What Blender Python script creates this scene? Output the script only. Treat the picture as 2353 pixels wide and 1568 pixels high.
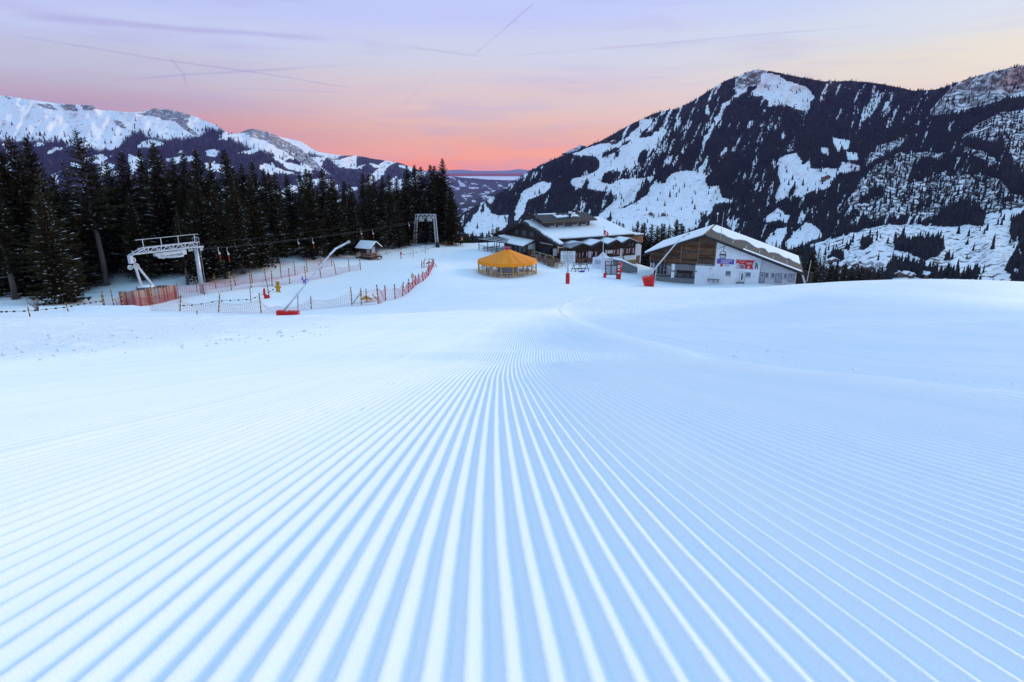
import bpy, bmesh, math, random
import numpy as np
from mathutils import Vector, Matrix

for o in list(bpy.data.objects):
    bpy.data.objects.remove(o)
scene = bpy.context.scene
COL = scene.collection
R = math.radians
random.seed(7)
RNG = np.random.default_rng(11)

# ------------------------------------------------------------------ camera
PITCH = R(16.3)
FOC = 1346.0                       # focal length in units of a 2353 wide frame
cam_d = bpy.data.cameras.new('camera')
cam_d.sensor_width = 36.0
cam_d.lens = FOC / 2353.0 * 36.0
cam_d.clip_start = 0.05
cam_d.clip_end = 80000
cam = bpy.data.objects.new('camera', cam_d)
COL.objects.link(cam)
cam.location = (0, 0, 0)
cam.rotation_euler = (math.pi / 2 - PITCH, 0, 0)
scene.camera = cam
scene.render.resolution_x, scene.render.resolution_y = 1024, 682

# ------------------------------------------------------------------ render / exposure
scene.render.engine = 'CYCLES'
cy = scene.cycles
cy.max_bounces = 5
cy.diffuse_bounces = 3
cy.glossy_bounces = 2
cy.transmission_bounces = 4
cy.volume_bounces = 0
cy.transparent_max_bounces = 12
cy.caustics_reflective = False
cy.caustics_refractive = False
cy.use_denoising = True
scene.view_settings.view_transform = 'Standard'
scene.view_settings.look = 'None'
scene.view_settings.exposure = 0.25
scene.view_settings.gamma = 1.0
scene.view_settings.use_curve_mapping = False

# ------------------------------------------------------------------ directions seen in the photograph
def ray(px, py):
    a = (px - 1176.5) / FOC
    b = -(py - 784.0) / FOC
    c, s = math.cos(PITCH), math.sin(PITCH)
    return np.array([a, c + b * s, -s + b * c])
def at(px, py, Y):
    r = ray(px, py)
    return r * (Y / r[1])
def lin(r, g, b):
    f = lambda v: (v / 255) / 12.92 if v / 255 <= .04045 else ((v / 255 + .055) / 1.055) ** 2.4
    return (f(r), f(g), f(b), 1.0)

# ------------------------------------------------------------------ sun: low, very soft, from the right
SUN_AZ, SUN_EL = 50.0, 15.0        # degrees clockwise from straight ahead (+Y), above the horizon
sd = bpy.data.lights.new('sun', 'SUN')
sd.energy = 1.5
sd.angle = R(14)
sd.color = (1.0, 0.83, 0.62)
sun = bpy.data.objects.new('sun', sd)
COL.objects.link(sun)
_d = Vector((math.sin(R(SUN_AZ)) * math.cos(R(SUN_EL)), math.cos(R(SUN_AZ)) * math.cos(R(SUN_EL)), math.sin(R(SUN_EL))))
sun.rotation_euler = (-_d).to_track_quat('-Z', 'Y').to_euler()
sun.location = (60, 0, 60)

# ------------------------------------------------------------------ world: twilight sky
world = bpy.data.worlds.new('World')
scene.world = world
world.use_nodes = True
wn = world.node_tree
for n in list(wn.nodes):
    wn.nodes.remove(n)
WL = wn.links.new
def wnode(t, **k):
    n = wn.nodes.new(t)
    for a, v in k.items():
        setattr(n, a, v)
    return n
def wmath(op, a, b=None, c=None, clamp=False):
    n = wnode('ShaderNodeMath', operation=op, use_clamp=clamp)
    for i, v in enumerate((a, b, c)):
        if v is None:
            continue
        if isinstance(v, (int, float)):
            n.inputs[i].default_value = v
        else:
            WL(v, n.inputs[i])
    return n.outputs[0]
def wsmooth(v, lo, hi):
    n = wnode('ShaderNodeMapRange', interpolation_type='SMOOTHSTEP')
    WL(v, n.inputs['Value'])
    n.inputs['From Min'].default_value = lo
    n.inputs['From Max'].default_value = hi
    return n.outputs[0]
tc = wnode('ShaderNodeTexCoord')
nrm = wnode('ShaderNodeVectorMath', operation='NORMALIZE')
WL(tc.outputs['Generated'], nrm.inputs[0])
DIR = nrm.outputs[0]
sep = wnode('ShaderNodeSeparateXYZ')
WL(DIR, sep.inputs[0])
# soft horizontal banding so the bands of colour are not ruler straight
nb = wnode('ShaderNodeTexNoise')
mpb = wnode('ShaderNodeMapping')
mpb.inputs['Scale'].default_value = (1.6, 1.6, 16)
WL(DIR, mpb.inputs[0]); WL(mpb.outputs[0], nb.inputs['Vector'])
nb.inputs['Scale'].default_value = 1.5
nb.inputs['Detail'].default_value = 2
zz = wmath('ADD', sep.outputs['Z'], wmath('MULTIPLY', wmath('SUBTRACT', nb.outputs[0], .5), .05))
zz = wmath('MAXIMUM', zz, 0.0)
def ramp(stops):
    r = wnode('ShaderNodeValToRGB')
    r.color_ramp.interpolation = 'EASE'
    el = r.color_ramp.elements
    while len(el) > 1:
        el.remove(el[-1])
    el[0].position, el[0].color = stops[0]
    for p, c in stops[1:]:
        e = el.new(p); e.color = c
    WL(zz, r.inputs[0])
    return r.outputs[0]
ZEN = (.37, .71, .99, 1)
TOP = (.42, .60, .94, 1)
ramp_c = ramp([(0, (1.15, .29, .09, 1)), (.022, (1.15, .40, .12, 1)), (.062, (.95, .50, .25, 1)), (.105, (.72, .54, .48, 1)),
               (.160, (.58, .59, .68, 1)), (.225, (.48, .53, .82, 1)), (.45, TOP), (1.0, ZEN)])
ramp_r = ramp([(0, lin(240, 160, 112)), (.03, lin(235, 176, 138)), (.08, lin(228, 200, 166)), (.14, lin(218, 208, 184)),
               (.185, lin(200, 208, 214)), (.24, lin(182, 196, 230)), (.45, TOP), (1.0, ZEN)])
ramp_l = ramp([(0, lin(220, 116, 110)), (.04, lin(205, 132, 126)), (.09, lin(184, 150, 160)), (.13, lin(186, 186, 202)),
               (.18, lin(188, 196, 228)), (.24, lin(178, 188, 232)), (.45, TOP), (1.0, ZEN)])
def wmix(f, a, b, mode='MIX'):
    n = wnode('ShaderNodeMix', data_type='RGBA', blend_type=mode)
    if isinstance(f, (int, float)):
        n.inputs[0].default_value = f
    else:
        WL(f, n.inputs[0])
    WL(a, n.inputs[6])
    if isinstance(b, tuple):
        n.inputs[7].default_value = b
    else:
        WL(b, n.inputs[7])
    return n.outputs[2]
az = wmath('DIVIDE', sep.outputs['X'], wmath('SQRT', wmath('SUBTRACT', 1.0001, wmath('MULTIPLY', sep.outputs['Z'], sep.outputs['Z']))))
sky = wmix(wsmooth(az, .05, .62), ramp_c, ramp_r)
sky = wmix(wsmooth(wmath('MULTIPLY', az, -1.0), .12, .62), sky, ramp_l)
# thin high cloud
nc = wnode('ShaderNodeTexNoise')
mpc = wnode('ShaderNodeMapping')
mpc.inputs['Scale'].default_value = (2.2, 2.2, 22)
mpc.inputs['Rotation'].default_value = (.05, .07, 0)
WL(DIR, mpc.inputs[0]); WL(mpc.outputs[0], nc.inputs['Vector'])
nc.inputs['Scale'].default_value = 2.2
nc.inputs['Detail'].default_value = 4
nc.inputs['Roughness'].default_value = .6
cl = wmath('MULTIPLY', wsmooth(nc.outputs[0], .46, .76), .36)
sky = wmix(cl, sky, lin(172, 164, 206))
# old vapour trails: bands round great circles
wobv = wmath('SUBTRACT', nb.outputs[0], .5)
fragv = wsmooth(nc.outputs[0], .28, .55)
for (a, b, w, k, wb) in [((0, 74), (840, 206), .0017, .38, .012), ((230, 186), (900, 138), .0026, .30, .016), ((412, 128), (430, 204), .0028, .30, .05),
                         ((1085, 127), (1235, 2), .0016, .42, .006), ((940, 106), (1110, 128), .0022, .26, .01), ((1110, 130), (2100, 52), .0020, .22, .014),
                         ((0, 36), (760, 92), .0065, .30, .03), ((520, 204), (800, 212), .0016, .24, .008), ((905, 262), (1010, 160), .0009, .26, .002)]:
    A, B = ray(*a), ray(*b)
    A, B = A / np.linalg.norm(A), B / np.linalg.norm(B)
    nn = np.cross(A, B); nn /= np.linalg.norm(nn)
    mid = (A + B); mid /= np.linalg.norm(mid)
    tang = np.cross(nn, mid)
    half = abs(float(np.dot(A, tang)))
    def dot(v):
        d = wnode('ShaderNodeVectorMath', operation='DOT_PRODUCT')
        WL(DIR, d.inputs[0]); d.inputs[1].default_value = tuple(float(x) for x in v)
        return d.outputs['Value']
    across = wmath('ABSOLUTE', wmath('ADD', dot(nn), wmath('MULTIPLY', wobv, wb)))
    m = wsmooth(across, w, w * .15)
    al = wmath('ABSOLUTE', dot(tang))
    m = wmath('MULTIPLY', m, wsmooth(al, half * 1.08, half * .70))
    m = wmath('MULTIPLY', wmath('MULTIPLY', m, fragv), k * 1.1)
    sky = wmix(m, sky, lin(150, 138, 190))
nish = wnode('ShaderNodeTexSky', sky_type='NISHITA', sun_disc=False)
nish.sun_elevation = R(SUN_EL)
nish.sun_rotation = R(SUN_AZ)
nish.altitude = 1400
bg1 = wnode('ShaderNodeBackground'); bg1.inputs['Strength'].default_value = 0.97
WL(sky, bg1.inputs['Color'])
bg2 = wnode('ShaderNodeBackground'); bg2.inputs['Strength'].default_value = 0.012
WL(nish.outputs[0], bg2.inputs['Color'])
addn = wnode('ShaderNodeAddShader')
WL(bg1.outputs[0], addn.inputs[0]); WL(bg2.outputs[0], addn.inputs[1])
wout = wnode('ShaderNodeOutputWorld')
WL(addn.outputs[0], wout.inputs['Surface'])

# ------------------------------------------------------------------ helpers
def make_mesh(name, V, F, smooth=False):
    me = bpy.data.meshes.new(name)
    me.from_pydata([tuple(map(float, v)) for v in V], [], [tuple(int(i) for i in f) for f in F])
    if smooth:
        me.polygons.foreach_set('use_smooth', [True] * len(me.polygons))
    me.update()
    return me
def np_mesh(name, V, F, smooth=False):
    """V (n,3) array, F (m,k) array with constant k"""
    V = np.asarray(V, dtype=np.float32); F = np.asarray(F, dtype=np.int32)
    me = bpy.data.meshes.new(name)
    k = F.shape[1]
    me.vertices.add(len(V)); me.vertices.foreach_set('co', V.ravel())
    me.loops.add(F.size); me.loops.foreach_set('vertex_index', F.ravel())
    me.polygons.add(len(F)); me.polygons.foreach_set('loop_start', np.arange(0, F.size, k, dtype=np.int32))
    me.polygons.foreach_set('loop_total', np.full(len(F), k, dtype=np.int32))
    if smooth:
        me.polygons.foreach_set('use_smooth', np.ones(len(F), dtype=bool))
    me.update(calc_edges=True)
    me.validate()
    return me
def attr(me, name, vals):
    a = me.attributes.new(name, 'FLOAT', 'POINT')
    a.data.foreach_set('value', np.asarray(vals, dtype=np.float32))
def link(name, me, mat=None, parent=None, loc=None):
    o = bpy.data.objects.new(name, me)
    COL.objects.link(o)
    if mat is not None and me is not None and len(me.materials) == 0:
        me.materials.append(mat)
    if parent is not None:
        o.parent = parent
    if loc is not None:
        o.location = loc
    return o
def tag(o, label, cat=None, group=None, kind=None):
    if label: o['label'] = label
    if cat: o['category'] = cat
    if group: o['group'] = group
    if kind: o['kind'] = kind
    return o
def empty(name, loc, label, cat, group=None, rz=0):
    o = bpy.data.objects.new(name, None)
    COL.objects.link(o)
    o.location = tuple(map(float, loc)); o.rotation_euler = (0, 0, rz)
    o.empty_display_size = .3
    return tag(o, label, cat, group)
class MB:
    """collects shapes into one mesh"""
    def __init__(s):
        s.V = []; s.F = []
    def add(s, V, F):
        n = len(s.V)
        s.V += [tuple(map(float, v)) for v in V]
        s.F += [tuple(n + i for i in f) for f in F]
        return s
    def box(s, c, size, rz=0, axes=None):
        c = np.array(c, float); hx, hy, hz = [v / 2 for v in size]
        if axes is None:
            ax = np.array([math.cos(rz), math.sin(rz), 0]); ay = np.array([-math.sin(rz), math.cos(rz), 0]); az_ = np.array([0, 0, 1.])
        else:
            ax, ay, az_ = [np.array(a, float) for a in axes]
        P = [c + ax * hx * i + ay * hy * j + az_ * hz * k for k in (-1, 1) for j in (-1, 1) for i in (-1, 1)]
        return s.add(P, [(0, 2, 3, 1), (4, 5, 7, 6), (0, 1, 5, 4), (2, 6, 7, 3), (0, 4, 6, 2), (1, 3, 7, 5)])
    def bar(s, p, q, w, d=None, up=(0, 0, 1)):
        """square bar from p to q"""
        p, q = np.array(p, float), np.array(q, float)
        z = q - p; L = np.linalg.norm(z)
        if L < 1e-6: return s
        z /= L; up = np.array(up, float)
        x = np.cross(up, z)
        if np.linalg.norm(x) < 1e-3: x = np.cross((1, 0, 0), z)
        x /= np.linalg.norm(x); y = np.cross(z, x)
        return s.box((p + q) / 2, (w, d or w, L), axes=(x, y, z))
    def tube(s, pts, r, n=8, r2=None, cap=True):
        pts = [np.array(p, float) for p in pts]
        m = len(pts); rings = []
        rr = [r + (r2 - r) * i / (m - 1) if r2 is not None else r for i in range(m)]
        V = []; F = []
        ref = np.array((0.03, 0.02, 1.0))
        for i, p in enumerate(pts):
            t = pts[min(i + 1, m - 1)] - pts[max(i - 1, 0)]; t /= (np.linalg.norm(t) + 1e-9)
            x = np.cross(ref, t)
            if np.linalg.norm(x) < .08: x = np.cross((1, 0, 0), t)
            x /= np.linalg.norm(x); y = np.cross(t, x)
            for k in range(n):
                a = 2 * math.pi * k / n
                V.append(p + (x * math.cos(a) + y * math.sin(a)) * rr[i])
        for i in range(m - 1):
            for k in range(n):
                a, b = i * n + k, i * n + (k + 1) % n
                F.append((a, b, b + n, a + n))
        if cap:
            F.append(tuple(range(n - 1, -1, -1))); F.append(tuple((m - 1) * n + k for k in range(n)))
        return s.add(V, F)
    def prism(s, poly, off):
        """flat polygon poly (3d points) extruded by vector off"""
        n = len(poly); off = np.array(off, float)
        V = [np.array(p, float) for p in poly] + [np.array(p, float) + off for p in poly]
        F = [tuple(range(n)), tuple(range(2 * n - 1, n - 1, -1))]
        F += [(i, i + n, (i + 1) % n + n, (i + 1) % n) for i in range(n)]
        return s.add(V, F)
    def ball(s, c, r, seg=10, rings=6, sc=(1, 1, 1)):
        V = []; F = []
        for i in range(rings + 1):
            t = math.pi * i / rings
            for k in range(seg):
                a = 2 * math.pi * k / seg
                V.append((c[0] + r * sc[0] * math.sin(t) * math.cos(a), c[1] + r * sc[1] * math.sin(t) * math.sin(a), c[2] + r * sc[2] * math.cos(t)))
        for i in range(rings):
            for k in range(seg):
                F.append((i * seg + k, (i + 1) * seg + k, (i + 1) * seg + (k + 1) % seg, i * seg + (k + 1) % seg))
        return s.add(V, F)
    def build(s, name, mat, parent=None, smooth=False, local=True):
        """mesh coordinates are world coordinates; under a parent they are made relative to it"""
        V = s.V
        if parent is not None and local:
            root = parent
            M = Matrix.Identity(4)
            chain = []
            while root is not None:
                chain.append(root); root = root.parent
            for r_ in reversed(chain):
                M = M @ (Matrix.Translation(r_.location) @ r_.rotation_euler.to_matrix().to_4x4())
            Mi = M.inverted()
            V = [tuple(Mi @ Vector(v)) for v in V]
            o = link(name, make_mesh(name, V, s.F, smooth), mat, parent)
        elif parent is not None:
            o = link(name, make_mesh(name, V, s.F, smooth), mat, parent)
        else:
            c = np.array(V); c0 = np.array([(c[:, 0].min() + c[:, 0].max()) / 2, (c[:, 1].min() + c[:, 1].max()) / 2, c[:, 2].min()])
            o = link(name, make_mesh(name, c - c0, s.F, smooth), mat, None, tuple(float(v) for v in c0))
        return o
def copy_tree(o, parent=None):
    c = o.copy(); COL.objects.link(c); c.parent = parent
    for ch in list(o.children):
        copy_tree(ch, c)
    return c

# ------------------------------------------------------------------ noise on arrays
def _hash(ix, iy, seed):
    n = (ix.astype(np.int64) * 374761393 + iy.astype(np.int64) * 668265263 + seed * 1442695041) & 0xffffffff
    n = ((n ^ (n >> 13)) * 1274126177) & 0xffffffff
    return ((n ^ (n >> 16)) & 0xffffff) / float(0xffffff)
def vnoise(x, y, seed=0):
    x = np.asarray(x, float); y = np.asarray(y, float)
    ix, iy = np.floor(x), np.floor(y); fx, fy = x - ix, y - iy
    fx = fx * fx * (3 - 2 * fx); fy = fy * fy * (3 - 2 * fy)
    a, b = _hash(ix, iy, seed), _hash(ix + 1, iy, seed); c, d = _hash(ix, iy + 1, seed), _hash(ix + 1, iy + 1, seed)
    return (a * (1 - fx) + b * fx) * (1 - fy) + (c * (1 - fx) + d * fx) * fy
def fbm(x, y, oct=4, seed=0):
    v = 0; a = .5; t = 0
    for i in range(oct):
        v = v + a * vnoise(np.asarray(x) * 2 ** i, np.asarray(y) * 2 ** i, seed + i * 17); t += a; a *= .5
    return v / t - .5
def sstep(lo, hi, v):
    t = np.clip((np.asarray(v, float) - lo) / (hi - lo), 0, 1)
    return t * t * (3 - 2 * t)
def inpoly(x, y, poly):
    r = np.zeros(np.shape(x), bool); n = len(poly)
    for i in range(n):
        x1, y1 = poly[i]; x2, y2 = poly[(i + 1) % n]
        if y1 == y2: continue
        c = ((y1 > y) != (y2 > y)) & (x < (x2 - x1) * (y - y1) / (y2 - y1) + x1)
        r ^= c
    return r

# ------------------------------------------------------------------ materials
MATS = {}
def mat(name, col, rough=.6, metal=0., noise=None, scale=8., bump=0., spec=.3, stretch=(1, 1, 1), coord='Object', contrast=(.35, .65), bscale=None):
    """Principled material; noise = second colour mixed in by a noise texture"""
    if name in MATS: return MATS[name]
    m = bpy.data.materials.new(name); m.use_nodes = True
    nt = m.node_tree; b = nt.nodes['Principled BSDF']
    b.inputs['Base Color'].default_value = (*col[:3], 1)
    b.inputs['Roughness'].default_value = rough
    b.inputs['Metallic'].default_value = metal
    b.inputs['Specular IOR Level'].default_value = spec
    if noise is not None or bump:
        t = nt.nodes.new('ShaderNodeTexCoord'); mp = nt.nodes.new('ShaderNodeMapping')
        mp.inputs['Scale'].default_value = stretch
        n = nt.nodes.new('ShaderNodeTexNoise'); n.inputs['Scale'].default_value = scale; n.inputs['Detail'].default_value = 5
        nt.links.new(t.outputs[coord], mp.inputs[0]); nt.links.new(mp.outputs[0], n.inputs['Vector'])
        if noise is not None:
            mr = nt.nodes.new('ShaderNodeMapRange'); mr.inputs['From Min'].default_value = contrast[0]; mr.inputs['From Max'].default_value = contrast[1]
            nt.links.new(n.outputs[0], mr.inputs[0])
            mx = nt.nodes.new('ShaderNodeMix'); mx.data_type = 'RGBA'
            mx.inputs[6].default_value = (*col[:3], 1); mx.inputs[7].default_value = (*noise[:3], 1)
            nt.links.new(mr.outputs[0], mx.inputs[0]); nt.links.new(mx.outputs[2], b.inputs['Base Color'])
        if bump:
            bn = nt.nodes.new('ShaderNodeBump'); bn.inputs['Strength'].default_value = bump; bn.inputs['Distance'].default_value = .02
            nt.links.new(n.outputs[0], bn.inputs['Height']); nt.links.new(bn.outputs[0], b.inputs['Normal'])
    MATS[name] = m
    return m
# ================================================================== THE GROUND: one snow sheet
H_CAM = 0.40
GS = 0.046                                   # spacing of the groomer's grooves
# centre-line profile of the piste: (distance, row in the photograph)
SL = .2860
_prof = [(-30, -H_CAM + SL * 30), (-5, -H_CAM + SL * 5), (0, -H_CAM), (4, -H_CAM - SL * 4), (7, -2.380), (9.3, -2.965), (12.6, -3.72),
         (17.5, -4.81), (25, -6.41), (35, -8.55), (48, -10.85), (62, -13.1), (80, -15.6)]
_px_, _pz_ = np.array(_prof).T
def pchip(xs, ys):
    h = np.diff(xs); d = np.diff(ys) / h; m = np.zeros(len(xs))
    for i in range(1, len(xs) - 1):
        if d[i - 1] * d[i] > 0:
            w1 = 2 * h[i] + h[i - 1]; w2 = h[i] + 2 * h[i - 1]
            m[i] = (w1 + w2) / (w1 / d[i - 1] + w2 / d[i])
    m[0], m[-1] = d[0], d[-1]
    def f(x):
        x = np.clip(np.asarray(x, float), xs[0], xs[-1])
        i = np.clip(np.searchsorted(xs, x) - 1, 0, len(xs) - 2)
        t = (x - xs[i]) / h[i]
        return ((1 + 2 * t) * (1 - t) ** 2) * ys[i] + t * (1 - t) ** 2 * h[i] * m[i] + t * t * (3 - 2 * t) * ys[i + 1] + t * t * (t - 1) * h[i] * m[i + 1]
    return f
prof = pchip(_px_, _pz_)
_bench = pchip(np.array([-30, 6.2, 8.3, 9.5, 11.5, 14, 80.]), np.array([0, 0, -.035, .042, .035, 0, 0.]))

CP = [(0, 732, 50), (350, 731, 52), (660, 722, 60), (700, 729, 48), (350, 709, 62), (240, 700, 65), (410, 690, 70), (465, 673, 73), (250, 668, 76),
      (100, 672, 77), (0, 690, 66), (180, 697, 66), (640, 671, 79), (700, 652, 84), (755, 636, 90), (830, 619, 96), (848, 594, 108), (690, 587, 102),
      (600, 618, 88), (880, 584, 115), (955, 563, 130), (1006, 572, 125), (1060, 561, 138), (985, 610, 98), (970, 660, 79), (870, 696, 67),
      (1098, 633, 98), (1165, 643, 95), (1232, 633, 98), (1303, 653, 84), (1300, 601, 118), (1390, 643, 94), (1490, 661, 86), (1470, 612, 124),
      (1500, 642, 108), (1600, 653, 103), (1100, 568, 136), (1000, 687, 66), (1100, 676, 69), (1200, 673, 69), (1300, 690, 56), (1150, 700, 48),
      (1150, 680, 62), (900, 722, 47), (1150, 739, 25), (700, 739, 25), (200, 739, 25),
      (2353, 790, 11.5), (2353, 745, 18), (2353, 700, 26), (2353, 653, 38), (2000, 775, 14), (2000, 735, 22), (2000, 690, 34), (2000, 644, 50),
      (2150, 641, 45), (1850, 653, 63), (1700, 768, 16), (1700, 735, 26), (1700, 695, 42), (1700, 667, 66), (1450, 752, 22), (1450, 715, 38),
      (1450, 690, 52), (1450, 667, 76), (-300, 737, 27), (-400, 700, 60), (2700, 690, 30), (2800, 670, 33)]
_P = [at(*c) for c in CP]
for X in (-40, -25, -12, 0):
    for Y in (22, 28):
        _P.append(np.array([X, Y, float(prof(Y))]))
for X, Y in ((4, 8), (10, 8), (16, 8), (4, 14), (9, 12), (3, 20), (2, 28), (-10, 12), (20, 6), (-14, 33), (-4, 38)):
    _P.append(np.array([X, Y, float(prof(Y))]))
_P += [np.array(p, float) for p in [(-60, 172, -34), (0, 178, -42), (60, 168, -46), (-160, 150, -26), (-170, 90, -15), (120, 150, -52), (45, 92, -18.2), (62, 100, -24),
       (72, 74, -24), (62, 48, -15), (95, 42, -24), (120, 95, -52), (210, 60, -80), (160, 210, -100), (0, 270, -105), (-150, 260, -75), (-260, 130, -28),
       (-300, 40, -10), (-60, 120, -14.5), (-80, 100, -14), (-100, 130, -19), (-30, 150, -19), (0, 148, -17.5), (24, 150, -23), (45, 140, -31), (56, 122, -27), (50, 108, -19.5), (36, 140, -25)]]
_P = np.array(_P)
def _k(r2):
    return .5 * r2 * np.log(r2 + 1e-9)
def _tps(P, lam=.4):
    n = len(P); xy = P[:, :2] / 50.0
    K = _k(((xy[:, None] - xy[None]) ** 2).sum(-1)) + np.eye(n) * lam * 1e-2
    Q = np.hstack([np.ones((n, 1)), xy])
    A = np.zeros((n + 3, n + 3)); A[:n, :n] = K; A[:n, n:] = Q; A[n:, :n] = Q.T
    b = np.zeros(n + 3); b[:n] = P[:, 2]
    return xy, np.linalg.solve(A, b)
_txy, _tw = _tps(_P)
def tps(X, Y):
    x = np.asarray(X, float) / 50; y = np.asarray(Y, float) / 50
    v = _tw[-3] + _tw[-2] * x + _tw[-1] * y
    for (a, b), w in zip(_txy, _tw[:-3]):
        v = v + w * _k((x - a) ** 2 + (y - b) ** 2)
    return v
def gz(X, Y):
    X = np.asarray(X, float); Y = np.asarray(Y, float)
    rt = sstep(3, 14, X); n = prof(Y) + _bench(Y) * np.exp(-(X / 5.5) ** 2); w = np.clip((Y - (19 - 12 * rt)) / (15 - 2 * rt), 0, 1); w = w * w * (3 - 2 * w)
    f = tps(X, np.maximum(Y, 6))
    return n * (1 - w) + f * w
def G(px, py, y0=3.0, y1=240.0):
    """where the line of sight through a pixel meets the snow"""
    r = ray(px, py); Ys = np.geomspace(y0, y1, 900)
    T = Ys / r[1]
    d = T * r[2] - gz(T * r[0], Ys)
    i = int(np.argmax(d < 0)) if (d < 0).any() else len(Ys) - 1
    if i == 0: return r * T[0]
    k = d[i - 1] / (d[i - 1] - d[i])
    t = T[i - 1] + (T[i] - T[i - 1]) * k
    p = r * t
    p[2] = float(gz(p[0], p[1]))
    return p
# --- groove path and the berm that closes the freshly groomed strip on the right
_wp = pchip(np.array([-30, 0, .5, 1, 2.5, 4, 5.5, 7.4, 8.2, 10, 15, 20, 24, 31, 38, 48, 64, 120.]), np.array([1.4, 0, -.0235, -.05, -.10, -.135, -.165, -.168, -.16, -.08, 0, .12, .4, 1.06, 2.2, 4.5, 9, 20.]))
def wpath(Y):
    Y = np.asarray(Y, float)
    return _wp(Y)
BERM = np.array([G(px, py)[:2] for px, py in [(2600, 965), (2350, 930), (2150, 905), (1900, 872), (1690, 845), (1550, 812), (1430, 780), (1340, 752), (1295, 728), (1284, 714), (1296, 698), (1350, 684), (1440, 675), (1560, 668)]])
ROUGH = np.array([G(px, py)[:2] for px, py in [(-500, 905), (-200, 870), (0, 842), (300, 812), (560, 790), (760, 768)]])
def seg_dist(X, Y, PL):
    """signed distance to a polyline, + on its right hand side going away"""
    X = np.asarray(X, float); Y = np.asarray(Y, float)
    best = np.full(X.shape, 1e9); sg = np.ones(X.shape)
    for a, b in zip(PL[:-1], PL[1:]):
        d = b - a; L2 = (d ** 2).sum()
        t = np.clip(((X - a[0]) * d[0] + (Y - a[1]) * d[1]) / L2, 0, 1)
        dx, dy = X - a[0] - t * d[0], Y - a[1] - t * d[1]
        q = np.hypot(dx, dy); c = d[0] * dy - d[1] * dx
        m = q < best
        best = np.where(m, q, best); sg = np.where(m, np.where(c < 0, 1., -1.), sg)
    return best * sg
def detail(X, Y):
    """height added by grooves, berm and rough snow; returns dz, groove coordinate, amplitude, roughness"""
    u = X - wpath(Y)
    sb = seg_dist(X, Y, BERM)                      # >0 beyond the berm
    beyond = (sb > 0) & (X > 0)
    srr = seg_dist(X, Y, ROUGH)
    rough = sstep(0, 1.2, -srr) * (X < -4) * (Y < 40) * sstep(46, 34, Y) * sstep(-3, -12, X)
    edge = np.minimum(np.minimum(np.abs(u + 1.55), np.abs(u + 2.75)), np.minimum(np.abs(u + 6.4), np.abs(u - 6.2)))      # seams between two passes of the groomer
    amp = np.where(beyond, .62, 1.0) * (1 - .96 * rough) * (1 - .25 * sstep(-1.4, -1.7, u) - .15 * sstep(-2.6, -2.9, u))
    uu = np.where(beyond, sb + 200., u)
    amp = amp * (.86 + .28 * vnoise(X * .7, Y * .25, 3))
    bw = .13 + .012 * np.clip(Y, 0, 45); berm = .046 * np.exp(-(sb / bw) ** 2) * (.6 + .8 * vnoise(X * 1.6, Y * 1.6, 5)) * (Y < 70) + .02 * np.exp(-(sb / .55) ** 2) * (Y < 70)
    seam = .009 * np.exp(-(edge / .055) ** 2) * (.6 + .6 * vnoise(X * 2, Y * 2, 9)) - .006 * np.exp(-((edge - .10) / .06) ** 2)
    lump = rough * (.14 * fbm(X * .55, Y * 1.3, 4, 21) + .35 * np.maximum(fbm(X * 1.9, Y * 1.9, 3, 31) - .12, 0))
    wave = .05 * fbm(X * .12, Y * .18, 3, 41) * sstep(2, 12, Y)
    mound = np.exp(-(((X + 42.5) / 7.0) ** 2 + ((Y - 60.5) / 1.6) ** 2)) * (.45 + .55 * fbm(X * .9, Y * .9, 4, 71))
    powder = np.maximum(np.exp(-(sb / (bw * 1.15)) ** 2) * (Y < 60) * (.6 + .4 * vnoise(X * 3, Y * 3, 6)), .5 * rough)
    return berm + seam + lump + wave + mound, u, amp, rough, uu, powder
def groove(u, X=None, Y=None):
    p = (u / GS) % 1.0
    l = np.clip(p / .33, 0, 1); r = np.clip(1 - (p - .49) / .51, 0, 1)      # left flank, rounded crest, hollow right flank
    return np.where(p < .33, .6 * l ** 1.8 + .4 * l * l * (3 - 2 * l), np.where(p < .49, 1 + .05 * np.sin(np.clip((p - .33) / .16, 0, 1) * math.pi), .75 * r ** 2.4 + .25 * r * r * (3 - 2 * r)))
GA = .0150
verts = []; faces = []; a_u = []; a_uu = []; a_pw = []; a_amp = []; a_r = []; a_far = []
base = 0
def band(ys, us, geo, sink_first=False):
    global base
    Yg, Ug = np.meshgrid(ys, us, indexing='ij')
    Xg = Ug + wpath(Yg)
    z = gz(Xg, Yg)
    dz, u, amp, rough, uu, pw = detail(Xg, Yg); a_pw.append(pw.ravel())
    z = z + dz
    if geo:
        jit = .0016 * (vnoise(Xg * 26, Yg * 9, 77) - .5) + .0010 * (vnoise(Xg * 70, Yg * 60, 78) - .5)
        dents = vnoise(Xg * 6.5, Yg * 3.2, 79); nick = .006 * sstep(.90, .97, dents)
        z = z + GA * amp * groove(u) * sstep(47, 34, Yg) * sstep(25, 17, np.abs(u) * (Yg > 19)) + jit - nick
    if sink_first: z[0] -= np.where(np.abs(Ug[0]) < sink_first, .02, 0.)
    n, m = Xg.shape
    verts.append(np.stack([Xg, Yg, z], -1).reshape(-1, 3))
    i = np.arange(n * m).reshape(n, m) + base
    faces.append(np.stack([i[:-1, :-1], i[:-1, 1:], i[1:, 1:], i[1:, :-1]], -1).reshape(-1, 4))
    a_u.append(u.ravel()); a_uu.append(uu.ravel()); a_amp.append(amp.ravel()); a_r.append(rough.ravel())
    a_far.append((sstep(14, 34, Yg) * .8).ravel())
    base += n * m
def cols(half, ph):
    k = np.arange(-int(half / GS), int(half / GS) + 1)
    return ((k[:, None] + np.array(ph)[None]) * GS).ravel()
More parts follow.
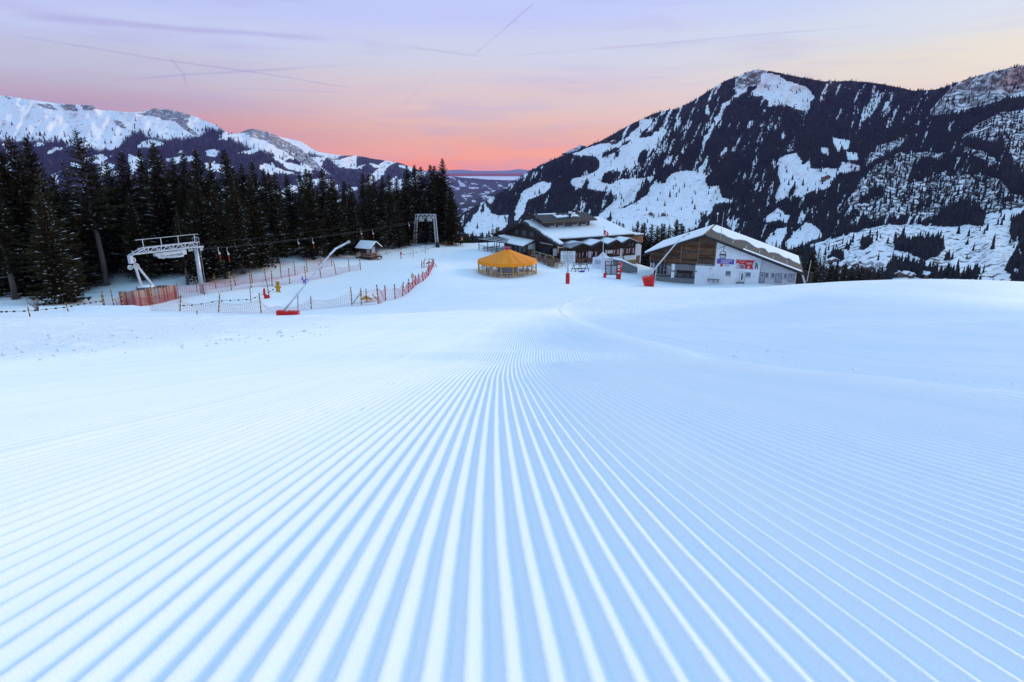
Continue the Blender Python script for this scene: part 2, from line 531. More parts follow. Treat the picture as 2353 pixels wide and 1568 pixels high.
PH = (0, .14, .25, .33, .41, .49, .60, .78)
PH2 = (0, .13, .22, .29, .33, .41, .49, .54, .64, .80)
band(np.geomspace(.16, 2.6, 64), cols(3.6, PH2), True)
band(np.concatenate([[2.55], np.geomspace(2.592, 7.0, 61)]), cols(8.0, PH2), True, 3.5)
band(np.concatenate([[6.9], np.linspace(6.99, 8.2, 7), np.linspace(8.4, 12.2, 26), np.geomspace(12.6, 19, 18)]), cols(18, PH), True, 7.9)
band(np.concatenate([[18.9], np.linspace(18.99, 48, 41)]), cols(25, (0, .2, .33, .49, .70)), True, 17.9)
FADE = None
ys = np.concatenate([np.linspace(18.8, 64, 190), np.linspace(64.6, 150, 150), np.geomspace(151, 300, 40)])
us = np.concatenate([-np.geomspace(300, 30, 70), np.linspace(-29.5, 29.5, 200), np.geomspace(30, 300, 70)])
# keep the far part in plain x so the groove curve does not shear it
def far_band(ys, xs, sink):
    global base
    Yg, Xg = np.meshgrid(ys, xs, indexing='ij')
    z = gz(Xg, Yg)
    dz, u, amp, rough, uu, pw = detail(Xg, Yg); a_pw.append(pw.ravel())
    fl = .07 * fbm(Xg * .16, Yg * .16, 4, 61) * sstep(25, 50, Yg) + .25 * fbm(Xg * .04, Yg * .05, 3, 62) * sstep(60, 100, Yg)
    forest = sstep(-20, -34, Xg + (Yg - 75) * .42) * sstep(58, 70, Yg)
    fl = fl + forest * .5 * fbm(Xg * .3, Yg * .3, 4, 63)
    z = z + dz + fl
    if sink: z[0] -= .03
    z = z + np.where(Yg < 18.5, .38 * GA * amp, 0)
    under = (np.abs(Xg - wpath(Yg)) < 24) & (Yg < 47.2) & (Yg > 18)
    z = np.where(under, z - .05, z)
    n, m = Xg.shape
    verts.append(np.stack([Xg, Yg, z], -1).reshape(-1, 3))
    i = np.arange(n * m).reshape(n, m) + base
    faces.append(np.stack([i[:-1, :-1], i[:-1, 1:], i[1:, 1:], i[1:, :-1]], -1).reshape(-1, 4))
    am = amp * sstep(64, 50, Yg)
    a_u.append(u.ravel()); a_uu.append(uu.ravel()); a_amp.append(am.ravel()); a_r.append(rough.ravel()); a_far.append(np.full(n * m, 1.))
    base += n * m
far_band(ys, us, True)
# wide wings beside and behind the camera
for x0, x1 in ((-300, -18.6), (18.4, 300)):
    far_band(np.concatenate([np.linspace(-30, 2, 20), np.linspace(2.5, 18.9, 40)]), np.sort(np.sign(x1 + x0) * np.geomspace(min(abs(x0), abs(x1)), 300, 90)), False)
far_band(np.linspace(-30, .17, 40), np.linspace(-18.7, 18.5, 150), False)
far_band(np.linspace(.1, 2.57, 12), np.linspace(-18.7, -3.5, 60), False)
far_band(np.linspace(.1, 2.57, 12), np.linspace(3.3, 18.5, 60), False)
far_band(np.linspace(2.5, 6.93, 20), np.linspace(-18.9, -8.1, 60), False)
far_band(np.linspace(2.5, 6.93, 20), np.linspace(7.6, 18.5, 60), False)
gm = np_mesh('snow_slope', np.concatenate(verts), np.concatenate(faces), True)
attr(gm, 'groove_u', np.concatenate(a_u)); attr(gm, 'powder', np.concatenate(a_pw)); attr(gm, 'track_u', np.concatenate(a_uu)); attr(gm, 'groove_amp', np.concatenate(a_amp)); attr(gm, 'rough', np.concatenate(a_r)); attr(gm, 'far', np.concatenate(a_far))
del verts, faces

def snow_material():
    m = bpy.data.materials.new('groomed_snow'); m.use_nodes = True
    nt = m.node_tree; L = nt.links.new; b = nt.nodes['Principled BSDF']
    b.inputs['Roughness'].default_value = .62
    b.inputs['Specular IOR Level'].default_value = .18
    def A(n):
        a = nt.nodes.new('ShaderNodeAttribute'); a.attribute_name = n; return a.outputs['Fac']
    def M(op, x, y=None, z=None):
        n = nt.nodes.new('ShaderNodeMath'); n.operation = op
        for i, v in enumerate((x, y, z)):
            if v is None: continue
            if isinstance(v, (int, float)): n.inputs[i].default_value = v
            else: L(v, n.inputs[i])
        return n.outputs[0]
    g = nt.nodes.new('ShaderNodeNewGeometry')
    def N(scale, detail=4, st=(1, 1, 1), rough=.5):
        mp = nt.nodes.new('ShaderNodeMapping'); mp.inputs['Scale'].default_value = st
        n = nt.nodes.new('ShaderNodeTexNoise'); n.inputs['Scale'].default_value = scale; n.inputs['Detail'].default_value = detail; n.inputs['Roughness'].default_value = rough
        L(g.outputs['Position'], mp.inputs[0]); L(mp.outputs[0], n.inputs['Vector']); return n.outputs[0]
    # grooves beyond the modelled strip
    s = M('SINE', M('MULTIPLY', A('groove_u'), 2 * math.pi / GS))
    gr = M('MULTIPLY', M('MULTIPLY', s, A('groove_amp')), M('MULTIPLY', A('far'), .0035))
    grain = M('ADD', M('MULTIPLY', N(140, 3), .0014), M('MULTIPLY', N(420, 2), .0007))
    soft = M('MULTIPLY', N(3.0, 5), .010)
    # tracks and drag marks lying along the piste
    cx = nt.nodes.new('ShaderNodeCombineXYZ'); sp = nt.nodes.new('ShaderNodeSeparateXYZ'); L(g.outputs['Position'], sp.inputs[0])
    L(A('track_u'), cx.inputs[0]); L(M('MULTIPLY', sp.outputs[1], .035), cx.inputs[1])
    tn = nt.nodes.new('ShaderNodeTexNoise'); tn.inputs['Scale'].default_value = 2.6; tn.inputs['Detail'].default_value = 5; tn.inputs['Roughness'].default_value = .7; L(cx.outputs[0], tn.inputs['Vector'])
    tr = M('MULTIPLY', tn.outputs[0], .085)
    rl = M('MULTIPLY', M('MULTIPLY', N(9, 6, (1, 1, 1), .65), A('rough')), .07)
    hgt = M('ADD', M('ADD', M('ADD', gr, grain), soft), M('ADD', M('MULTIPLY', tr, M('ADD', M('MULTIPLY', A('far'), .92), .08)), rl))
    bp = nt.nodes.new('ShaderNodeBump'); bp.inputs['Strength'].default_value = 1.0; bp.inputs['Distance'].default_value = 1.0
    L(hgt, bp.inputs['Height']); L(bp.outputs[0], b.inputs['Normal'])
    mx = nt.nodes.new('ShaderNodeMix'); mx.data_type = 'RGBA'
    mx.inputs[6].default_value = (.78, .86, .94, 1); mx.inputs[7].default_value = (.90, .92, .94, 1)
    mrt = nt.nodes.new('ShaderNodeMapRange'); mrt.inputs[1].default_value = .36; mrt.inputs[2].default_value = .64; L(M('ADD', M('MULTIPLY', tn.outputs[0], .6), M('MULTIPLY', N(.35, 4, (1, .4, 1)), .4)), mrt.inputs[0])
    L(mrt.outputs[0], mx.inputs[0])
    mp_ = nt.nodes.new('ShaderNodeMix'); mp_.data_type = 'RGBA'; mp_.inputs[7].default_value = (.97, .975, .98, 1)      # loose powder is whiter than packed snow
    L(A('powder'), mp_.inputs[0]); L(mx.outputs[2], mp_.inputs[6]); L(mp_.outputs[2], b.inputs['Base Color'])
    return m
M_GROUND = snow_material()
ground = link('snow_slope', gm, M_GROUND)
tag(ground, 'groomed white snow slope with corduroy grooves', None, None, 'structure')
M_SNOW = mat('snow', (.86, .88, .91), .65, noise=(.78, .82, .88), scale=2.0, bump=.3, spec=.2)

# crumbs of snow thrown up by the groomer: too many and too small to count
def clods():
    rg = np.random.default_rng(91); V = []; F = []; n0 = 0
    spots = []
    for k in range(2600):                      # along the berm
        i = rg.integers(0, 8); f = rg.random(); p = BERM[i] + (BERM[i + 1] - BERM[i]) * f; d = rg.normal(0, .13 if rg.random() < .85 else .7)
        spots.append((p[0] + abs(d) * .6 + d * .4, p[1] + d * .6, rg.gamma(1.5, .007) + .004))
    for k in range(420):                      # rough snow on the left
        px = rg.uniform(-200, 760); py = rg.uniform(745, np.interp(px, [-200, 0, 560, 760], [865, 838, 790, 772])); p = G(px, py); spots.append((p[0], p[1], rg.gamma(1.3, .014) + .006))
    for px, py, r_ in ((1690, 821, .06), (1577, 810, .03), (1360, 766, .05), (702, 762, .10), (650, 772, .06), (1440, 793, .025), (1905, 838, .02), (2130, 890, .03)):
        p = G(px, py, .3); spots.append((p[0], p[1], r_))
    for (x, y, r_) in spots:
        r_ = min(r_, .13); z = float(gz(x, y)) + r_ * .12 + (.008 if y < 18 else 0); m = rg.uniform(.6, 1.3, (6, 3))
        P = np.array([(1, 0, 0), (-1, 0, 0), (0, 1, 0), (0, -1, 0), (0, 0, .6), (0, 0, -.6)]) * m * r_; a = rg.uniform(0, 6.28); c, s = math.cos(a), math.sin(a)
        P = np.stack([P[:, 0] * c - P[:, 1] * s, P[:, 0] * s + P[:, 1] * c, P[:, 2]], -1)
        V.append(P + np.array([x, y, z])); F.append(np.array([(0, 2, 4), (2, 1, 4), (1, 3, 4), (3, 0, 4), (2, 0, 5), (1, 2, 5), (3, 1, 5), (0, 3, 5)]) + n0); n0 += 6
    o = link('snow_clods', np_mesh('snow_clods', np.concatenate(V), np.concatenate(F), True), M_SNOW)
    tag(o, 'loose crumbs of snow along the berm and on the rough left side', None, None, 'stuff')
clods()
# ================================================================== MOUNTAINS AND VALLEY
def interp_pts(P):
    P = np.array(sorted(P), float)
    return lambda x: np.interp(x, P[:, 0], P[:, 1])
def T7(L): return [(1148.8 + x * .2685, 114.9 + y * .2685) for x, y in L]
def T8(L): return [(1720.8 + x * .3663, 114.9 + y * .3663) for x, y in L]
def T5(L): return [(x * .2685, 201 + y * .2685) for x, y in L]
def T6(L): return [(574.4 + x * .2929, 287 + y * .2929) for x, y in L]
class Sheet:
    """a mountain side: for every bearing a line of points from its foot to its crest"""
    def __init__(s, px0, px1, nc, nr, crest, foot_py, rfun, amp, seed, jag=1.5, scale=1.0):
        s.px = np.linspace(px0, px1, nc); s.t = np.linspace(0, 1, nr)
        ridge = crest(s.px) + jag * 2 * fbm(s.px * .10, s.px * 0 + 3.3, 4, seed) + jag * .8 * fbm(s.px * .5, s.px * 0 + 7.3, 2, seed + 3)
        foot = foot_py(s.px) if callable(foot_py) else np.full(nc, float(foot_py))
        s.ridge, s.foot = ridge, foot
        T, PX = np.meshgrid(s.t, s.px, indexing='ij')
        PY = foot[None] + (ridge - foot)[None] * T
        r = rfun(PX, PY, T)
        n1 = fbm(PX * .018 * scale, PY * .014 * scale, 5, seed + 5); n2 = fbm((PX + PY * .5) * .05 * scale, PY * .02 * scale, 4, seed + 9)
        r = r * (1 + amp * (n1 * 1.3 + n2 * .7))
        a = (PX - 1176.5) / FOC; b = -(PY - 784.) / FOC; c, q = math.cos(PITCH), math.sin(PITCH)
        D = np.stack([a, c + b * q, -q + b * c], -1)
        hl = np.hypot(D[..., 0], D[..., 1])
        s.P = D * (r / hl)[..., None]
        s.PX, s.PY = PX, PY
    def pos(s, px, py):
        """point on the sheet seen in the direction of a pixel"""
        j = (px - s.px[0]) / (s.px[-1] - s.px[0]) * (len(s.px) - 1)
        j0 = np.clip(np.floor(j).astype(int), 0, len(s.px) - 2); fj = np.clip(j - j0, 0, 1)
        rd = s.ridge[j0] * (1 - fj) + s.ridge[j0 + 1] * fj; ft = s.foot[j0] * (1 - fj) + s.foot[j0 + 1] * fj
        t = (py - ft) / (rd - ft); ok = (t > .0) & (t < 1.0)
        i = np.clip(t, 0, 1) * (len(s.t) - 1); i0 = np.clip(np.floor(i).astype(int), 0, len(s.t) - 2); fi = i - i0
        P = s.P
        v = (P[i0, j0] * ((1 - fi) * (1 - fj))[:, None] + P[i0, j0 + 1] * ((1 - fi) * fj)[:, None]
             + P[i0 + 1, j0] * (fi * (1 - fj))[:, None] + P[i0 + 1, j0 + 1] * (fi * fj)[:, None])
        return v, ok, t
    def mesh(s, name, attrs):
        P = s.P; nr, nc = P.shape[:2]
        hd = P[-1].copy(); u = hd / np.hypot(hd[:, 0], hd[:, 1])[:, None]; u[:, 2] = 0
        back1 = hd + u * (np.hypot(hd[:, 0], hd[:, 1]) * .05)[:, None]; back1[:, 2] -= .02 * np.hypot(hd[:, 0], hd[:, 1])
        back2 = hd + u * (np.hypot(hd[:, 0], hd[:, 1]) * .25)[:, None]; back2[:, 2] -= .14 * np.hypot(hd[:, 0], hd[:, 1])
        A = np.concatenate([P, back1[None], back2[None]], 0)
        i = np.arange((nr + 2) * nc).reshape(nr + 2, nc)
        F = np.stack([i[:-1, :-1], i[:-1, 1:], i[1:, 1:], i[1:, :-1]], -1).reshape(-1, 4)
        me = np_mesh(name, A.reshape(-1, 3), F, True)
        for k, f in attrs.items():
            v = f(s.PX, s.PY); v = np.concatenate([v, v[-1:], v[-1:]], 0)
            attr(me, k, v.ravel())
        return me
def any_poly(polys, wob=4., ws=.06, seed=1):
    def f(px, py):
        px = np.asarray(px, float); py = np.asarray(py, float)
        x = px + wob * 2 * fbm(px * ws, py * ws, 3, seed); y = py + wob * 2 * fbm(px * ws, py * ws, 3, seed + 50)
        r = np.zeros(px.shape, bool)
        for p in polys:
            r |= inpoly(x, y, p)
        return r
    return f
def mountain_material(name, snow=(.90, .92, .96), rock1=(.16, .145, .14), rock2=(.30, .28, .27), floor=(.035, .035, .04), brush=(.06, .052, .048), rs=.03, ms=.05):
    m = bpy.data.materials.new(name); m.use_nodes = True
    nt = m.node_tree; L = nt.links.new; b = nt.nodes['Principled BSDF']
    b.inputs['Roughness'].default_value = .8; b.inputs['Specular IOR Level'].default_value = .1
    g = nt.nodes.new('ShaderNodeNewGeometry')
    def A(n):
        a = nt.nodes.new('ShaderNodeAttribute'); a.attribute_name = n; return a.outputs['Fac']
    def N(scale, detail=5, st=(1, 1, 1), rough=.6):
        mp = nt.nodes.new('ShaderNodeMapping'); mp.inputs['Scale'].default_value = st
        n = nt.nodes.new('ShaderNodeTexNoise'); n.inputs['Scale'].default_value = scale; n.inputs['Detail'].default_value = detail; n.inputs['Roughness'].default_value = rough
        L(g.outputs['Position'], mp.inputs[0]); L(mp.outputs[0], n.inputs['Vector']); return n.outputs[0]
    def MR(v, lo, hi):
        n = nt.nodes.new('ShaderNodeMapRange'); n.interpolation_type = 'SMOOTHSTEP'
        L(v, n.inputs[0]); n.inputs[1].default_value = lo; n.inputs[2].default_value = hi; return n.outputs[0]
    def M(op, x, y):
        n = nt.nodes.new('ShaderNodeMath'); n.operation = op
        for i, v in enumerate((x, y)):
            if isinstance(v, (int, float)): n.inputs[i].default_value = v
            else: L(v, n.inputs[i])
        return n.outputs[0]
    def MX(f, a, c):
        n = nt.nodes.new('ShaderNodeMix'); n.data_type = 'RGBA'
        L(f, n.inputs[0])
        for i, v in ((6, a), (7, c)):
            if isinstance(v, tuple): n.inputs[i].default_value = (*v, 1)
            else: L(v, n.inputs[i])
        return n.outputs[2]
    n_r = N(rs, 5, (1, 1, 2.2))
    n_m = N(ms, 4, (1, 1, .8), .7)
    rock = MX(MR(n_r, .35, .65), rock1, rock2)
    col = MX(MR(M('ADD', n_m, M('MULTIPLY', A('mottle'), .5)), .80, .92), snow, brush)
    col = MX(MR(M('ADD', n_r, A('rock')), 1.0, 1.25), col, rock)
    col = MX(MR(A('forest'), .35, .75), col, floor)
    L(col, b.inputs['Base Color'])
    bp = nt.nodes.new('ShaderNodeBump'); bp.inputs['Strength'].default_value = .8; bp.inputs['Distance'].default_value = 14.0
    L(n_r, bp.inputs['Height']); L(bp.outputs[0], b.inputs['Normal'])
    return m
M_FAR_TREE = mat('distant_conifers', (.018, .021, .024), .9, noise=(.034, .034, .030), scale=.02, spec=.05, contrast=(.3, .7))
def cone_trees(name, P, h, seed, wid=.17, sides=5):
    """many small conifers as one mesh: P (n,3) feet, h (n,) heights"""
    rg = np.random.default_rng(seed); n = len(P)
    V = []; F = []
    tpl = []; fc = []
    for (z0, z1, r0) in ((.05, .66, 1.0), (.40, 1.0, .66)):
        b0 = len(tpl)
        for k in range(sides):
            a = 2 * math.pi * k / sides + z0
            tpl.append((r0 * math.cos(a), r0 * math.sin(a), z0))
        tpl.append((0, 0, z1))
        for k in range(sides):
            fc.append((b0 + k, b0 + (k + 1) % sides, b0 + sides))
    tpl = np.array(tpl); fc = np.array(fc)
    w = h * wid * rg.uniform(.75, 1.3, n); a = rg.uniform(0, 6.28, n)
    ca, sa = np.cos(a), np.sin(a)
    jit = rg.uniform(.72, 1.25, (n, len(tpl)))
    x = (tpl[None, :, 0] * ca[:, None] - tpl[None, :, 1] * sa[:, None]) * w[:, None] * jit
    y = (tpl[None, :, 0] * sa[:, None] + tpl[None, :, 1] * ca[:, None]) * w[:, None] * jit
    z = tpl[None, :, 2] * h[:, None] - .6
    V = np.stack([x + P[:, 0:1], y + P[:, 1:2], z + P[:, 2:3]], -1).reshape(-1, 3)
    F = (fc[None] + (np.arange(n) * len(tpl))[:, None, None]).reshape(-1, 3)
    return link(name, np_mesh(name, V, F, False), M_FAR_TREE)
def scatter(sheet, n, dens, h0, h1, seed, y0=None, y1=None, x0=None, x1=None, lift=8.):
    rg = np.random.default_rng(seed)
    px = rg.uniform(x0 if x0 is not None else sheet.px[0], x1 if x1 is not None else sheet.px[-1], n)
    py = rg.uniform(y0, y1, n)
    k = rg.uniform(0, 1, n) < np.minimum(dens(px, py), dens(px, py - lift) * 1.0 + .03)
    px, py = px[k], py[k]
    P, ok, t = sheet.pos(px, py)
    P = P[ok]
    return P, rg.uniform(h0, h1, len(P)) * np.where(t[ok] > .94, .6, 1.) * rg.choice([.75, 1., 1., 1.25], len(P)) * (1 + .3 * fbm(px[ok] * .03, py[ok] * .03, 3, seed))

# ---------------------------------------------------------------- right massif
crestA = interp_pts([(960, 575), (1040, 512), (1060, 492), (1100, 470), (1170, 432), (1215, 396), (1260, 372), (1340, 340), (1380, 325), (1440, 291), (1500, 262), (1530, 254),
                     (1556, 250), (1600, 228), (1640, 202), (1670, 184), (1690, 178), (1715, 166), (1740, 160), (1768, 164), (1790, 168), (1850, 180), (1890, 187), (1950, 186), (2000, 190),
                     (2050, 198), (2100, 209), (2150, 206), (2200, 190), (2260, 170), (2310, 158), (2353, 150), (2480, 126), (2650, 160), (2800, 240), (3000, 330)])
def rA(PX, PY, T):
    v = np.interp(PY, [150, 210, 330, 460, 520, 560, 640, 700], [2350, 2250, 1800, 1420, 1230, 1080, 860, 700])
    # three spurs and two hollows give the massif its depth
    v = v * (1 - .10 * np.exp(-((PX - 2010) / 150) ** 2) * (PY > 300) * sstep(300, 380, PY) + .10 * np.exp(-((PX - 1980) / 90) ** 2) * sstep(360, 240, PY))
    v = v * (1 - .12 * np.exp(-((PX - 2330) / 170) ** 2)) * (1 + .25 * sstep(1500, 1000, PX))
    return v
SA = Sheet(960, 3000, 620, 230, crestA, 690, rA, .045, 101, 1.2)
snowA = [T7([(700, 860), (800, 820), (930, 800), (1000, 800), (1050, 770), (1140, 700), (1190, 650), (1190, 600), (1230, 585), (1300, 595), (1300, 640), (1220, 700),
             (1190, 740), (1210, 750), (1300, 740), (1320, 700), (1400, 690), (1430, 700), (1400, 740), (1330, 780), (1310, 860), (1270, 860), (1230, 850), (1190, 900),
             (1180, 960), (1200, 990), (1140, 990), (1080, 1010), (1030, 1040), (970, 1030), (930, 1040), (900, 1060), (870, 1100), (760, 1130), (700, 1170), (620, 1170),
             (600, 1125), (620, 1105), (700, 1090), (800, 1050), (855, 1000), (858, 950), (800, 910), (720, 900), (650, 900), (610, 890)]),
         T7([(200, 1210), (300, 1150), (380, 1130), (450, 1140), (420, 1190), (380, 1230), (300, 1260), (240, 1290), (200, 1400), (150, 1460), (120, 1450), (140, 1330), (180, 1240)]),
         T7([(640, 1160), (800, 1110), (900, 1130), (960, 1150), (1050, 1110), (1150, 1115), (1250, 1090), (1310, 1080), (1300, 1110), (1220, 1130), (1200, 1190), (1160, 1240), (1110, 1320),
             (1000, 1370), (880, 1430), (830, 1440), (860, 1400), (960, 1310), (1000, 1240), (960, 1210), (860, 1200), (740, 1190)]),
         T7([(1440, 1090), (1500, 1050), (1600, 1035), (1680, 1045), (1740, 1040), (1750, 1120), (1770, 1170), (1870, 1160), (1880, 1230), (1910, 1270), (1990, 1280), (1990, 1300),
             (1900, 1310), (1830, 1320), (1810, 1370), (1720, 1390), (1700, 1500), (1500, 1640), (1050, 1640), (900, 1560), (960, 1440), (830, 1445), (870, 1410), (960, 1370), (1080, 1350),
             (1150, 1310), (1200, 1280), (1260, 1230), (1310, 1150), (1400, 1140)]),
         T7([(-300, 1560), (-220, 1400), (-140, 1390), (-130, 1300), (-80, 1400), (0, 1420), (75, 1415), (60, 1500), (-100, 1620)]),
         T7([(1400, 970), (1440, 920), (1470, 905), (1460, 930), (1410, 980)]), T7([(1690, 1030), (1730, 990), (1760, 930), (1790, 930), (1750, 1030), (1700, 1040)]),
         T7([(1735, 830), (1720, 800), (1790, 690), (1830, 620), (1845, 640), (1790, 740)]), T7([(1760, 480), (1790, 470), (1800, 560), (1765, 540)]),
         T7([(1840, 590), (1900, 500), (1930, 480), (1890, 590), (1850, 640)]), T7([(1890, 470), (1950, 440), (1980, 420), (1960, 470), (1900, 500)]),
         T7([(2000, 420), (2020, 320), (1990, 330), (2060, 340), (2120, 310), (2110, 350), (2040, 400)]), T7([(1880, 900), (1930, 830), (1940, 860), (1890, 920)]),
         T8([(70, 130), (120, 150), (190, 165), (240, 190), (300, 210), (370, 240), (410, 290), (385, 330), (385, 365), (350, 380), (300, 375), (230, 350), (150, 345), (105, 365),
             (130, 330), (95, 290), (20, 290), (15, 260), (60, 230), (78, 180)]),
         T8([(180, 690), (210, 670), (290, 650), (330, 690), (330, 720), (380, 690), (390, 740), (470, 740), (560, 745), (590, 700), (690, 730), (695, 760), (620, 770), (580, 770),
             (530, 800), (510, 850), (470, 880), (430, 880), (400, 880), (360, 900), (330, 920), (290, 920), (290, 830), (260, 870), (240, 930), (190, 950), (160, 930), (200, 840), (185, 800)]),
         T8([(520, 550), (560, 560), (630, 570), (630, 620), (560, 640), (530, 600)]), T8([(440, 605), (500, 620), (500, 665), (460, 640)]), T8([(600, 640), (680, 650), (690, 700), (620, 690)]),
         T8([(95, 1060), (180, 990), (230, 1030), (260, 1050), (230, 1090), (190, 1070), (120, 1080)]), T8([(300, 1085), (330, 1010), (350, 1030), (330, 1090)]),
         T8([(100, 1200), (170, 1120), (240, 1110), (240, 1150), (210, 1210), (190, 1260), (130, 1240)]),
         T8([(220, 1220), (290, 1140), (330, 1110), (360, 1080), (430, 1110), (455, 1150), (460, 1175), (400, 1195), (330, 1230), (240, 1250)]),
         T8([(340, 1260), (400, 1220), (480, 1190), (620, 1160), (760, 1120), (870, 1100), (980, 1095), (1130, 1105), (1300, 1110), (1380, 1100), (1470, 1110), (1480, 1030), (1550, 1015), (1725, 985),
             (1730, 1010), (1640, 1060), (1640, 1180), (1690, 1220), (1640, 1290), (1610, 1400), (1730, 1420), (2000, 1440), (2000, 1600), (300, 1600), (300, 1400)]),
         T8([(1250, 385), (1340, 320), (1400, 330), (1430, 350), (1480, 345), (1520, 330), (1350, 372)]), T8([(1600, 290), (1725, 220), (1725, 290), (1640, 300)])]
darkA = [T7([(870, 925), (880, 880), (980, 840), (1030, 830), (1000, 870), (900, 912)]), T7([(1040, 822), (1060, 790), (1120, 760), (1110, 790), (1050, 826)]),
         T7([(975, 925), (990, 880), (1030, 860), (1010, 912)]), T7([(1195, 752), (1210, 720), (1290, 690), (1300, 735), (1240, 752)]),
         T7([(860, 1130), (900, 1050), (960, 1050), (980, 1120), (930, 1150)]), T7([(700, 1180), (740, 1100), (765, 1130), (740, 1180)]),
         T8([(480, 1310), (540, 1250), (590, 1260), (590, 1320), (500, 1335)]), T8([(690, 1245), (710, 1180), (750, 1160), (775, 1180), (770, 1220), (720, 1252)]),
         T8([(910, 1180), (960, 1170), (1010, 1190), (1040, 1170), (1120, 1180), (1215, 1175), (1220, 1240), (1190, 1290), (1110, 1320), (1050, 1300), (1000, 1270), (920, 1260)]),
         T8([(1228, 1285), (1265, 1280), (1262, 1322), (1225, 1318)]), T8([(870, 1360), (910, 1325), (1000, 1330), (1080, 1340), (1140, 1370), (1190, 1395), (1280, 1375), (1300, 1405), (1330, 1400),
             (1440, 1405), (1440, 1440), (1200, 1440), (1000, 1420), (870, 1430)]), T8([(360, 1400), (520, 1395), (700, 1392), (870, 1402), (900, 1500), (360, 1500)]), T8([(330, 1250), (400, 1240), (420, 1330), (480, 1400), (330, 1400)]),
         T8([(600, 1240), (620, 1210), (640, 1240), (620, 1260)]), T8([(1640, 1430), (1725, 1410), (1725, 1500), (1640, 1480)])]
mottA = [T8([(600, 960), (720, 800), (790, 730), (950, 640), (1000, 650), (1100, 640), (1220, 650), (1215, 680), (1120, 670), (1030, 700), (1010, 780), (990, 840), (1050, 830), (1240, 760),
             (1250, 790), (1400, 780), (1500, 790), (1580, 820), (1640, 900), (1710, 920), (1760, 990), (1600, 990), (1500, 1020), (1450, 1000), (1450, 960), (1340, 940), (1200, 1000),
             (1180, 1040), (1090, 1060), (1060, 1040), (900, 1040), (850, 1040), (770, 1075), (730, 1040), (680, 1000), (660, 990)]),
         T8([(710, 700), (800, 610), (900, 580), (1000, 530), (980, 570), (880, 640), (760, 710), (720, 735)]),
         T8([(1350, 600), (1480, 650), (1570, 715), (1520, 712), (1440, 675), (1350, 645)]),
         T8([(1340, 545), (1400, 490), (1530, 410), (1640, 385), (1800, 350), (1800, 790), (1700, 740), (1650, 700), (1600, 600), (1450, 560)])]
mdarkA = [T8([(700, 930), (790, 870), (850, 860), (840, 900), (740, 950), (690, 950)]), T8([(1105, 970), (1140, 880), (1150, 940), (1120, 1000)]), T8([(1050, 1020), (1075, 930), (1090, 1000)]),
          T8([(1010, 1020), (1020, 960), (1035, 1010)]), T8([(1170, 960), (1185, 900), (1205, 940)]), T8([(1560, 560), (1590, 530), (1600, 600)])]
rockA = [T8([(1110, 410), (1180, 330), (1250, 260), (1330, 210), (1400, 170), (1500, 140), (1600, 120), (1725, 100), (1900, 80), (1900, 260), (1725, 260), (1680, 290), (1600, 300), (1500, 340),
             (1420, 360), (1350, 370), (1260, 400), (1200, 400)]),
         T7([(2010, 250), (2100, 200), (2200, 160), (2300, 170), (2240, 220), (2230, 290), (2130, 320), (2060, 350), (2020, 330)])]
f_snowA = any_poly(snowA, 3.5, .07, 3); f_darkA = any_poly(darkA, 2.5, .1, 5); f_mottA = any_poly(mottA, 5, .06, 7); f_mdA = any_poly(mdarkA, 2, .1, 8); f_rockA = any_poly(rockA, 4, .06, 9)
def streakA(px, py):
    # narrow snowy gullies that run down through the forest
    q = fbm((px * 1.0 + py * .45) * .16, py * .035, 3, 201)
    z = fbm(px * .012, py * .012, 3, 211)
    return (q + .55 * z) > (.195 - .03 * sstep(1900, 1600, px))
def forestA(px, py):
    f = np.ones(np.shape(px))
    f = np.where(streakA(px, py), .22, f) * (.75 + .5 * vnoise(px * .22, py * .16, 231))
    f = np.where(f_rockA(px, py), .06, f)
    f = np.where(f_mottA(px, py), .09, f)
    f = np.where(f_snowA(px, py), .012, f)
    f = np.where(f_darkA(px, py) | f_mdA(px, py), 1.0, f)
    return f
meA = SA.mesh('mountain', {'forest': lambda x, y: forestA(x, y), 'rock': lambda x, y: f_rockA(x, y).astype(float) * .66,
                           'mottle': lambda x, y: np.where(f_mottA(x, y), .74, np.where(f_snowA(x, y) & (y > 500) & (x > 1890), .58, np.where(f_snowA(x, y), .44, .3)))})
oA = link('mountain', meA, mountain_material('snowy_mountain_side', rock1=(.045, .042, .042), rock2=(.17, .16, .155), rs=.045, ms=.085))
tag(oA, 'dark wooded mountain with snowy clearings and bare summit on the right', None, None, 'structure')
P1, h1 = scatter(SA, 90000, forestA, 8, 14, 301, 150, 470, 1000, 2600)
P2, h2 = scatter(SA, 34000, forestA, 8, 13, 302, 470, 680, 1000, 2600)
oF = cone_trees('mountain_forest', np.concatenate([P1, P2]), np.concatenate([h1, h2]), 303)
tag(oF, 'dark conifer forest covering the right hand mountain', None, None, 'stuff')

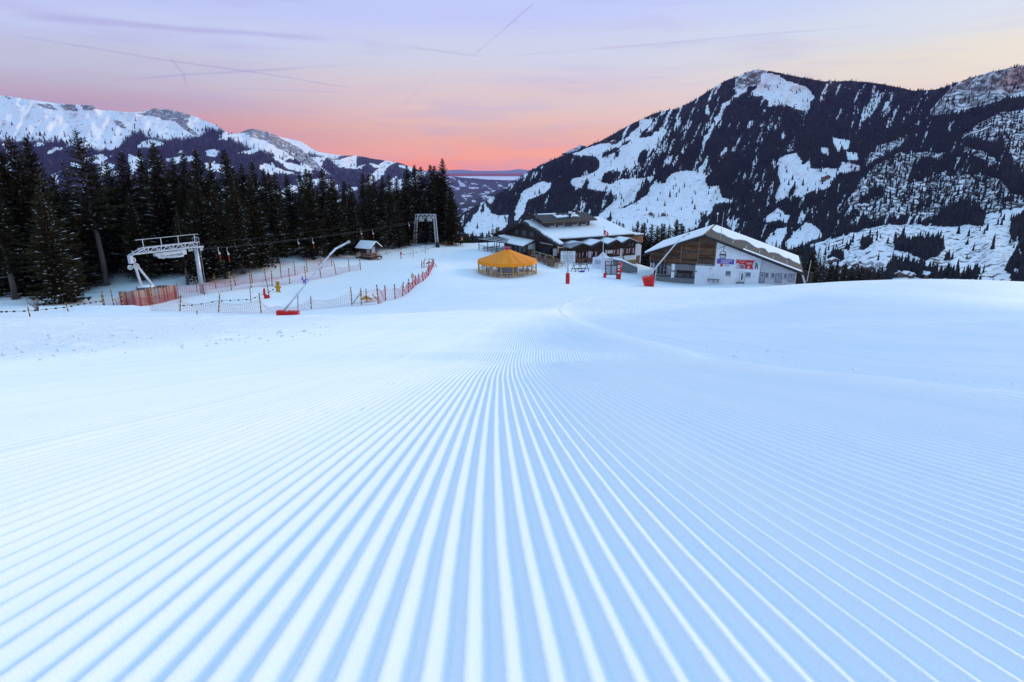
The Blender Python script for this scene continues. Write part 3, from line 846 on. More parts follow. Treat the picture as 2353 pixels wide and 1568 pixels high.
# ---------------------------------------------------------------- left range
crestB = interp_pts([(-700, 300), (-300, 235), (0, 219), (60, 228), (130, 238), (170, 241), (214, 243), (222, 252), (280, 257), (300, 258), (335, 256), (352, 249), (400, 254), (440, 265), (470, 277), (500, 290), (525, 307),
                     (545, 308), (562, 300), (580, 296), (610, 302), (640, 314), (690, 325), (730, 349), (775, 356), (800, 358), (825, 358), (850, 364), (880, 368), (920, 375), (945, 385),
                     (970, 394), (1010, 408), (1040, 440), (1080, 500)])
def rB(PX, PY, T):
    return np.interp(PY, [220, 300, 360, 440, 560], [6300, 5700, 5100, 4100, 2500]) * (1 + .45 * sstep(500, 1050, PX))
SB = Sheet(-700, 1085, 420, 150, crestB, 560, rB, .035, 401, 1.0, 1.3)
rockB = [T5([(280, 140), (430, 135), (500, 200), (380, 185)]), T5([(500, 150), (640, 135), (670, 205), (560, 200)]), T5([(690, 130), (830, 140), (825, 190), (700, 205)]), T5([(0, 60), (60, 70), (150, 110), (60, 100)]),
         T5([(1150, 225), (1240, 215), (1320, 165), (1480, 180), (1640, 230), (1600, 330), (1480, 290), (1400, 280), (1300, 255)]), T5([(955, 280), (1040, 285), (1105, 375), (1000, 335)]),
         T5([(1470, 250), (1540, 290), (1640, 350), (1730, 430), (1650, 415), (1550, 345)]), T5([(2010, 395), (2130, 340), (2250, 355), (2380, 440), (2380, 520), (2200, 410)]),
         T6([(-10, 10), (70, 40), (200, 80), (300, 130), (430, 210), (560, 330), (650, 400), (500, 350), (300, 235), (120, 125), (-10, 95)])]
fB = interp_pts(T5([(-900, 470), (0, 480), (150, 470), (330, 485), (500, 480), (580, 500), (700, 530), (850, 560), (1000, 520), (1100, 440), (1200, 395), (1250, 440), (1300, 460), (1450, 480), (1550, 455), (1650, 440), (1740, 425),
                    (1800, 380), (1900, 400), (2000, 470), (2100, 520), (2353, 600)]) + T6([(200, 300), (300, 270), (450, 240), (560, 260), (650, 300), (780, 260), (900, 260), (1050, 280), (1300, 330)]))
clearB = [T5([(1090, 570), (1220, 600), (1230, 640), (1120, 760), (1100, 640)]), T5([(840, 640), (960, 650), (950, 690), (840, 680)]), T5([(1750, 545), (1860, 555), (1850, 600), (1760, 590)]),
          T5([(1750, 650), (1930, 660), (1920, 730), (1780, 720)]), T5([(600, 640), (720, 650), (700, 690), (620, 680)]), T6([(640, 285), (830, 240), (838, 345), (700, 330)]), T6([(170, 255), (430, 330), (500, 390), (300, 350)]),
          T6([(70, 310), (230, 340), (380, 390), (200, 380), (90, 360)]), T6([(560, 225), (700, 235), (690, 265), (590, 250)]), T6([(930, 290), (1040, 330), (980, 340)]), T6([(1160, 310), (1280, 340), (1280, 370), (1180, 340)]),
          T5([(2250, 650), (2353, 660), (2353, 760), (2280, 740)])]
f_rockB = any_poly(rockB, 2.2, .12, 13); f_clB = any_poly(clearB, 3, .1, 15)
def forestB(px, py):
    e = fB(px) + 12 * fbm(px * .05, py * .05, 3, 411)
    d = sstep(-46, 8, py - e) * .95
    d = np.maximum(d ** 2.6, .008 * (py > fB(px) - 45))
    d = np.where(fbm((px + py) * .03, py * .06, 4, 421) > .125, d * .10, d)
    d = np.where(f_clB(px, py), .03, d)
    d = np.where(f_rockB(px, py), d * .3, d)
    return d
meB = SB.mesh('mountain', {'forest': lambda x, y: forestB(x, y) * 1.05, 'rock': lambda x, y: f_rockB(x, y).astype(float) * .70, 'mottle': lambda x, y: .38 + .3 * np.clip(fbm(x * .03, y * .05, 3, 441) * 2, -.3, .5)})
oB = link('mountain', meB, mountain_material('snowy_range', snow=(.94, .95, .97), rock1=(.07, .065, .06), rock2=(.28, .26, .25), rs=.024, ms=.03))
tag(oB, 'long snowy range with rock bands beyond the spruce forest', None, None, 'structure')
P1, h1 = scatter(SB, 36000, forestB, 17, 32, 431, 250, 470, -400, 1080)
oF = cone_trees('range_forest', P1, h1, 433, .19)
tag(oF, 'band of distant conifers on the flank of the snowy range', None, None, 'stuff')

# ---------------------------------------------------------------- far valley hills, the purple spur, the sea of fog
def hill(name, label, crest, foot, rfun, px0, px1, mat_, attrs, nc=200, nr=60, amp=.05, seed=500, jag=1.2):
    S = Sheet(px0, px1, nc, nr, crest, foot, rfun, amp, seed, jag)
    o = link(name, S.mesh(name, attrs), mat_)
    tag(o, label, None, None, 'structure')
    return S
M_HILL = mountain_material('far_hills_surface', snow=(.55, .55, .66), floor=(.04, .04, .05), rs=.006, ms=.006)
def fh(seed, k):
    def f(x, y):
        return np.where(fbm(x * .07 - y * .05, y * .22, 4, seed) > k, 0.05, .9)
    return f
zero = lambda x, y: np.zeros(x.shape)
mid3 = lambda x, y: np.full(x.shape, .3)
c1 = interp_pts([(900, 400), (1015, 405), (1030, 404), (1060, 408), (1110, 412), (1150, 414), (1200, 416), (1300, 412)])
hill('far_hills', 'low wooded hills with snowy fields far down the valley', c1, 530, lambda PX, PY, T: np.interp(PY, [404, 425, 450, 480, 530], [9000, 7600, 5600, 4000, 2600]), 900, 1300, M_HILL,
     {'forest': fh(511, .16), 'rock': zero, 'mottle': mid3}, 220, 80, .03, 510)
c2 = interp_pts([(1040, 480), (1080, 462), (1120, 446), (1150, 434), (1180, 416), (1205, 400), (1225, 388), (1245, 378), (1262, 372), (1300, 360), (1340, 352)])
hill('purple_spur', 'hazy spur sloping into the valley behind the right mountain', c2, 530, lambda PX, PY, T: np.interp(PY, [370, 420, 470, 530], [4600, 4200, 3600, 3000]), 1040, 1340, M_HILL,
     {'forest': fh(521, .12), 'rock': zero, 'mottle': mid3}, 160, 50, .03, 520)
c3 = interp_pts([(1296, 352), (1310, 345), (1322, 340), (1334, 334), (1345, 336), (1358, 342), (1380, 352)])
hill('rocky_knoll', 'small rocky knoll poking over the mountain shoulder', c3, 380, lambda PX, PY, T: np.interp(PY, [330, 380], [2500, 2300]), 1292, 1385, M_HILL,
     {'forest': fh(531, .04), 'rock': zero, 'mottle': mid3}, 60, 20, .02, 530, 2.0)
M_FOG = mat('fog_sea', (.86, .86, .92), 1.0, noise=(.80, .80, .88), scale=.0006, spec=0.0)
fx = np.linspace(-5200, 5200, 60); fy = np.linspace(9200, 15500, 60)
FX, FY = np.meshgrid(fx, fy)
FZ = -150 + 30 * fbm(FX * .0006, FY * .0006, 3, 541) + (FY - 9200) * .0165 * .0
i = np.arange(3600).reshape(60, 60)
fog = link('fog_sea', np_mesh('fog_sea', np.stack([FX, FY, FZ], -1).reshape(-1, 3), np.stack([i[:-1, :-1], i[:-1, 1:], i[1:, 1:], i[1:, :-1]], -1).reshape(-1, 4), True), M_FOG)
tag(fog, 'pale sea of fog lying over the lowland', None, None, 'structure')
c4 = interp_pts([(700, 392), (1000, 393), (1040, 391), (1060, 390), (1090, 393), (1130, 393), (1170, 392), (1190, 389), (1210, 391), (1300, 392), (1500, 390)])
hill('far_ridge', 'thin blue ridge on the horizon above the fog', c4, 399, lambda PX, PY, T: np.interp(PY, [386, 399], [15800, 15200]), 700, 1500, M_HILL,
     {'forest': lambda x, y: np.full(x.shape, .56), 'rock': zero, 'mottle': zero}, 120, 8, .004, 540, .6)  # even half mix of snow and forest colour: distance haze painted into the ridge

# ---------------------------------------------------------------- valley floor that closes the gap between the snow slope and the mountains
va = np.radians(np.linspace(-75, 75, 120)); vr = np.geomspace(190, 3200, 60)
VR, VA = np.meshgrid(vr, va, indexing='ij')
VX, VY = VR * np.sin(VA), VR * np.cos(VA)
VZ = np.interp(VR, [190, 300, 500, 800, 1400, 3200], [-75, -118, -165, -205, -260, -420]) + 14 * fbm(VX * .004, VY * .004, 4, 551)
i = np.arange(VR.size).reshape(VR.shape)
vm = np_mesh('valley_floor', np.stack([VX, VY, VZ], -1).reshape(-1, 3), np.stack([i[:-1, :-1], i[:-1, 1:], i[1:, 1:], i[1:, :-1]], -1).reshape(-1, 4), True)
for k, v in (('forest', fbm(VX * .006, VY * .006, 3, 561).ravel() * 2 + .5), ('rock', np.zeros(VR.size)), ('mottle', np.full(VR.size, .35))):
    attr(vm, k, v)
vf = link('valley_floor', vm, mountain_material('valley_floor_surface', ms=.05))
tag(vf, 'snow covered valley floor below the slope', None, None, 'structure')

# ---------------------------------------------------------------- the air
def build_haze():
    mb = MB()
    x0, x1, y0, y1, z0, z1 = -7800, 7800, -120, 16800, -900, 900
    mb.box(((x0 + x1) / 2, (y0 + y1) / 2, (z0 + z1) / 2), (x1 - x0, y1 - y0, z1 - z0))
    m = bpy.data.materials.new('haze_air'); m.use_nodes = True
    nt = m.node_tree
    for n in list(nt.nodes):
        if n.type != 'OUTPUT_MATERIAL': nt.nodes.remove(n)
    v = nt.nodes.new('ShaderNodeVolumePrincipled')
    v.inputs['Color'].default_value = (.37, .31, .95, 1)
    v.inputs['Density'].default_value = 3.3e-5
    v.inputs['Anisotropy'].default_value = 0.0
    nt.links.new(v.outputs[0], nt.nodes['Material Output'].inputs['Volume'])
    o = mb.build('haze', m)
    tag(o, 'thin lavender haze filling the valley air', None, None, 'stuff')
build_haze()
# ================================================================== SPRUCES
def foliage_mat():
    m = bpy.data.materials.new('spruce_needles'); m.use_nodes = True
    nt = m.node_tree; L = nt.links.new; b = nt.nodes['Principled BSDF']
    b.inputs['Roughness'].default_value = .85; b.inputs['Specular IOR Level'].default_value = .08
    g = nt.nodes.new('ShaderNodeNewGeometry')
    n = nt.nodes.new('ShaderNodeTexNoise'); n.inputs['Scale'].default_value = .9; n.inputs['Detail'].default_value = 4
    L(g.outputs['Position'], n.inputs['Vector'])
    n2 = nt.nodes.new('ShaderNodeTexNoise'); n2.inputs['Scale'].default_value = .12
    L(g.outputs['Position'], n2.inputs['Vector'])
    oi = nt.nodes.new('ShaderNodeObjectInfo')
    def MR(v, lo, hi):
        q = nt.nodes.new('ShaderNodeMapRange'); L(v, q.inputs[0]); q.inputs[1].default_value = lo; q.inputs[2].default_value = hi; return q.outputs[0]
    def MX(f, a, c):
        q = nt.nodes.new('ShaderNodeMix'); q.data_type = 'RGBA'; L(f, q.inputs[0])
        for i, v in ((6, a), (7, c)):
            if isinstance(v, tuple): q.inputs[i].default_value = (*v, 1)
            else: L(v, q.inputs[i])
        return q.outputs[2]
    c = MX(MR(n.outputs[0], .40, .70), (.011, .013, .006), (.058, .044, .016))
    c = MX(MR(oi.outputs['Random'], 0, 2.2), c, (.055, .042, .020))
    L(c, b.inputs['Base Color'])
    return m
M_NEEDLE = foliage_mat()
M_BARK = mat('spruce_bark', (.085, .065, .055), .95, noise=(.16, .13, .12), scale=5, stretch=(3, 3, .6), bump=.6, spec=.1)
def spruce_meshes(seed, start=.10, radius=.17, whorls=40, per=8, snow=.22, dense=1.0, lean=.0):
    """a unit-high spruce: returns trunk, crown and snow meshes"""
    rg = random.Random(seed)
    tr = MB(); cr = MB(); sn = MB()
    bend = [(rg.uniform(-.006, .006) + lean * k * .1, rg.uniform(-.006, .006), k / 6) for k in range(7)]
    bend[0] = (0, 0, -.012)
    def axis(f):
        k = min(int(f * 6), 5); a, b = bend[k], bend[k + 1]; t = f * 6 - k
        return (a[0] + (b[0] - a[0]) * t, a[1] + (b[1] - a[1]) * t, max(a[2], 0) + (b[2] - max(a[2], 0)) * t)
    tr.tube(bend, .0145, 8, .0012)
    for k in range(5):                                   # root flare
        a = k * 1.257 + rg.random()
        tr.tube([(math.cos(a) * .008, math.sin(a) * .008, .02), (math.cos(a) * .024, math.sin(a) * .024, -.008)], .006, 4, .003)
    for k in range(10):                                  # dead snags below the crown
        f = rg.uniform(.04, start + .05); a = rg.uniform(0, 6.28); c = axis(f)
        tr.tube([c, (c[0] + math.cos(a) * .04, c[1] + math.sin(a) * .04, c[2] - rg.uniform(-.004, .012))], .0016, 3, .0006)
    gap = rg.uniform(0, 6.28)
    for w in range(whorls):
        f0 = start + (1 - start) * (w / whorls) ** .92
        for b in range(per):
            f = min(.985, f0 + rg.uniform(-.012, .012))
            g = (f - start) / (1 - start)
            L = radius * (1 - g) ** .80 * (.62 + .38 * min(1, g / .12 + .35)) * rg.uniform(.62, 1.12) + .006
            a = b * 2 * math.pi / per + w * 2.4 + rg.uniform(-.3, .3)
            if rg.random() < .06: L *= 1.22
            if rg.random() < .10 / dense: continue
            ca, sa = math.cos(a), math.sin(a)
            droop = -.34 + .62 * g + rg.uniform(-.10, .10)
            c = axis(f)
            n = 5; sp = []
            for i in range(n + 1):
                t = i / n
                sp.append((c[0] + ca * L * t, c[1] + sa * L * t, c[2] + L * (droop * t + .26 * t * t - .02)))
            wd = L * .20 + .0035
            # flat spray of twigs with a toothed outline
            for i in range(n):
                p, q = sp[i], sp[i + 1]
                ww = wd * (1 - .62 * (i / n)) * rg.uniform(.75, 1.25)
                for s in (-1, 1):
                    tipx = p[0] * .35 + q[0] * .65 + ca * L * .10 - sa * s * ww
                    tipy = p[1] * .35 + q[1] * .65 + sa * L * .10 + ca * s * ww
                    tipz = q[2] - ww * rg.uniform(.25, .65)
                    cr.add([p, q, (tipx, tipy, tipz)], [(0, 1, 2)])
                if rg.random() < .85 * dense:              # hanging twigs
                    dz = (.012 + .10 * L) * rg.uniform(.5, 1.3)
                    ex = rg.uniform(-.5, .5) * ww
                    cr.add([p, q, ((p[0] + q[0]) / 2 - sa * ex, (p[1] + q[1]) / 2 + ca * ex, (p[2] + q[2]) / 2 - dz)], [(0, 1, 2)])
            # snow lying on the outer part of the branch
            pr = 1.6 * snow * (1.6 if math.cos(a - gap) > .2 else .5) * (1.2 - g)
            if rg.random() < pr:
                i0 = rg.choice((2, 3)); p, q = sp[i0], sp[min(n, i0 + rg.choice((1, 1, 2)))]
                ww = wd * rg.uniform(.14, .30)
                up = .0030
                m_ = [(p[0] + q[0]) / 2, (p[1] + q[1]) / 2, (p[2] + q[2]) / 2 + up * 1.9]
                V = [(p[0], p[1], p[2] + up), (m_[0] - sa * ww, m_[1] + ca * ww, m_[2] - up), (q[0], q[1], q[2] + up), (m_[0] + sa * ww, m_[1] - ca * ww, m_[2] - up), tuple(m_)]
                sn.add(V, [(0, 1, 4), (1, 2, 4), (2, 3, 4), (3, 0, 4)])
    # leader
    t = axis(1.0)
    cr.add([(t[0] - .003, t[1], .955), (t[0] + .003, t[1], .955), (t[0], t[1], 1.012)], [(0, 1, 2)])
    cr.add([(t[0], t[1] - .003, .955), (t[0], t[1] + .003, .955), (t[0], t[1], 1.012)], [(0, 1, 2)])
    a = make_mesh('trunk', tr.V, tr.F, True); a.materials.append(M_BARK)
    b = make_mesh('crown', cr.V, cr.F); b.materials.append(M_NEEDLE)
    c = make_mesh('branch_snow', sn.V, sn.F); c.materials.append(M_SNOW)
    return a, b, c
SPRUCE = {'full': [spruce_meshes(1, .04, .180, 54, 9, .34), spruce_meshes(2, .07, .165, 52, 9, .26), spruce_meshes(3, .10, .155, 52, 9, .40), spruce_meshes(4, .06, .19, 52, 9, .22)],
          'high': [spruce_meshes(5, .40, .13, 30, 7, .25, .8), spruce_meshes(6, .24, .14, 34, 7, .25, .9)],
          'thin': [spruce_meshes(7, .10, .12, 40, 6, .45, .55)],
          'low': [spruce_meshes(8, .03, .19, 34, 8, .20), spruce_meshes(9, .05, .18, 30, 7, .12)]}
def spruce(loc, h, kind='full', var=0, label=None, group=None, rz=None, fat=1.0, name='spruce_tree', snow=True):
    a, b, c = SPRUCE[kind][var % len(SPRUCE[kind])]
    o = empty(name, loc, label, 'tree', group, random.uniform(0, 6.28) if rz is None else rz)
    for nm, me in (('trunk', a), ('crown', b)) + ((('branch_snow', c),) if snow else ()):
        p = link(nm, me, None, o); p.scale = (h * fat, h * fat, h)
        if nm == 'branch_snow': p['kind'] = 'stuff'
    return o
def ground_pt(px, Y):
    """the point of the snow at depth Y in the column of a pixel"""
    lo, hi = 200., 1000.
    for _ in range(40):
        m = (lo + hi) / 2; p = at(px, m, Y)
        if p[2] > gz(p[0], p[1]): lo = m
        else: hi = m
    p = at(px, lo, Y); p[2] = float(gz(p[0], p[1]))
    return p
edge = interp_pts([(-200, 680), (0, 668), (60, 690), (140, 697), (250, 668), (330, 650), (420, 655), (450, 650), (560, 628), (640, 606), (760, 592), (830, 584), (900, 573), (960, 563), (1050, 557)])
ORD = ['first', 'second', 'third', 'fourth', 'fifth', 'sixth', 'seventh', 'eighth', 'ninth', 'tenth', 'eleventh', 'twelfth', 'thirteenth', 'fourteenth', 'fifteenth', 'sixteenth', 'seventeenth',
       'eighteenth', 'nineteenth', 'twentieth', 'twenty-first', 'twenty-second', 'twenty-third', 'twenty-fourth', 'twenty-fifth', 'twenty-sixth', 'twenty-seventh', 'twenty-eighth', 'twenty-ninth', 'thirtieth',
       'thirty-first', 'thirty-second', 'thirty-third', 'thirty-fourth', 'thirty-fifth', 'thirty-sixth', 'thirty-seventh', 'thirty-eighth', 'thirty-ninth', 'fortieth']
# (column of the top, row of the top, metres behind the forest edge, kind, variant, fatness)
tops = [(-6, 345, 6, 'full', 0, 1.3), (23, 317, 8, 'full', 3, 1.15), (59, 312, 11, 'full', 2, 1.0), (86, 385, 2, 'high', 1, 1.1), (120, 405, 9, 'full', 1, 1), (143, 366, 9, 'thin', 0, 1.1), (173, 296, 5, 'high', 0, 1.12), (212, 380, 12, 'full', 0, 1),
        (246, 372, 10, 'full', 3, 1.0), (276, 347, 7, 'full', 1, 1.1), (317, 341, 12, 'full', 2, .9), (349, 325, 7, 'full', 0, 1.1), (392, 358, 12, 'full', 3, .9), (419, 350, 9, 'full', 1, .95), (446, 342, 6, 'full', 2, 1.15), (480, 372, 12, 'full', 3, .9),
        (515, 342, 7, 'full', 0, .95), (534, 384, 10, 'full', 2, .9), (553, 374, 6, 'full', 3, .95), (577, 369, 9, 'full', 1, .95), (604, 386, 7, 'full', 2, .95), (629, 394, 5, 'full', 0, .9), (658, 396, 9, 'full', 3, .95), (687, 400, 6, 'full', 1, .95),
        (709, 390, 11, 'full', 2, .9), (738, 386, 5, 'full', 0, 1.0), (763, 410, 8, 'full', 3, .95), (791, 413, 4, 'full', 1, 1.0), (832, 396, 9, 'full', 2, 1.0), (858, 402, 5, 'full', 0, 1.0), (877, 402, 9, 'full', 3, .95), (910, 409, 5, 'full', 1, 1.0),
        (935, 380, 10, 'full', 2, 1.1), (951, 378, 14, 'full', 0, .95), (967, 382, 8, 'full', 3, 1.1), (988, 378, 11, 'full', 1, 1.1), (998, 380, 7, 'full', 2, 1.2), (1017, 400, 10, 'full', 0, 1.2), (1036, 437, 12, 'full', 3, 1.25)]
def stand(px_top, py_top, back):
    """foot and height of a tree whose tip shows at a pixel, standing some metres behind the forest edge"""
    pb = px_top + (max(0, 760 - py_top) * .17 * (1176 - px_top) / 940 if px_top < 1176 else 0) * .72
    e = G(pb, float(edge(pb)))
    Y = e[1] + back
    tip = at(px_top, py_top, Y)
    z = float(gz(tip[0], Y))
    return np.array([tip[0], Y, z]), float(tip[2] - z)
for i, (px, py, back, kind, var, fat) in enumerate(tops):
    b, h = stand(px, py, back)
    spruce(b, h, kind, var, '%s tall dark spruce from the left in the forest skyline' % ORD[i] if i != 6 else 'tallest lanky spruce with long bare trunk left of the lift station', 'spruces of the forest skyline', fat=fat * 1.28)
# lower trees of the forest edge: (foot column, foot row, height in metres, kind, variant, fatness)
front = [(8, 672, 17, 'high', 1, 1.2, 'spruce with low snowy boughs at the left frame edge'), (36, 688, 15, 'high', 1, 1.3, 'thick trunked spruce nearest the left frame edge'), (62, 664, 15, 'high', 0, 1, 'slim spruce trunk just right of the thick left trunk'),
         (78, 672, 17, 'high', 0, 1.1, 'spruce with grey slanting trunk among the left trunks'), (96, 670, 14, 'high', 1, .9, 'dark spruce trunk left of the bushy low spruce'), (142, 697, 13.0, 'full', 0, 1.15, 'broad snowy spruce standing foremost at the left'), (172, 694, 3.4, 'low', 0, 1.7, 'low bushy spruce beside the foremost left spruce'),
         (330, 645, 12, 'full', 1, 1.1, 'dark spruce behind the grey lift girder'), (432, 655, 10, 'high', 1, 1.1, 'spruce with pale trunk behind the lift portal post'), (520, 640, 13, 'full', 2, 1.25, 'snow flecked spruce right of the lift portal'), (478, 646, 14, 'full', 3, 1.2, 'wide spruce just behind the lift portal post'),
         (560, 628, 14, 'full', 2, 1.15, 'snow flecked spruce above the fenced lower track'), (598, 616, 13.5, 'full', 0, 1.2, 'spruce with bare lower trunk left of the lean-to shed'), (640, 606, 14, 'full', 2, 1.1, 'spruce right behind the lean-to shed'), (722, 598, 15, 'full', 1, 1.15, 'spruce rising right of the lean-to shed'), (775, 590, 14, 'full', 3, 1.15, 'wide dark spruce left of the ticket hut'),
         (758, 592, 9, 'full', 2, 1.2, 'short snowy spruce left of the ticket hut'), (815, 585, 13, 'full', 0, 1.1, 'spruce right behind the ticket hut roof'), (858, 577, 15, 'full', 1, 1.1, 'spruce behind the wooden board on posts'), (902, 572, 15, 'full', 2, 1.1, 'spruce right of the wooden board on posts'), (940, 564, 14, 'full', 3, 1.1, 'spruce behind the left leg of the lattice tower'), (918, 569, 10, 'full', 0, 1.1, 'short spruce between wooden board and lattice tower'),
         (978, 561, 12, 'full', 1, 1.15, 'short spruce framed between the lattice tower legs'), (1012, 559, 16, 'full', 2, 1.1, 'spruce behind the right leg of the lattice tower'), (1038, 558, 13, 'full', 0, 1.2, 'last spruce at the right end of the forest edge'), (1022, 560, 19, 'full', 3, 1.05, 'tall spruce near the right end of the forest edge')]
for px, py, h, kind, var, fat, lab in front:
    b = G(px, py)
    spruce(b, h, kind, var, lab, 'spruces of the forest edge', fat=fat * 1.12)
# the depth of the wood: crowns that only show in the gaps
rg = random.Random(5)
for k in range(110):
    px = -160 + 1190 * (k + rg.random()) / 110
    e = G(px, float(edge(px)))
    Y = e[1] + rg.uniform(5, 28)
    X = e[0] * Y / e[1]
    z = float(gz(X, Y))
    skyl = np.interp(px, [-200, 60, 140, 240, 450, 620, 800, 900, 960, 1040], [390, 370, 420, 400, 385, 420, 430, 425, 415, 450])
    tip = at(px, skyl + rg.uniform(5, 60), Y)
    spruce((X, Y, z), max(6, tip[2] - z), 'full', k, 'dark spruce half hidden in the depth of the left forest', 'spruces in the depth of the left forest', fat=rg.uniform(1.3, 1.7), snow=False)
# young leafless bush left of the fence
def bush(px, py, h):
    b = G(px, py); m = MB(); r2 = random.Random(3)
    for k in range(26):
        a = r2.uniform(0, 6.28); s = r2.uniform(.3, 1) * h * .7
        p1 = b + np.array([math.cos(a) * s * .35, math.sin(a) * s * .35, h * .45 * r2.uniform(.7, 1.1)]); p2 = b + np.array([math.cos(a) * s * .8, math.sin(a) * s * .8, h * r2.uniform(.6, 1.0)])
        m.tube([b - np.array([0, 0, .05]), p1, p2], .018, 4, .005)
        for q in range(3):
            p3 = p1 + (p2 - p1) * r2.random(); m.tube([p3, p3 + np.array([r2.uniform(-.3, .3), r2.uniform(-.3, .3), r2.uniform(.05, .35)]) * h * .6], .008, 3, .004)
    o = m.build('bare_bush', M_BARK)
    tag(o, 'small leafless bush poking from the snow at far left', 'bush')
bush(88, 716, 1.5)
# spruces on the drop behind the buildings
def far_spruce(px, py_top, py_foot, Y, var, lab, grp):
    tip = at(px, py_top, Y); ft = at(px, py_foot, Y)
    z = min(float(gz(tip[0], Y)), ft[2])
    spruce((tip[0], Y, z), tip[2] - z, 'full', var, lab, grp, fat=random.uniform(.9, 1.15))
rg = random.Random(9)
for k in range(17):
    far_spruce(1052 + k * 7.2 + rg.uniform(-2.5, 2.5), 534 + rg.uniform(-8, 14) + (8 if k < 4 else 0) - (6 if 10 < k < 14 else 0), 575, 172 + rg.uniform(-10, 25), k, '%s small spruce from the left on the drop left of the restaurant' % ORD[k], 'spruces left of the restaurant')
for k in range(20):
    px = 1376 + k * 11 + rg.uniform(-4, 4)
    far_spruce(px, np.interp(px, [1370, 1440, 1480, 1510, 1560, 1600], [506, 520, 512, 516, 510, 516]) + rg.uniform(-9, 10), 640, 165 + rg.uniform(-12, 30), k, '%s dark spruce from the left in the row behind restaurant and station' % ORD[k], 'spruces behind the buildings')
for k in range(13):
    px = 1596 + k * 20 + rg.uniform(-5, 5)
    far_spruce(px, np.interp(px, [1590, 1700, 1790, 1830, 1860], [530, 560, 575, 566, 590]) + rg.uniform(-8, 10), 655, 165 + rg.uniform(-12, 30), k, '%s dark spruce from the left rising behind the gondola station roof' % ORD[k], 'spruces behind the buildings')
for k, (px, py, v) in enumerate([(1872, 572, 0), (1884, 566, 2), (1897, 574, 1), (1862, 584, 3), (1912, 600, 0), (1926, 606, 1), (1944, 604, 2), (1960, 612, 3), (1980, 610, 0), (2000, 616, 1), (2022, 612, 2)]):
    tip = at(px, py, 150 + 4 * (k % 3)); Y = tip[1]; z = min(float(gz(tip[0], Y)), tip[2] - 9)
    spruce((tip[0], Y, z), tip[2] - z, 'thin' if k in (1, 2) else 'full', v, '%s spruce crown right of the gondola station, counted from the station' % ORD[k], 'spruces right of the gondola station', fat=1.1)
# ================================================================== SKI LIFT, FENCES, SNOW LANCES, HUTS
def Z1(x, y): return (218.3 + x * .1806, 516.9 + y * .1806)
def Z2(x, y): return (574.4 + x * .2051, 516.9 + y * .2051)
def Z3(x, y): return (1056.9 + x * .1953, 471 + y * .1953)
def Z4(x, y): return (1436 + x * .1953, 471 + y * .1953)
def Z5(x, y): return (x / 5.226 / 1.741, (1000 + y / 5.226) / 1.741)
def Z6(x, y): return (792.6 + x * .1269, 476.7 + y * .1269)
def onplane(p, P0, n):
    r = ray(*p); return r * (float(np.dot(P0, n)) / float(np.dot(r, n)))
def V3(*a): return np.array(a, float)
UP = V3(0, 0, 1)
M_STEEL = mat('galvanised_steel', (.52, .53, .56), .45, .55, noise=(.40, .41, .44), scale=3, spec=.4)
M_STEELP = mat('pale_painted_steel', (.66, .67, .70), .5, .1, noise=(.50, .50, .53), scale=4)
M_ROPE = mat('steel_rope', (.10, .10, .11), .5, .5)
M_RED = mat('red_padding', (.72, .015, .012), .45, noise=(.55, .012, .01), scale=3, bump=.15)
M_REDST = mat('red_stick', (.62, .05, .02), .5)
M_WHITE = mat('white_paint', (.78, .78, .80), .5, noise=(.66, .67, .70), scale=4)
M_WOOD = mat('weathered_planks', (.36, .15, .10), .85, noise=(.46, .34, .30), scale=2.5, stretch=(6, 6, .5), bump=.3, contrast=(.3, .7))
M_WOODG = mat('greyed_planks', (.24, .17, .15), .85, noise=(.40, .36, .34), scale=2.5, stretch=(6, 6, .5), bump=.3)
M_WOODR = mat('red_brown_planks', (.30, .10, .06), .85, noise=(.20, .08, .06), scale=2.5, stretch=(6, 6, .5), bump=.3)
M_WOODD = mat('dark_wood', (.026, .017, .013), .8, noise=(.055, .034, .024), scale=3, stretch=(1, 1, 5), bump=.2)
M_WOODB = mat('brown_wood', (.13, .062, .032), .8, noise=(.07, .036, .022), scale=3, stretch=(5, 5, .6), bump=.2)
M_YEL = mat('yellow_board', (.66, .33, .02), .6, noise=(.50, .24, .02), scale=3)
M_BLACK = mat('black_rubber', (.015, .015, .016), .7)
M_CONC = mat('concrete', (.22, .22, .23), .9, noise=(.14, .14, .15), scale=3, bump=.3)
M_PURPLE = mat('lilac_paint', (.24, .17, .46), .6)
M_NETR = mat('red_net', (.60, .05, .10), .8)
M_NETD = mat('dark_net', (.36, .05, .12), .8)
M_NETO = mat('orange_net', (.55, .10, .08), .8)
def pole_mat():
    m = bpy.data.materials.new('striped_pole'); m.use_nodes = True
    nt = m.node_tree; b = nt.nodes['Principled BSDF']; b.inputs['Roughness'].default_value = .55
    t = nt.nodes.new('ShaderNodeTexCoord'); s = nt.nodes.new('ShaderNodeSeparateXYZ'); nt.links.new(t.outputs['Object'], s.inputs[0])
    md = nt.nodes.new('ShaderNodeMath'); md.operation = 'PINGPONG'; md.inputs[1].default_value = .24; nt.links.new(s.outputs['Z'], md.inputs[0])
    gt = nt.nodes.new('ShaderNodeMath'); gt.operation = 'GREATER_THAN'; gt.inputs[1].default_value = .11; nt.links.new(md.outputs[0], gt.inputs[0])
    mx = nt.nodes.new('ShaderNodeMix'); mx.data_type = 'RGBA'; mx.inputs[6].default_value = (.62, .28, .015, 1); mx.inputs[7].default_value = (.03, .022, .02, 1)
    nt.links.new(gt.outputs[0], mx.inputs[0]); nt.links.new(mx.outputs[2], b.inputs['Base Color'])
    return m
M_POLE = pole_mat()

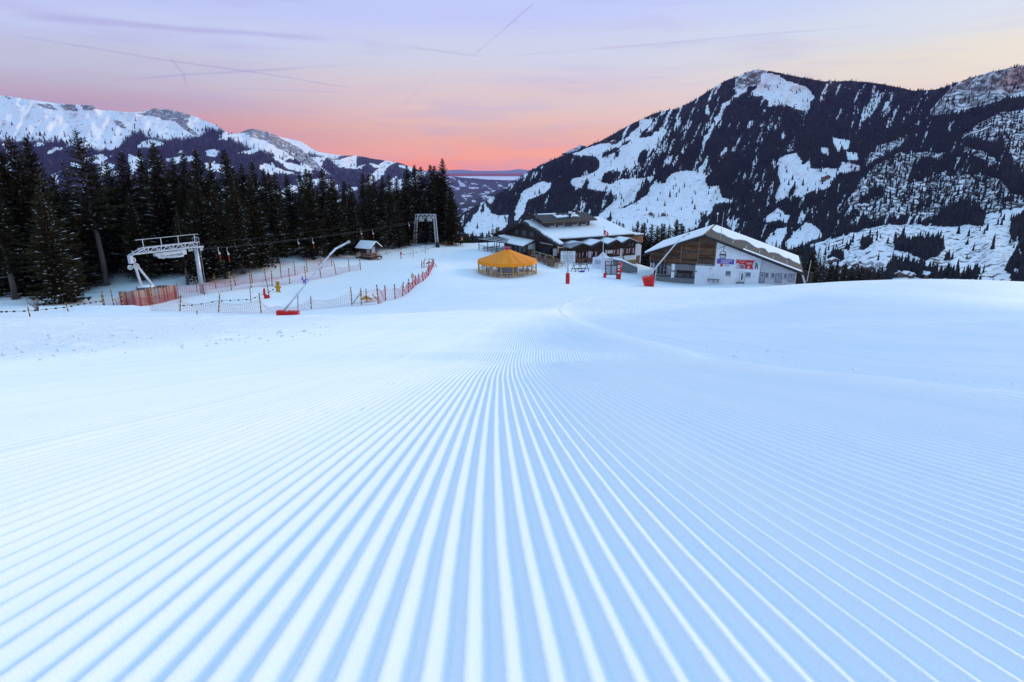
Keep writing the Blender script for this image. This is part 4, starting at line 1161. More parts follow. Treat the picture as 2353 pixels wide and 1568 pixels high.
# ---------------------------------------------------------------- lower drive station
CB = G(*Z1(1368, 872))
colh = float(at(Z1(1282, 285)[0], Z1(1282, 285)[1], CB[1])[2] - CB[2])
D = V3(.478, .878, 0); D /= np.linalg.norm(D); Wd = V3(.878, -.478, 0)
zt = CB[2] + colh
def gp(s, w=0, z=0): return V3(CB[0], CB[1], zt) - D * s + Wd * w + UP * z
st = empty('lift_station', CB, 'grey steel portal of the ski lift with truss girder and railing', 'ski lift station')
m = MB(); m.tube([CB - UP * .4, V3(CB[0], CB[1], zt - .05)], .27, 14, .24); m.build('column', M_STEEL, st, True)
m = MB()
for w in (-.2, .2): m.tube([CB + D * .45 + Wd * w, V3(CB[0], CB[1], zt + .5) + D * .45 + Wd * w], .022, 5)
for k in range(18): m.bar(CB + D * .45 + Wd * -.2 + UP * (.3 + k * .33), CB + D * .45 + Wd * .2 + UP * (.3 + k * .33), .025)
for w in (-.2, .2):
    m.tube([gp(-.45, w, .5), gp(-.45, w, 1.15), gp(-.2, w, 1.25), gp(.15, w, 1.15), gp(.15, w, .2)], .03, 5)
m.build('ladder', M_STEEL, st)
m = MB()
SPAN = 7.9
for w in (-.38, .38):
    m.bar(gp(-.5, w, .05), gp(SPAN - .3, w, .05), .12, .10); m.bar(gp(-.3, w, .62), gp(SPAN - 1.6, w, .62), .09, .08); m.bar(gp(SPAN - 1.6, w, .62), gp(SPAN, w, -.05), .09, .08)
    n = 9
    for k in range(n):
        s0, s1 = k * .75, (k + 1) * .75
        m.bar(gp(s0, w, .05), gp(s1, w, .62) if k % 2 == 0 else gp(s1, w, .05), .06); m.bar(gp(s0, w, .62), gp(s1, w, .05) if k % 2 else gp(s0, w, .05), .06)
for k in range(11):
    m.bar(gp(k * .75, -.38, .62 if k < 9 else .35), gp(k * .75, .38, .62 if k < 9 else .35), .06); m.bar(gp(k * .75, -.38, .05), gp(k * .75, .38, .05), .07)
m.build('truss_girder', M_STEELP, st)
m = MB()
m.bar(gp(-.3, .38, 1.62), gp(SPAN - .6, .38, 1.62), .05)
for s in (.2, 2.3, 4.4, 6.5): m.bar(gp(s, .38, .6), gp(s, .38, 1.62), .055)
m.build('railing', M_STEELP, st)
m = MB(); m.box(gp(3.4, 0, -.32), (.5, 3.6, .34), axes=(Wd, D, UP)); m.box(gp(1.7, 0, -.38), (.6, .5, .6), axes=(Wd, D, UP)); m.build('drive_housing', M_STEELP, st)
def wheel(c, ax, r, wd_, spokes=6, rim=.10):
    """spoked sheave"""
    ax = np.array(ax, float) / np.linalg.norm(ax); x = np.cross(ax, UP)
    if np.linalg.norm(x) < .1: x = V3(1, 0, 0)
    x /= np.linalg.norm(x); y = np.cross(ax, x); mm = MB(); n = 20; V = []; F = []
    for k in range(n):
        d = x * math.cos(2 * math.pi * k / n) + y * math.sin(2 * math.pi * k / n)
        V += [c + d * r - ax * wd_ / 2, c + d * r + ax * wd_ / 2, c + d * (r - rim) + ax * wd_ / 2, c + d * (r - rim) - ax * wd_ / 2]
    for k in range(n):
        a, b = 4 * k, 4 * ((k + 1) % n)
        F += [(a + i, b + i, b + (i + 1) % 4, a + (i + 1) % 4) for i in range(4)]
    mm.add(V, F)
    for k in range(spokes):
        d = x * math.cos(math.pi * 2 * k / spokes) + y * math.sin(math.pi * 2 * k / spokes); mm.bar(c, c + d * (r - rim * .5), wd_ * .5)
    mm.tube([c - ax * wd_ * .7, c + ax * wd_ * .7], r * .18, 8)
    return mm
wheel(gp(3.0, 0, -.72), UP, 1.15, .14, 6, .14).build('bull_wheel', M_STEELP, st)
for s, w, z, r in ((SPAN - .1, .1, -.62, .34), (SPAN - .35, .14, -1.32, .34), (SPAN + .25, .0, -1.38, .28), (4.4, .3, -.55, .30), (4.8, .3, -.50, .26)):
    wheel(gp(s, w, z), Wd, r, .10).build('sheave', M_STEELP, st)
for s, w, z in ((.9, .1, -.25), (.6, .1, -.25), (-.7, .1, -.35), (-.5, .3, -.32)):
    wheel(gp(s, w, z), Wd, .16, .08, 5, .05).build('sheave', M_STEELP, st)
m = MB(); m.box(gp(SPAN + .05, 0, -.5), (.5, .35, .9), axes=(Wd, D, UP)); m.build('sheave_bracket', M_STEELP, st); m = MB(); m.bar(gp(-.2, 0, -.05), gp(-1.0, 0, -.05), .22, .2); m.build('end_bracket', M_STEELP, st)
lb = gp(SPAN - .9); gl = float(gz(lb[0], lb[1]))
m = MB(); m.bar(gp(SPAN - .3, 0, -1.2), V3(*gp(SPAN - .9)[:2], gl - .2), .24, .2); m.build('leg', M_STEELP, st)
m = MB(); q = gp(SPAN - 3.0); m.bar(gp(SPAN - .5, 0, -1.25), V3(q[0], q[1], float(gz(q[0], q[1])) + .2), .22, .2); m.build('brace_leg', M_STEELP, st)

# plank enclosure round the foot of the station
pa, pb, pc = [G(*Z1(*p)) for p in ((335, 1042), (530, 1040), (1052, 938))]
pd = pa + (pc - pb) * .95 + V3(-.9, .8, 0)
en = empty('plank_enclosure', pb, 'reddish weathered plank fence round the foot of the lift station', 'fence')
def plank_wall(p, q, n, h0, h1, rail=True):
    d = (q - p); L = np.hypot(d[0], d[1]); u = V3(d[0], d[1], 0) / L; nrm_ = V3(u[1], -u[0], 0)
    for k in range(n):
        c = p + d * ((k + .5) / n); w = L / n * random.uniform(.78, .97); h = h0 + (h1 - h0) * (k + .5) / n + random.uniform(-.06, .06)
        z = float(gz(c[0], c[1])); t = random.uniform(-.03, .03)
        mm = MB(); o_ = nrm_ * random.uniform(-.02, .02); e = u * (t * h)
        mm.prism([c - u * w / 2 + o_ + UP * (z - c[2] - .15), c + u * w / 2 + o_ + UP * (z - c[2] - .15), c + u * w / 2 + o_ + e + UP * (z - c[2] + h), c - u * w / 2 + o_ + e + UP * (z - c[2] + h)], nrm_ * .035)
        mm.build('plank', random.choice((M_WOOD, M_WOOD, M_WOODG, M_WOODR)), en)
    mm = MB()
    for f in (.3, .8): mm.bar(p - nrm_ * .06 + UP * (h0 * f), q - nrm_ * .06 + UP * (h1 * f), .08, .06)
    mm.build('rail', M_WOODB, en)
hh = float(at(*Z1(520, 842), pb[1])[2] - pb[2]); h2 = float(at(*Z1(1030, 757), pc[1])[2] - pc[2])
plank_wall(pa, pb, 12, hh * .98, hh); plank_wall(pb, pc, 26, hh, h2); plank_wall(pd, pc, 16, h2 * .9, h2 * .9); plank_wall(pd, pa, 10, h2 * .9, hh * .9)
ENC = [pa, pb, pc]
mc = (pa + pd) / 2 * .5 + (pb + pc) / 2 * .5
m = MB(); cc = gp(SPAN - 1.1); m.box((cc[0], cc[1], gl + .75), (1.7, 1.3, 2.4), axes=(Wd, D, UP)); ob = m.build('foundation_block', M_CONC); tag(ob, 'snow capped concrete block inside the plank enclosure', 'foundation')
m = MB(); m.ball((cc[0], cc[1], gl + 1.92), .85, 12, 6, (1.15, .85, .22)); m.build('snow_cap', M_SNOW, ob, True)

# ---------------------------------------------------------------- lattice tower
def lattice_tower():
    YT = 128.0
    la, lb_, ra, rb = at(*Z6(1262, 712), YT), at(*Z6(1298, 118), YT), at(*Z6(1672, 672), YT), at(*Z6(1622, 138), YT)
    la[2] = float(gz(la[0], YT)) - .2; ra[2] = float(gz(ra[0], YT)) - .2
    zt_ = (lb_[2] + rb[2]) / 2; lb_[2] = rb[2] = zt_
    t = empty('lattice_tower', (la + ra) / 2, 'silver lattice portal tower of the ski lift on the crest', 'lift tower')
    def leg(p, q, w0, w1):
        mm = MB(); n = 14
        cs = [(-1, -1), (1, -1), (1, 1), (-1, 1)]
        def cp(i, f): return p + (q - p) * f + V3(cs[i][0] * (w0 + (w1 - w0) * f) / 2, cs[i][1] * .25, 0)
        for i in range(4): mm.bar(cp(i, 0), cp(i, 1), .065)
        for k in range(n):
            for i in range(4):
                j = (i + 1) % 4; a, b = (i, j) if k % 2 else (j, i)
                mm.bar(cp(a, k / n), cp(b, (k + 1) / n), .034); mm.bar(cp(i, k / n), cp(j, k / n), .03)
        mm.build('leg', M_STEELP, t)
    leg(la, lb_, .62, .52); leg(ra, rb, .62, .52)
    mm = MB(); n = 9
    for z in (0, -.75):
        for y in (-.25, .25): mm.bar(lb_ + V3(-.26, y, z), rb + V3(.26, y, z), .085)
    for k in range(n):
        a = lb_ + (rb - lb_) * (k / n); b = lb_ + (rb - lb_) * ((k + 1) / n)
        for y in (-.25, .25): mm.bar(a + V3(0, y, 0 if k % 2 else -.75), b + V3(0, y, -.75 if k % 2 else 0), .055)
        mm.bar(a + V3(0, -.25, 0), a + V3(0, .25, 0), .05)
    mm.build('crossbeam', M_STEELP, t)
    for f in (.26, .72):
        c = lb_ + (rb - lb_) * f + V3(0, 0, -1.15)
        mm = MB(); mm.box(c + UP * .12, (1.0, .5, .16)); mm.box(c + UP * .45, (.14, .3, .7)); mm.box(c - UP * .28, (1.1, .14, .08)); s_ = mm.build('sheave_battery', M_STEELP, t)
        for k in range(4): wheel(c + V3(-.39 + k * .26, 0, -.08), V3(0, 1, 0), .12, .1, 4, .04).build('roller', M_STEELP, s_)
    mm = MB(); mm.box((lb_ + rb) / 2 + V3(-.05, 0, -.95), (.34, .3, .6)); mm.build('control_box', M_BLACK, t)
    mm = MB(); mm.tube([ra + V3(.05, -.05, .1), ra + V3(.0, -.05, 1.25)], .48, 10, .42); mm.build('leg_padding', M_BLACK, t)
    return la, ra, lb_, rb
TL, TR, TLt, TRt = lattice_tower()
# haul ropes and hangers lie in one vertical plane per rope
s1 = gp(-.6, -.25, -.30); s2 = gp(-.6, .28, -.36)
e1 = TLt + (TRt - TLt) * .26 + V3(0, 0, -1.08); e2 = TLt + (TRt - TLt) * .72 + V3(0, 0, -1.08)
dv = e1 - e2
def rope(p, q, sag, r, lab, name='haul_rope', extra=None):
    pts = [p + (q - p) * (k / 24) - UP * (sag * 4 * (k / 24) * (1 - k / 24)) for k in range(25)]
    if extra is not None: pts += [q + (extra - q) * (k / 12) - UP * (sag * .5 * 4 * (k / 12) * (1 - k / 12)) for k in range(1, 13)]
    m = MB().tube(pts, r, 5); o = m.build(name, M_ROPE); tag(o, lab, 'cable', 'ropes of the ski lift'); return pts
fr1 = at(*Z6(2353, 352), 205); fr2 = at(*Z6(2353, 316), 205)
# which of the two is left in the picture decides the label
rp1 = rope(s1, e1, .55, .012, 'lower of the two haul ropes running to the lattice tower', extra=fr1)
rp2 = rope(s2, e2, .55, .012, 'upper of the two haul ropes running to the lattice tower', extra=fr2)
rope(gp(-.3, 0, .35), TLt + V3(-.3, 0, -.55), .25, .007, 'thin signal cable strung above the two haul ropes', 'signal_cable')
def rope_at(pts, px):
    best = None
    for p, q in zip(pts[:-1], pts[1:]):
        for k in range(8):
            v = p + (q - p) * (k / 8)
            dpt = v[1] * math.cos(PITCH) - v[2] * math.sin(PITCH); x = 1176.5 + FOC * v[0] / dpt
            if best is None or abs(x - px) < best[0]: best = (abs(x - px), v)
    return best[1]
def hanger(px, py_low, pts, lab):
    p = rope_at(pts, px); low = at(px, py_low, p[1])
    L = p[2] - low[2]
    t = empty('lift_hanger', p, lab, 'lift hanger', 'hangers on the lift ropes')
    m = MB(); s = .8 if pts is rp1 else -.5
    m.tube([p, p + V3(-.06, 0, -L * .08), p + V3(-.10, 0, -L * .2), p + V3(-.02, 0, -L * .34), p + V3(.02, 0, -L * .42)], .030, 6); m.build('bow', M_WHITE, t)
    m = MB(); m.ball(p + V3(.03, 0, -L * .45), .13, 10, 6); m.build('spring_drum', M_WHITE, t, True)
    m = MB(); m.tube([p + V3(.03, 0, -L * .50), p + V3(.06, 0, -L)], .035, 6); m.build('stick', M_REDST, t)
    m = MB(); m.bar(p + V3(-.22, 0, -L - .02), p + V3(.34, 0, -L - .02), .05); m.build('seat_bar', M_BLACK, t)
for (px, py), pts, lab in [(Z1(1572, 460), rp1, 'red stick hanger nearest the lift portal, left one'), (Z1(1690, 475), rp2, 'red stick hanger nearest the lift portal, right one'),
                           (Z2(535, 265), rp1, 'red stick hanger over the lean-to shed roof'), (Z2(705, 265), rp2, 'red stick hanger right of the lean-to shed'),
                           (Z2(1250, 150), rp1, 'left red stick hanger of the pair above the ticket hut'), (Z2(1380, 150), rp2, 'right red stick hanger of the pair above the ticket hut'),
                           (Z6(1152, 402), rp1, 'red stick hanger just left of the lattice tower'), (Z6(1818, 425), rp1, 'first red stick hanger right of the lattice tower'),
                           (Z6(1972, 430), rp2, 'second red stick hanger right of the lattice tower'), (Z6(2345, 500), rp1, 'red stick hanger hanging beyond the forest edge')]:
    hanger(px, py, pts, lab)

# ---------------------------------------------------------------- bamboo poles
def pole(zf, base, top, lab, r=.068, name='fence_pole', mt=None, grp='striped fence poles'):
    b = G(*zf(*base)); t = at(*zf(*top), b[1])
    d = t - b; L = np.linalg.norm(d)
    m = MB(); m.tube([V3(0, 0, -.25), V3(0, 0, L)], r, 6, r * .9)
    me = make_mesh(name, m.V, m.F, False); o = link(name, me, mt or M_POLE, None, tuple(map(float, b)))
    o.rotation_euler = Vector(d).to_track_quat('Z', 'Y').to_euler()
    tag(o, lab, 'pole', grp)
    return b, L
front_poles = [(Z1, (1080, 1110), (1092, 890)), (Z1, (1573, 1120), (1585, 878)), (Z1, (2115, 1125), (2088, 870)), (Z2, (687, 945), (680, 797)), (Z2, (1143, 903), (1127, 698)), (Z2, (1248, 902), (1241, 707)),
               (Z2, (1440, 888), (1418, 671)), (Z2, (1525, 850), (1507, 680)), (Z2, (1625, 835), (1618, 664)), (Z2, (1710, 803), (1718, 641)), (Z2, (1775, 762), (1775, 606)), (Z2, (1862, 682), (1846, 565)), (Z2, (1893, 660), (1888, 541)), (Z2, (1938, 635), (1930, 518)),
               (Z2, (2000, 572), (2007, 372)), (Z2, (2056, 470), (2060, 385))]
FP = []
for k, (zf, b, t) in enumerate(front_poles):
    FP.append(pole(zf, b, t, '%s striped pole from the left in the near net fence' % ORD[k])[0])
low_poles = [(Z1, (1395, 892), (1365, 760)), (Z1, (1740, 840), (1706, 600)), (Z1, (1990, 806), (1962, 592)), (Z1, (2210, 895), (2184, 720)), (Z2, (250, 690), (240, 518)), (Z2, (447, 665), (431, 488)), (Z2, (630, 632), (610, 461)), (Z2, (798, 600), (771, 431)), (Z2, (967, 565), (935, 401)),
             (Z2, (1113, 526), (1102, 376)), (Z2, (1241, 510), (1225, 362))]
BP = []
for k, (zf, b, t) in enumerate(low_poles):
    BP.append(pole(zf, b, t, '%s striped pole from the left in the middle net fence' % ORD[k])[0])
up_poles = [(Z1, (1303, 856), (1275, 666)), (Z1, (1540, 810), (1510, 632)), (Z1, (1788, 778), (1765, 622)), (Z1, (2003, 746), (1981, 562)), (Z2, (178, 632), (158, 476)), (Z2, (350, 600), (337, 438)), (Z2, (507, 565), (490, 409)), (Z2, (642, 532), (630, 389)), (Z2, (802, 496), (790, 349)), (Z2, (920, 470), (911, 346))]
HP = []
for k, (zf, b, t) in enumerate(up_poles):
    HP.append(pole(zf, b, t, '%s striped pole from the left in the rear net fence' % ORD[k])[0])
for zf, b, t, lab in [(Z5, (630, 1403), (575, 1182), 'short striped pole beside the leafless bush'), (Z5, (1435, 1300), (1362, 1112), 'short striped pole below the low bushy spruce'), (Z1, (112, 1040), (76, 872), 'leftmost striped pole left of the plank enclosure'), (Z1, (128, 1042), (86, 838), 'striped pole doubled beside the leftmost enclosure pole'),
                      (Z1, (240, 1036), (196, 816), 'striped pole just left of the plank enclosure corner'), (Z1, (358, 1052), (326, 850), 'striped pole at the left corner of the plank enclosure'), (Z1, (735, 1017), (702, 762), 'striped pole against the middle of the plank enclosure'), (Z1, (1072, 940), (1036, 742), 'striped pole at the right corner of the plank enclosure'),
                      (Z1, (1985, 986), (1970, 787), 'lone striped pole left of the red squirrel board'), (Z1, (2253, 781), (2243, 592), 'striped pole behind the yellow bear board'), (Z1, (1300, 1142), (1295, 1088), 'short stub of a striped pole in the near snow'), (Z2, (1926, 490), (1920, 396), 'dark pole left at the upper gate of the fence'), (Z2, (1949, 486), (1953, 386), 'second dark pole at the upper gate of the fence'),
                      (Z6, (765, 868), (758, 790), 'thin pole right of the ticket hut'), (Z6, (968, 812), (966, 748), 'thin pole between ticket hut and tower'), (Z6, (1240, 898), (1230, 768), 'yellow pole in front of the lattice tower, left'), (Z6, (1452, 832), (1454, 698), 'yellow pole in front of the lattice tower, right'),
                      (Z6, (1820, 722), (1819, 610), 'yellow marker pole right of the lattice tower'), (Z6, (1974, 712), (1972, 600), 'yellow marker pole farther right on the crest'), (Z6, (1770, 694), (1769, 645), 'short marker pole beside the tower leg'), (Z6, (1908, 668), (1910, 600), 'blue and red marker pole on the crest'), (Z6, (1192, 712), (1186, 590), 'pale pole left of the lattice tower')]:
    pole(zf, b, t, lab, .055, grp='marker poles')

# ---------------------------------------------------------------- nets
def net(base_pts, heights, mt, lab, cell=.22, sag=.25, thick=.024, lift=.03):
    V = []; F = []; rows = 6; idx = {}; col = 0
    for i in range(len(base_pts) - 1):
        p, q = base_pts[i], base_pts[i + 1]; L = np.hypot(*(q - p)[:2]); n = max(3, int(L / cell))
        for k in range(n + (1 if i == len(base_pts) - 2 else 0)):
            f = k / n; c = p + (q - p) * f; z0 = float(gz(c[0], c[1])) + lift
            h = heights[i] + (heights[i + 1] - heights[i]) * f - sag * 4 * f * (1 - f) * .9
            h = max(.15, h)
            for r_ in range(rows + 1):
                V.append((c[0] + .04 * math.sin(col * .7 + r_), c[1] + .04 * math.cos(col * .5 + r_), z0 + h * r_ / rows))
            col += 1
    for c in range(col - 1):
        for r_ in range(rows):
            a = c * (rows + 1) + r_; F.append((a, a + rows + 1, a + rows + 2, a + 1))
    c0 = np.array(V).mean(0); V = np.array(V) - c0
    o = link('safety_net', make_mesh('safety_net', V, F), mt, None, tuple(map(float, c0)))
    w = o.modifiers.new('strings', 'WIREFRAME'); w.thickness = thick; w.use_even_offset = False; w.use_boundary = True
    tag(o, lab, 'net', 'safety nets of the beginners area'); return o
A0 = G(*Z1(715, 1106)); g1 = G(*Z2(300, 990))
net([A0, FP[0]], [.6, 1.2], M_NETD, 'sagging net from plank enclosure to the first near pole')
net([FP[0], FP[1], FP[2], g1, FP[3], FP[4], FP[5]], [1.25, 1.25, 1.4, .75, 1.05, 1.5, 1.65], M_NETD, 'long sagging dark net along the near fence behind the red lance foot', .2, .45, .024)
net([FP[5], FP[6]], [1.6, 1.75], M_NETO, 'net panel behind the yellow house-shaped box', .16, .15, .03)
net(FP[6:16], [1.9, 1.75, 1.6, 1.5, 1.4, 1.45, 1.45, 1.4, 1.5, 1.5], M_NETR, 'scalloped red net curving up to the upper gate', .20, .50, .024)
pl = G(*Z1(1072, 942))
net([pl] + BP[:3] + [G(*Z1(2210, 778))] + BP[4:11], [1.5, 1.35, 1.3, 1.25, 1.3, 1.35, 1.35, 1.35, 1.4, 1.3, .9, 1.1], M_NETR, 'pale red net of the middle fence behind the animal boards', .24, .20, .026)
net([G(*Z1(1075, 860))] + HP, [.8, .95, 1.0, 1.0, 1.05, 1.1, 1.2, 1.3, 1.5, 1.7, 1.7], M_NETR, 'pale red net of the rear fence along the lower track', .24, .30, .022)
net([G(*Z1(100, 1042)), G(*Z1(240, 1036)), G(*Z1(330, 1010))], [.9, .9, .9], M_NETR, 'short red net left of the plank enclosure', .2, .1, .016)
net([G(*Z2(1926, 490)), G(*Z2(1990, 478)), G(*Z2(2056, 470))], [1.3, .9, 1.5], M_NETR, 'short red net at the upper gate', .2, .3, .016)
_o = V3(.28, -.22, 0)
net([ENC[0] + V3(-.3, -.3, 0), ENC[1] + _o, (ENC[1] + ENC[2]) / 2 + _o, ENC[2] + _o], [1.0, 1.1, 1.0, 1.2], M_NETR, 'red net hung along the front of the plank enclosure', .2, .15, .03)
def clip_rope(pts, lab):
    P = [G(*p) + UP * .45 for p in pts]; m = MB(); m.tube(P, .014, 4)
    for p, q in zip(P[:-1], P[1:]):
        for f in (.25, .75): m.box(p + (q - p) * f - UP * .03, (.16, .12, .13))
    o = m.build('rope_barrier', M_BLACK); tag(o, lab, 'rope', 'rope barriers'); return o
clip_rope([Z5(0, 1392), Z5(210, 1385), Z5(630, 1370), Z5(1100, 1320), Z5(1435, 1280), Z5(1720, 1220), Z5(1970, 1175), Z5(2170, 1150)], 'sagging rope with dark clips left of the plank enclosure')
clip_rope([Z1(1085, 1078), Z1(1290, 1068), Z1(1565, 1015), Z1(1780, 1006), Z1(1985, 992), Z1(2200, 906), Z1(2290, 850)], 'rope with dark clips behind the near net')
clip_rope([Z6(1020, 905), Z6(1240, 868), Z6(1450, 805), Z6(1650, 742)], 'rope with dark clips leading up to the lattice tower')
clip_rope([Z6(640, 905), Z6(765, 866), Z6(968, 812), Z6(1140, 752)], 'rope with dark clips right of the ticket hut')

# ---------------------------------------------------------------- snow lances
def lance(basep, pts, lab, thick, pad):
    b = G(*basep); P = [at(px, py, b[1] + dy) for px, py, dy in pts]
    t = empty('snow_lance', b, lab, 'snow lance', 'snow lances')
    m = MB(); m.tube([P[0] + (P[1] - P[0]) * (k / 8) for k in range(9)], thick, 9, thick * .72); m.build('mast', M_STEELP, t, True)
    m = MB(); m.tube(P[1:], thick * 1.05, 9, thick * .8); h = m.build('lance_head', M_WHITE, t, True)
    m = MB(); d = (P[-1] - P[-2]) / np.linalg.norm(P[-1] - P[-2]); m.tube([P[-1], P[-1] + d * .35], thick * 1.25, 9); m.tube([P[-1] - d * .9, P[-1] - d * .6], thick * 1.25, 9); m.build('nozzle_ring', M_STEEL, h)
    u = (P[1] - P[0]); u /= np.linalg.norm(u)
    k = P[0] + u * 2.2
    for s in (-.35, .35):
        m = MB(); m.bar(P[0] + u * .3 + V3(0, s * .5, 0), P[0] + u * .9 + V3(0, s * .2, 0), .09); m.build('hinge_plate', M_STEEL, t)
    m = MB(); m.bar(k, V3(k[0] + .25 - u[0] * .6, k[1], b[2] + .3), .11); m.build('lift_cylinder', M_STEEL, t)
    m = MB(); m.tube([V3(b[0], b[1], b[2] - .3), P[0] + u * .2], .16, 8); m.build('stand', M_STEEL, t)
    return t, b
la_, b1 = lance(Z2(425, 1008), [(*Z2(385, 958), 0), (*Z2(895, 335), 1.0), (*Z2(960, 268), 1.1), (*Z2(1085, 203), 1.3)], 'long silver snow lance rising from a red padded foot by the near net', .105, None)
p0 = at(*Z2(312, 1008), b1[1]); p1 = at(*Z2(546, 1010), b1[1]); z1_ = at(*Z2(430, 967), b1[1])[2]
m = MB(); zz0 = float(gz(b1[0], b1[1])) - .1
m.prism([V3(p0[0], b1[1] - .35, zz0), V3(p1[0], b1[1] - .35, zz0), V3(p1[0] + .02, b1[1] - .3, z1_ - .02), V3(p0[0] - .05, b1[1] - .3, z1_ + .04)], V3(0, .65, 0)); m.build('foot_padding', M_RED, la_)
l2, b2 = lance(Z4(285, 962), [(*Z4(272, 850), 0), (*Z4(600, 455), 3.0), (*Z4(655, 395), 3.2), (*Z4(738, 350), 3.5)], 'long silver snow lance rising from a red padded bag before the gondola station', .12, None)
def P4(x, y, dy=0): return at(*Z4(x, y), b2[1] + dy)
m = MB(); m.prism([P4(235, 966, -.5), P4(341, 962, -.5), P4(344, 838, -.55), P4(206, 868, -.55)], V3(.12, 1.3, .05)); m.build('foot_padding', M_RED, l2)
m = MB(); m.prism([P4(268, 897, -.60), P4(300, 896, -.60), P4(300, 901, -.60), P4(268, 902, -.60)], V3(0, .03, 0)); m.build('strap', M_BLACK, l2)

# ---------------------------------------------------------------- ticket hut, lean-to, boards
def ticket_hut():
    b = G(*Z6(440, 935)); rz = R(-27); t = empty('ticket_hut', b, 'small brown wooden hut with snowy gable roof beside the lower track', 'hut', None, rz)
    w, d, h, rise = 2.3, 1.9, 1.75, .85
    def L(name, mm, mt, par=None, sm=False): return mm.build(name, mt, par or t, sm, local=False)
    fl = .45
    m = MB(); m.box((0, 0, fl - .06), (w + 1.2, d + 1.6, .12)); L('deck', m, M_WOODB)
    for sx in (-1, 1):
        for sy in (-1, 1):
            m = MB(); m.box((sx * (w / 2 + .45), sy * (d / 2 + .6), fl / 2 - .3), (.12, .12, fl + .5)); L('deck_post', m, M_WOODD)
    m = MB()
    for sx in (-1, 0, 1): m.box((sx * (w / 2 + .5), -(d / 2 + .72), fl + .35), (.08, .08, .8))
    L('railing_post', m, M_WOODB)['kind'] = 'stuff'
    for z in (.3, .68):
        m = MB(); m.box((0, -(d / 2 + .72), fl + z), (w + 1.1, .05, .12)); L('rail', m, M_WOOD)
        m = MB(); m.box((w / 2 + .55, -.2, fl + z), (.05, d + .9, .12)); L('rail', m, M_WOOD)
    n = 9
    for k in range(n):
        for y, nm in ((-d / 2, 1), (d / 2, 0)):
            m = MB(); m.box((-w / 2 + (k + .5) * w / n, y, fl + h / 2), (w / n * .96, .06, h)); L('wall_board', m, M_WOODB)
    for sx in (-1, 1):
        m = MB(); m.prism([(sx * w / 2, -d / 2 + .03, fl), (sx * w / 2, d / 2 - .03, fl), (sx * w / 2, d / 2 - .03, fl + h), (sx * w / 2, 0, fl + h + rise - .12), (sx * w / 2, -d / 2 + .03, fl + h)], (-sx * .05, 0, 0)); L('gable_wall', m, M_WOODB)
    g_ = mat('window_glass', (.42, .46, .58), .12, spec=.6)
    def win(c, sx_, sy_):
        m = MB(); m.box(c, (sx_, sy_, .95)); f = L('window', m, M_WHITE)
        e = .015; m = MB(); m.box((c[0] + (e if sx_ < .1 else 0), c[1] - (e if sy_ < .1 else 0), c[2]), (max(.05, sx_ - .16), max(.05, sy_ - .16), .8)); L('pane', m, g_, f)
    win((w / 2 - .45, -d / 2 - .03, fl + 1.25), .62, .06); win((w / 2 + .03, -.1, fl + 1.25), .06, .85)
    for s in (-1, 1):
        a0, a1 = V3(0, s * (d / 2 + .6), fl + h - .25), V3(0, 0, fl + h + rise)
        up = V3(0, s * .36, .93)
        m = MB(); m.prism([a0 + V3(-w / 2 - .55, 0, 0), a0 + V3(w / 2 + .75, 0, 0), a1 + V3(w / 2 + .75, 0, 0), a1 + V3(-w / 2 - .55, 0, 0)], up * .10); L('roof', m, M_WOODD)
        m = MB(); m.prism([a0 + V3(-w / 2 - .52, 0, 0) + up * .11, a0 + V3(w / 2 + .70, 0, 0) + up * .11, a1 + V3(w / 2 + .70, 0, 0) + up * .12, a1 + V3(-w / 2 - .52, 0, 0) + up * .12], up * .17); L('roof_snow', m, M_SNOW)
    for sgn in (-.25, .25):
        m = MB(); m.bar((w / 2 + .8, -.3 + sgn * 2, fl + .8), (w / 2 + 1.5, -.3 + sgn * 2, .2), .07); L('stair_rail', m, M_WOODD)
    m = MB()
    for k in range(3): m.box((w / 2 + .75 + k * .25, -.3, fl - .12 - k * .15), (.28, .9, .05))
    L('steps', m, M_WOODB)
ticket_hut()
def lean_to():
    b = G(*Z2(560, 352)); t = empty('lean_to_shed', b, 'dark open lean-to shed with a slanting snow roof at the forest edge', 'shed')
    s = b[1] / FOC * 1.03 * .2051
    w = 150 * s; h = 62 * s
    for x in (-.5, .5):
        for y in (0, 1.6):
            m = MB(); m.bar(b + V3(x * w * .9, y, -.3), b + V3(x * w * .9, y, h + x * .3), .13); m.build('post', M_WOODD, t)
    for k in range(7):
        m = MB(); m.box(b + V3(0, 1.65, .15 + k * h / 7.5), (w * .9, .04, h / 7.5 * .93)); m.build('board', M_WOODD, t)
    m = MB(); m.prism([b + V3(-w * .62, -.5, h - .40), b + V3(w * .62, -.5, h + .28), b + V3(w * .62, 2.0, h + .48), b + V3(-w * .62, 2.0, h - .20)], UP * .09); m.build('roof', M_WOODD, t)
    m = MB(); m.prism([b + V3(-w * .62, -.5, h - .30), b + V3(w * .62, -.5, h + .38), b + V3(w * .62, 2.0, h + .58), b + V3(-w * .62, 2.0, h - .10)], UP * .18); m.build('roof_snow', M_SNOW, t)
lean_to()
def snowy_bench(px, py, w, lab):
    b = G(px, py); t = empty('snowy_bench', b, lab, 'bench', 'snow covered benches at the forest edge')
    for x in (-.4, .4):
        m = MB(); m.box(b + V3(x * w, 0, .35), (.10, .6, .8)); m.build('leg', M_WOODD, t)
    m = MB(); m.box(b + V3(0, 0, .76), (w, .75, .08)); m.build('tabletop', M_WOODD, t)
    m = MB(); m.ball(b + V3(0, 0, .82), .5, 14, 6, (w * 1.02, .8, .42)); m.build('snow_cap', M_SNOW, t, True)
snowy_bench(*Z2(668, 372), 1.6, 'snow heaped small bench right of the lean-to shed'); snowy_bench(*Z2(762, 356), 2.6, 'long snow covered bench right of the lean-to shed')
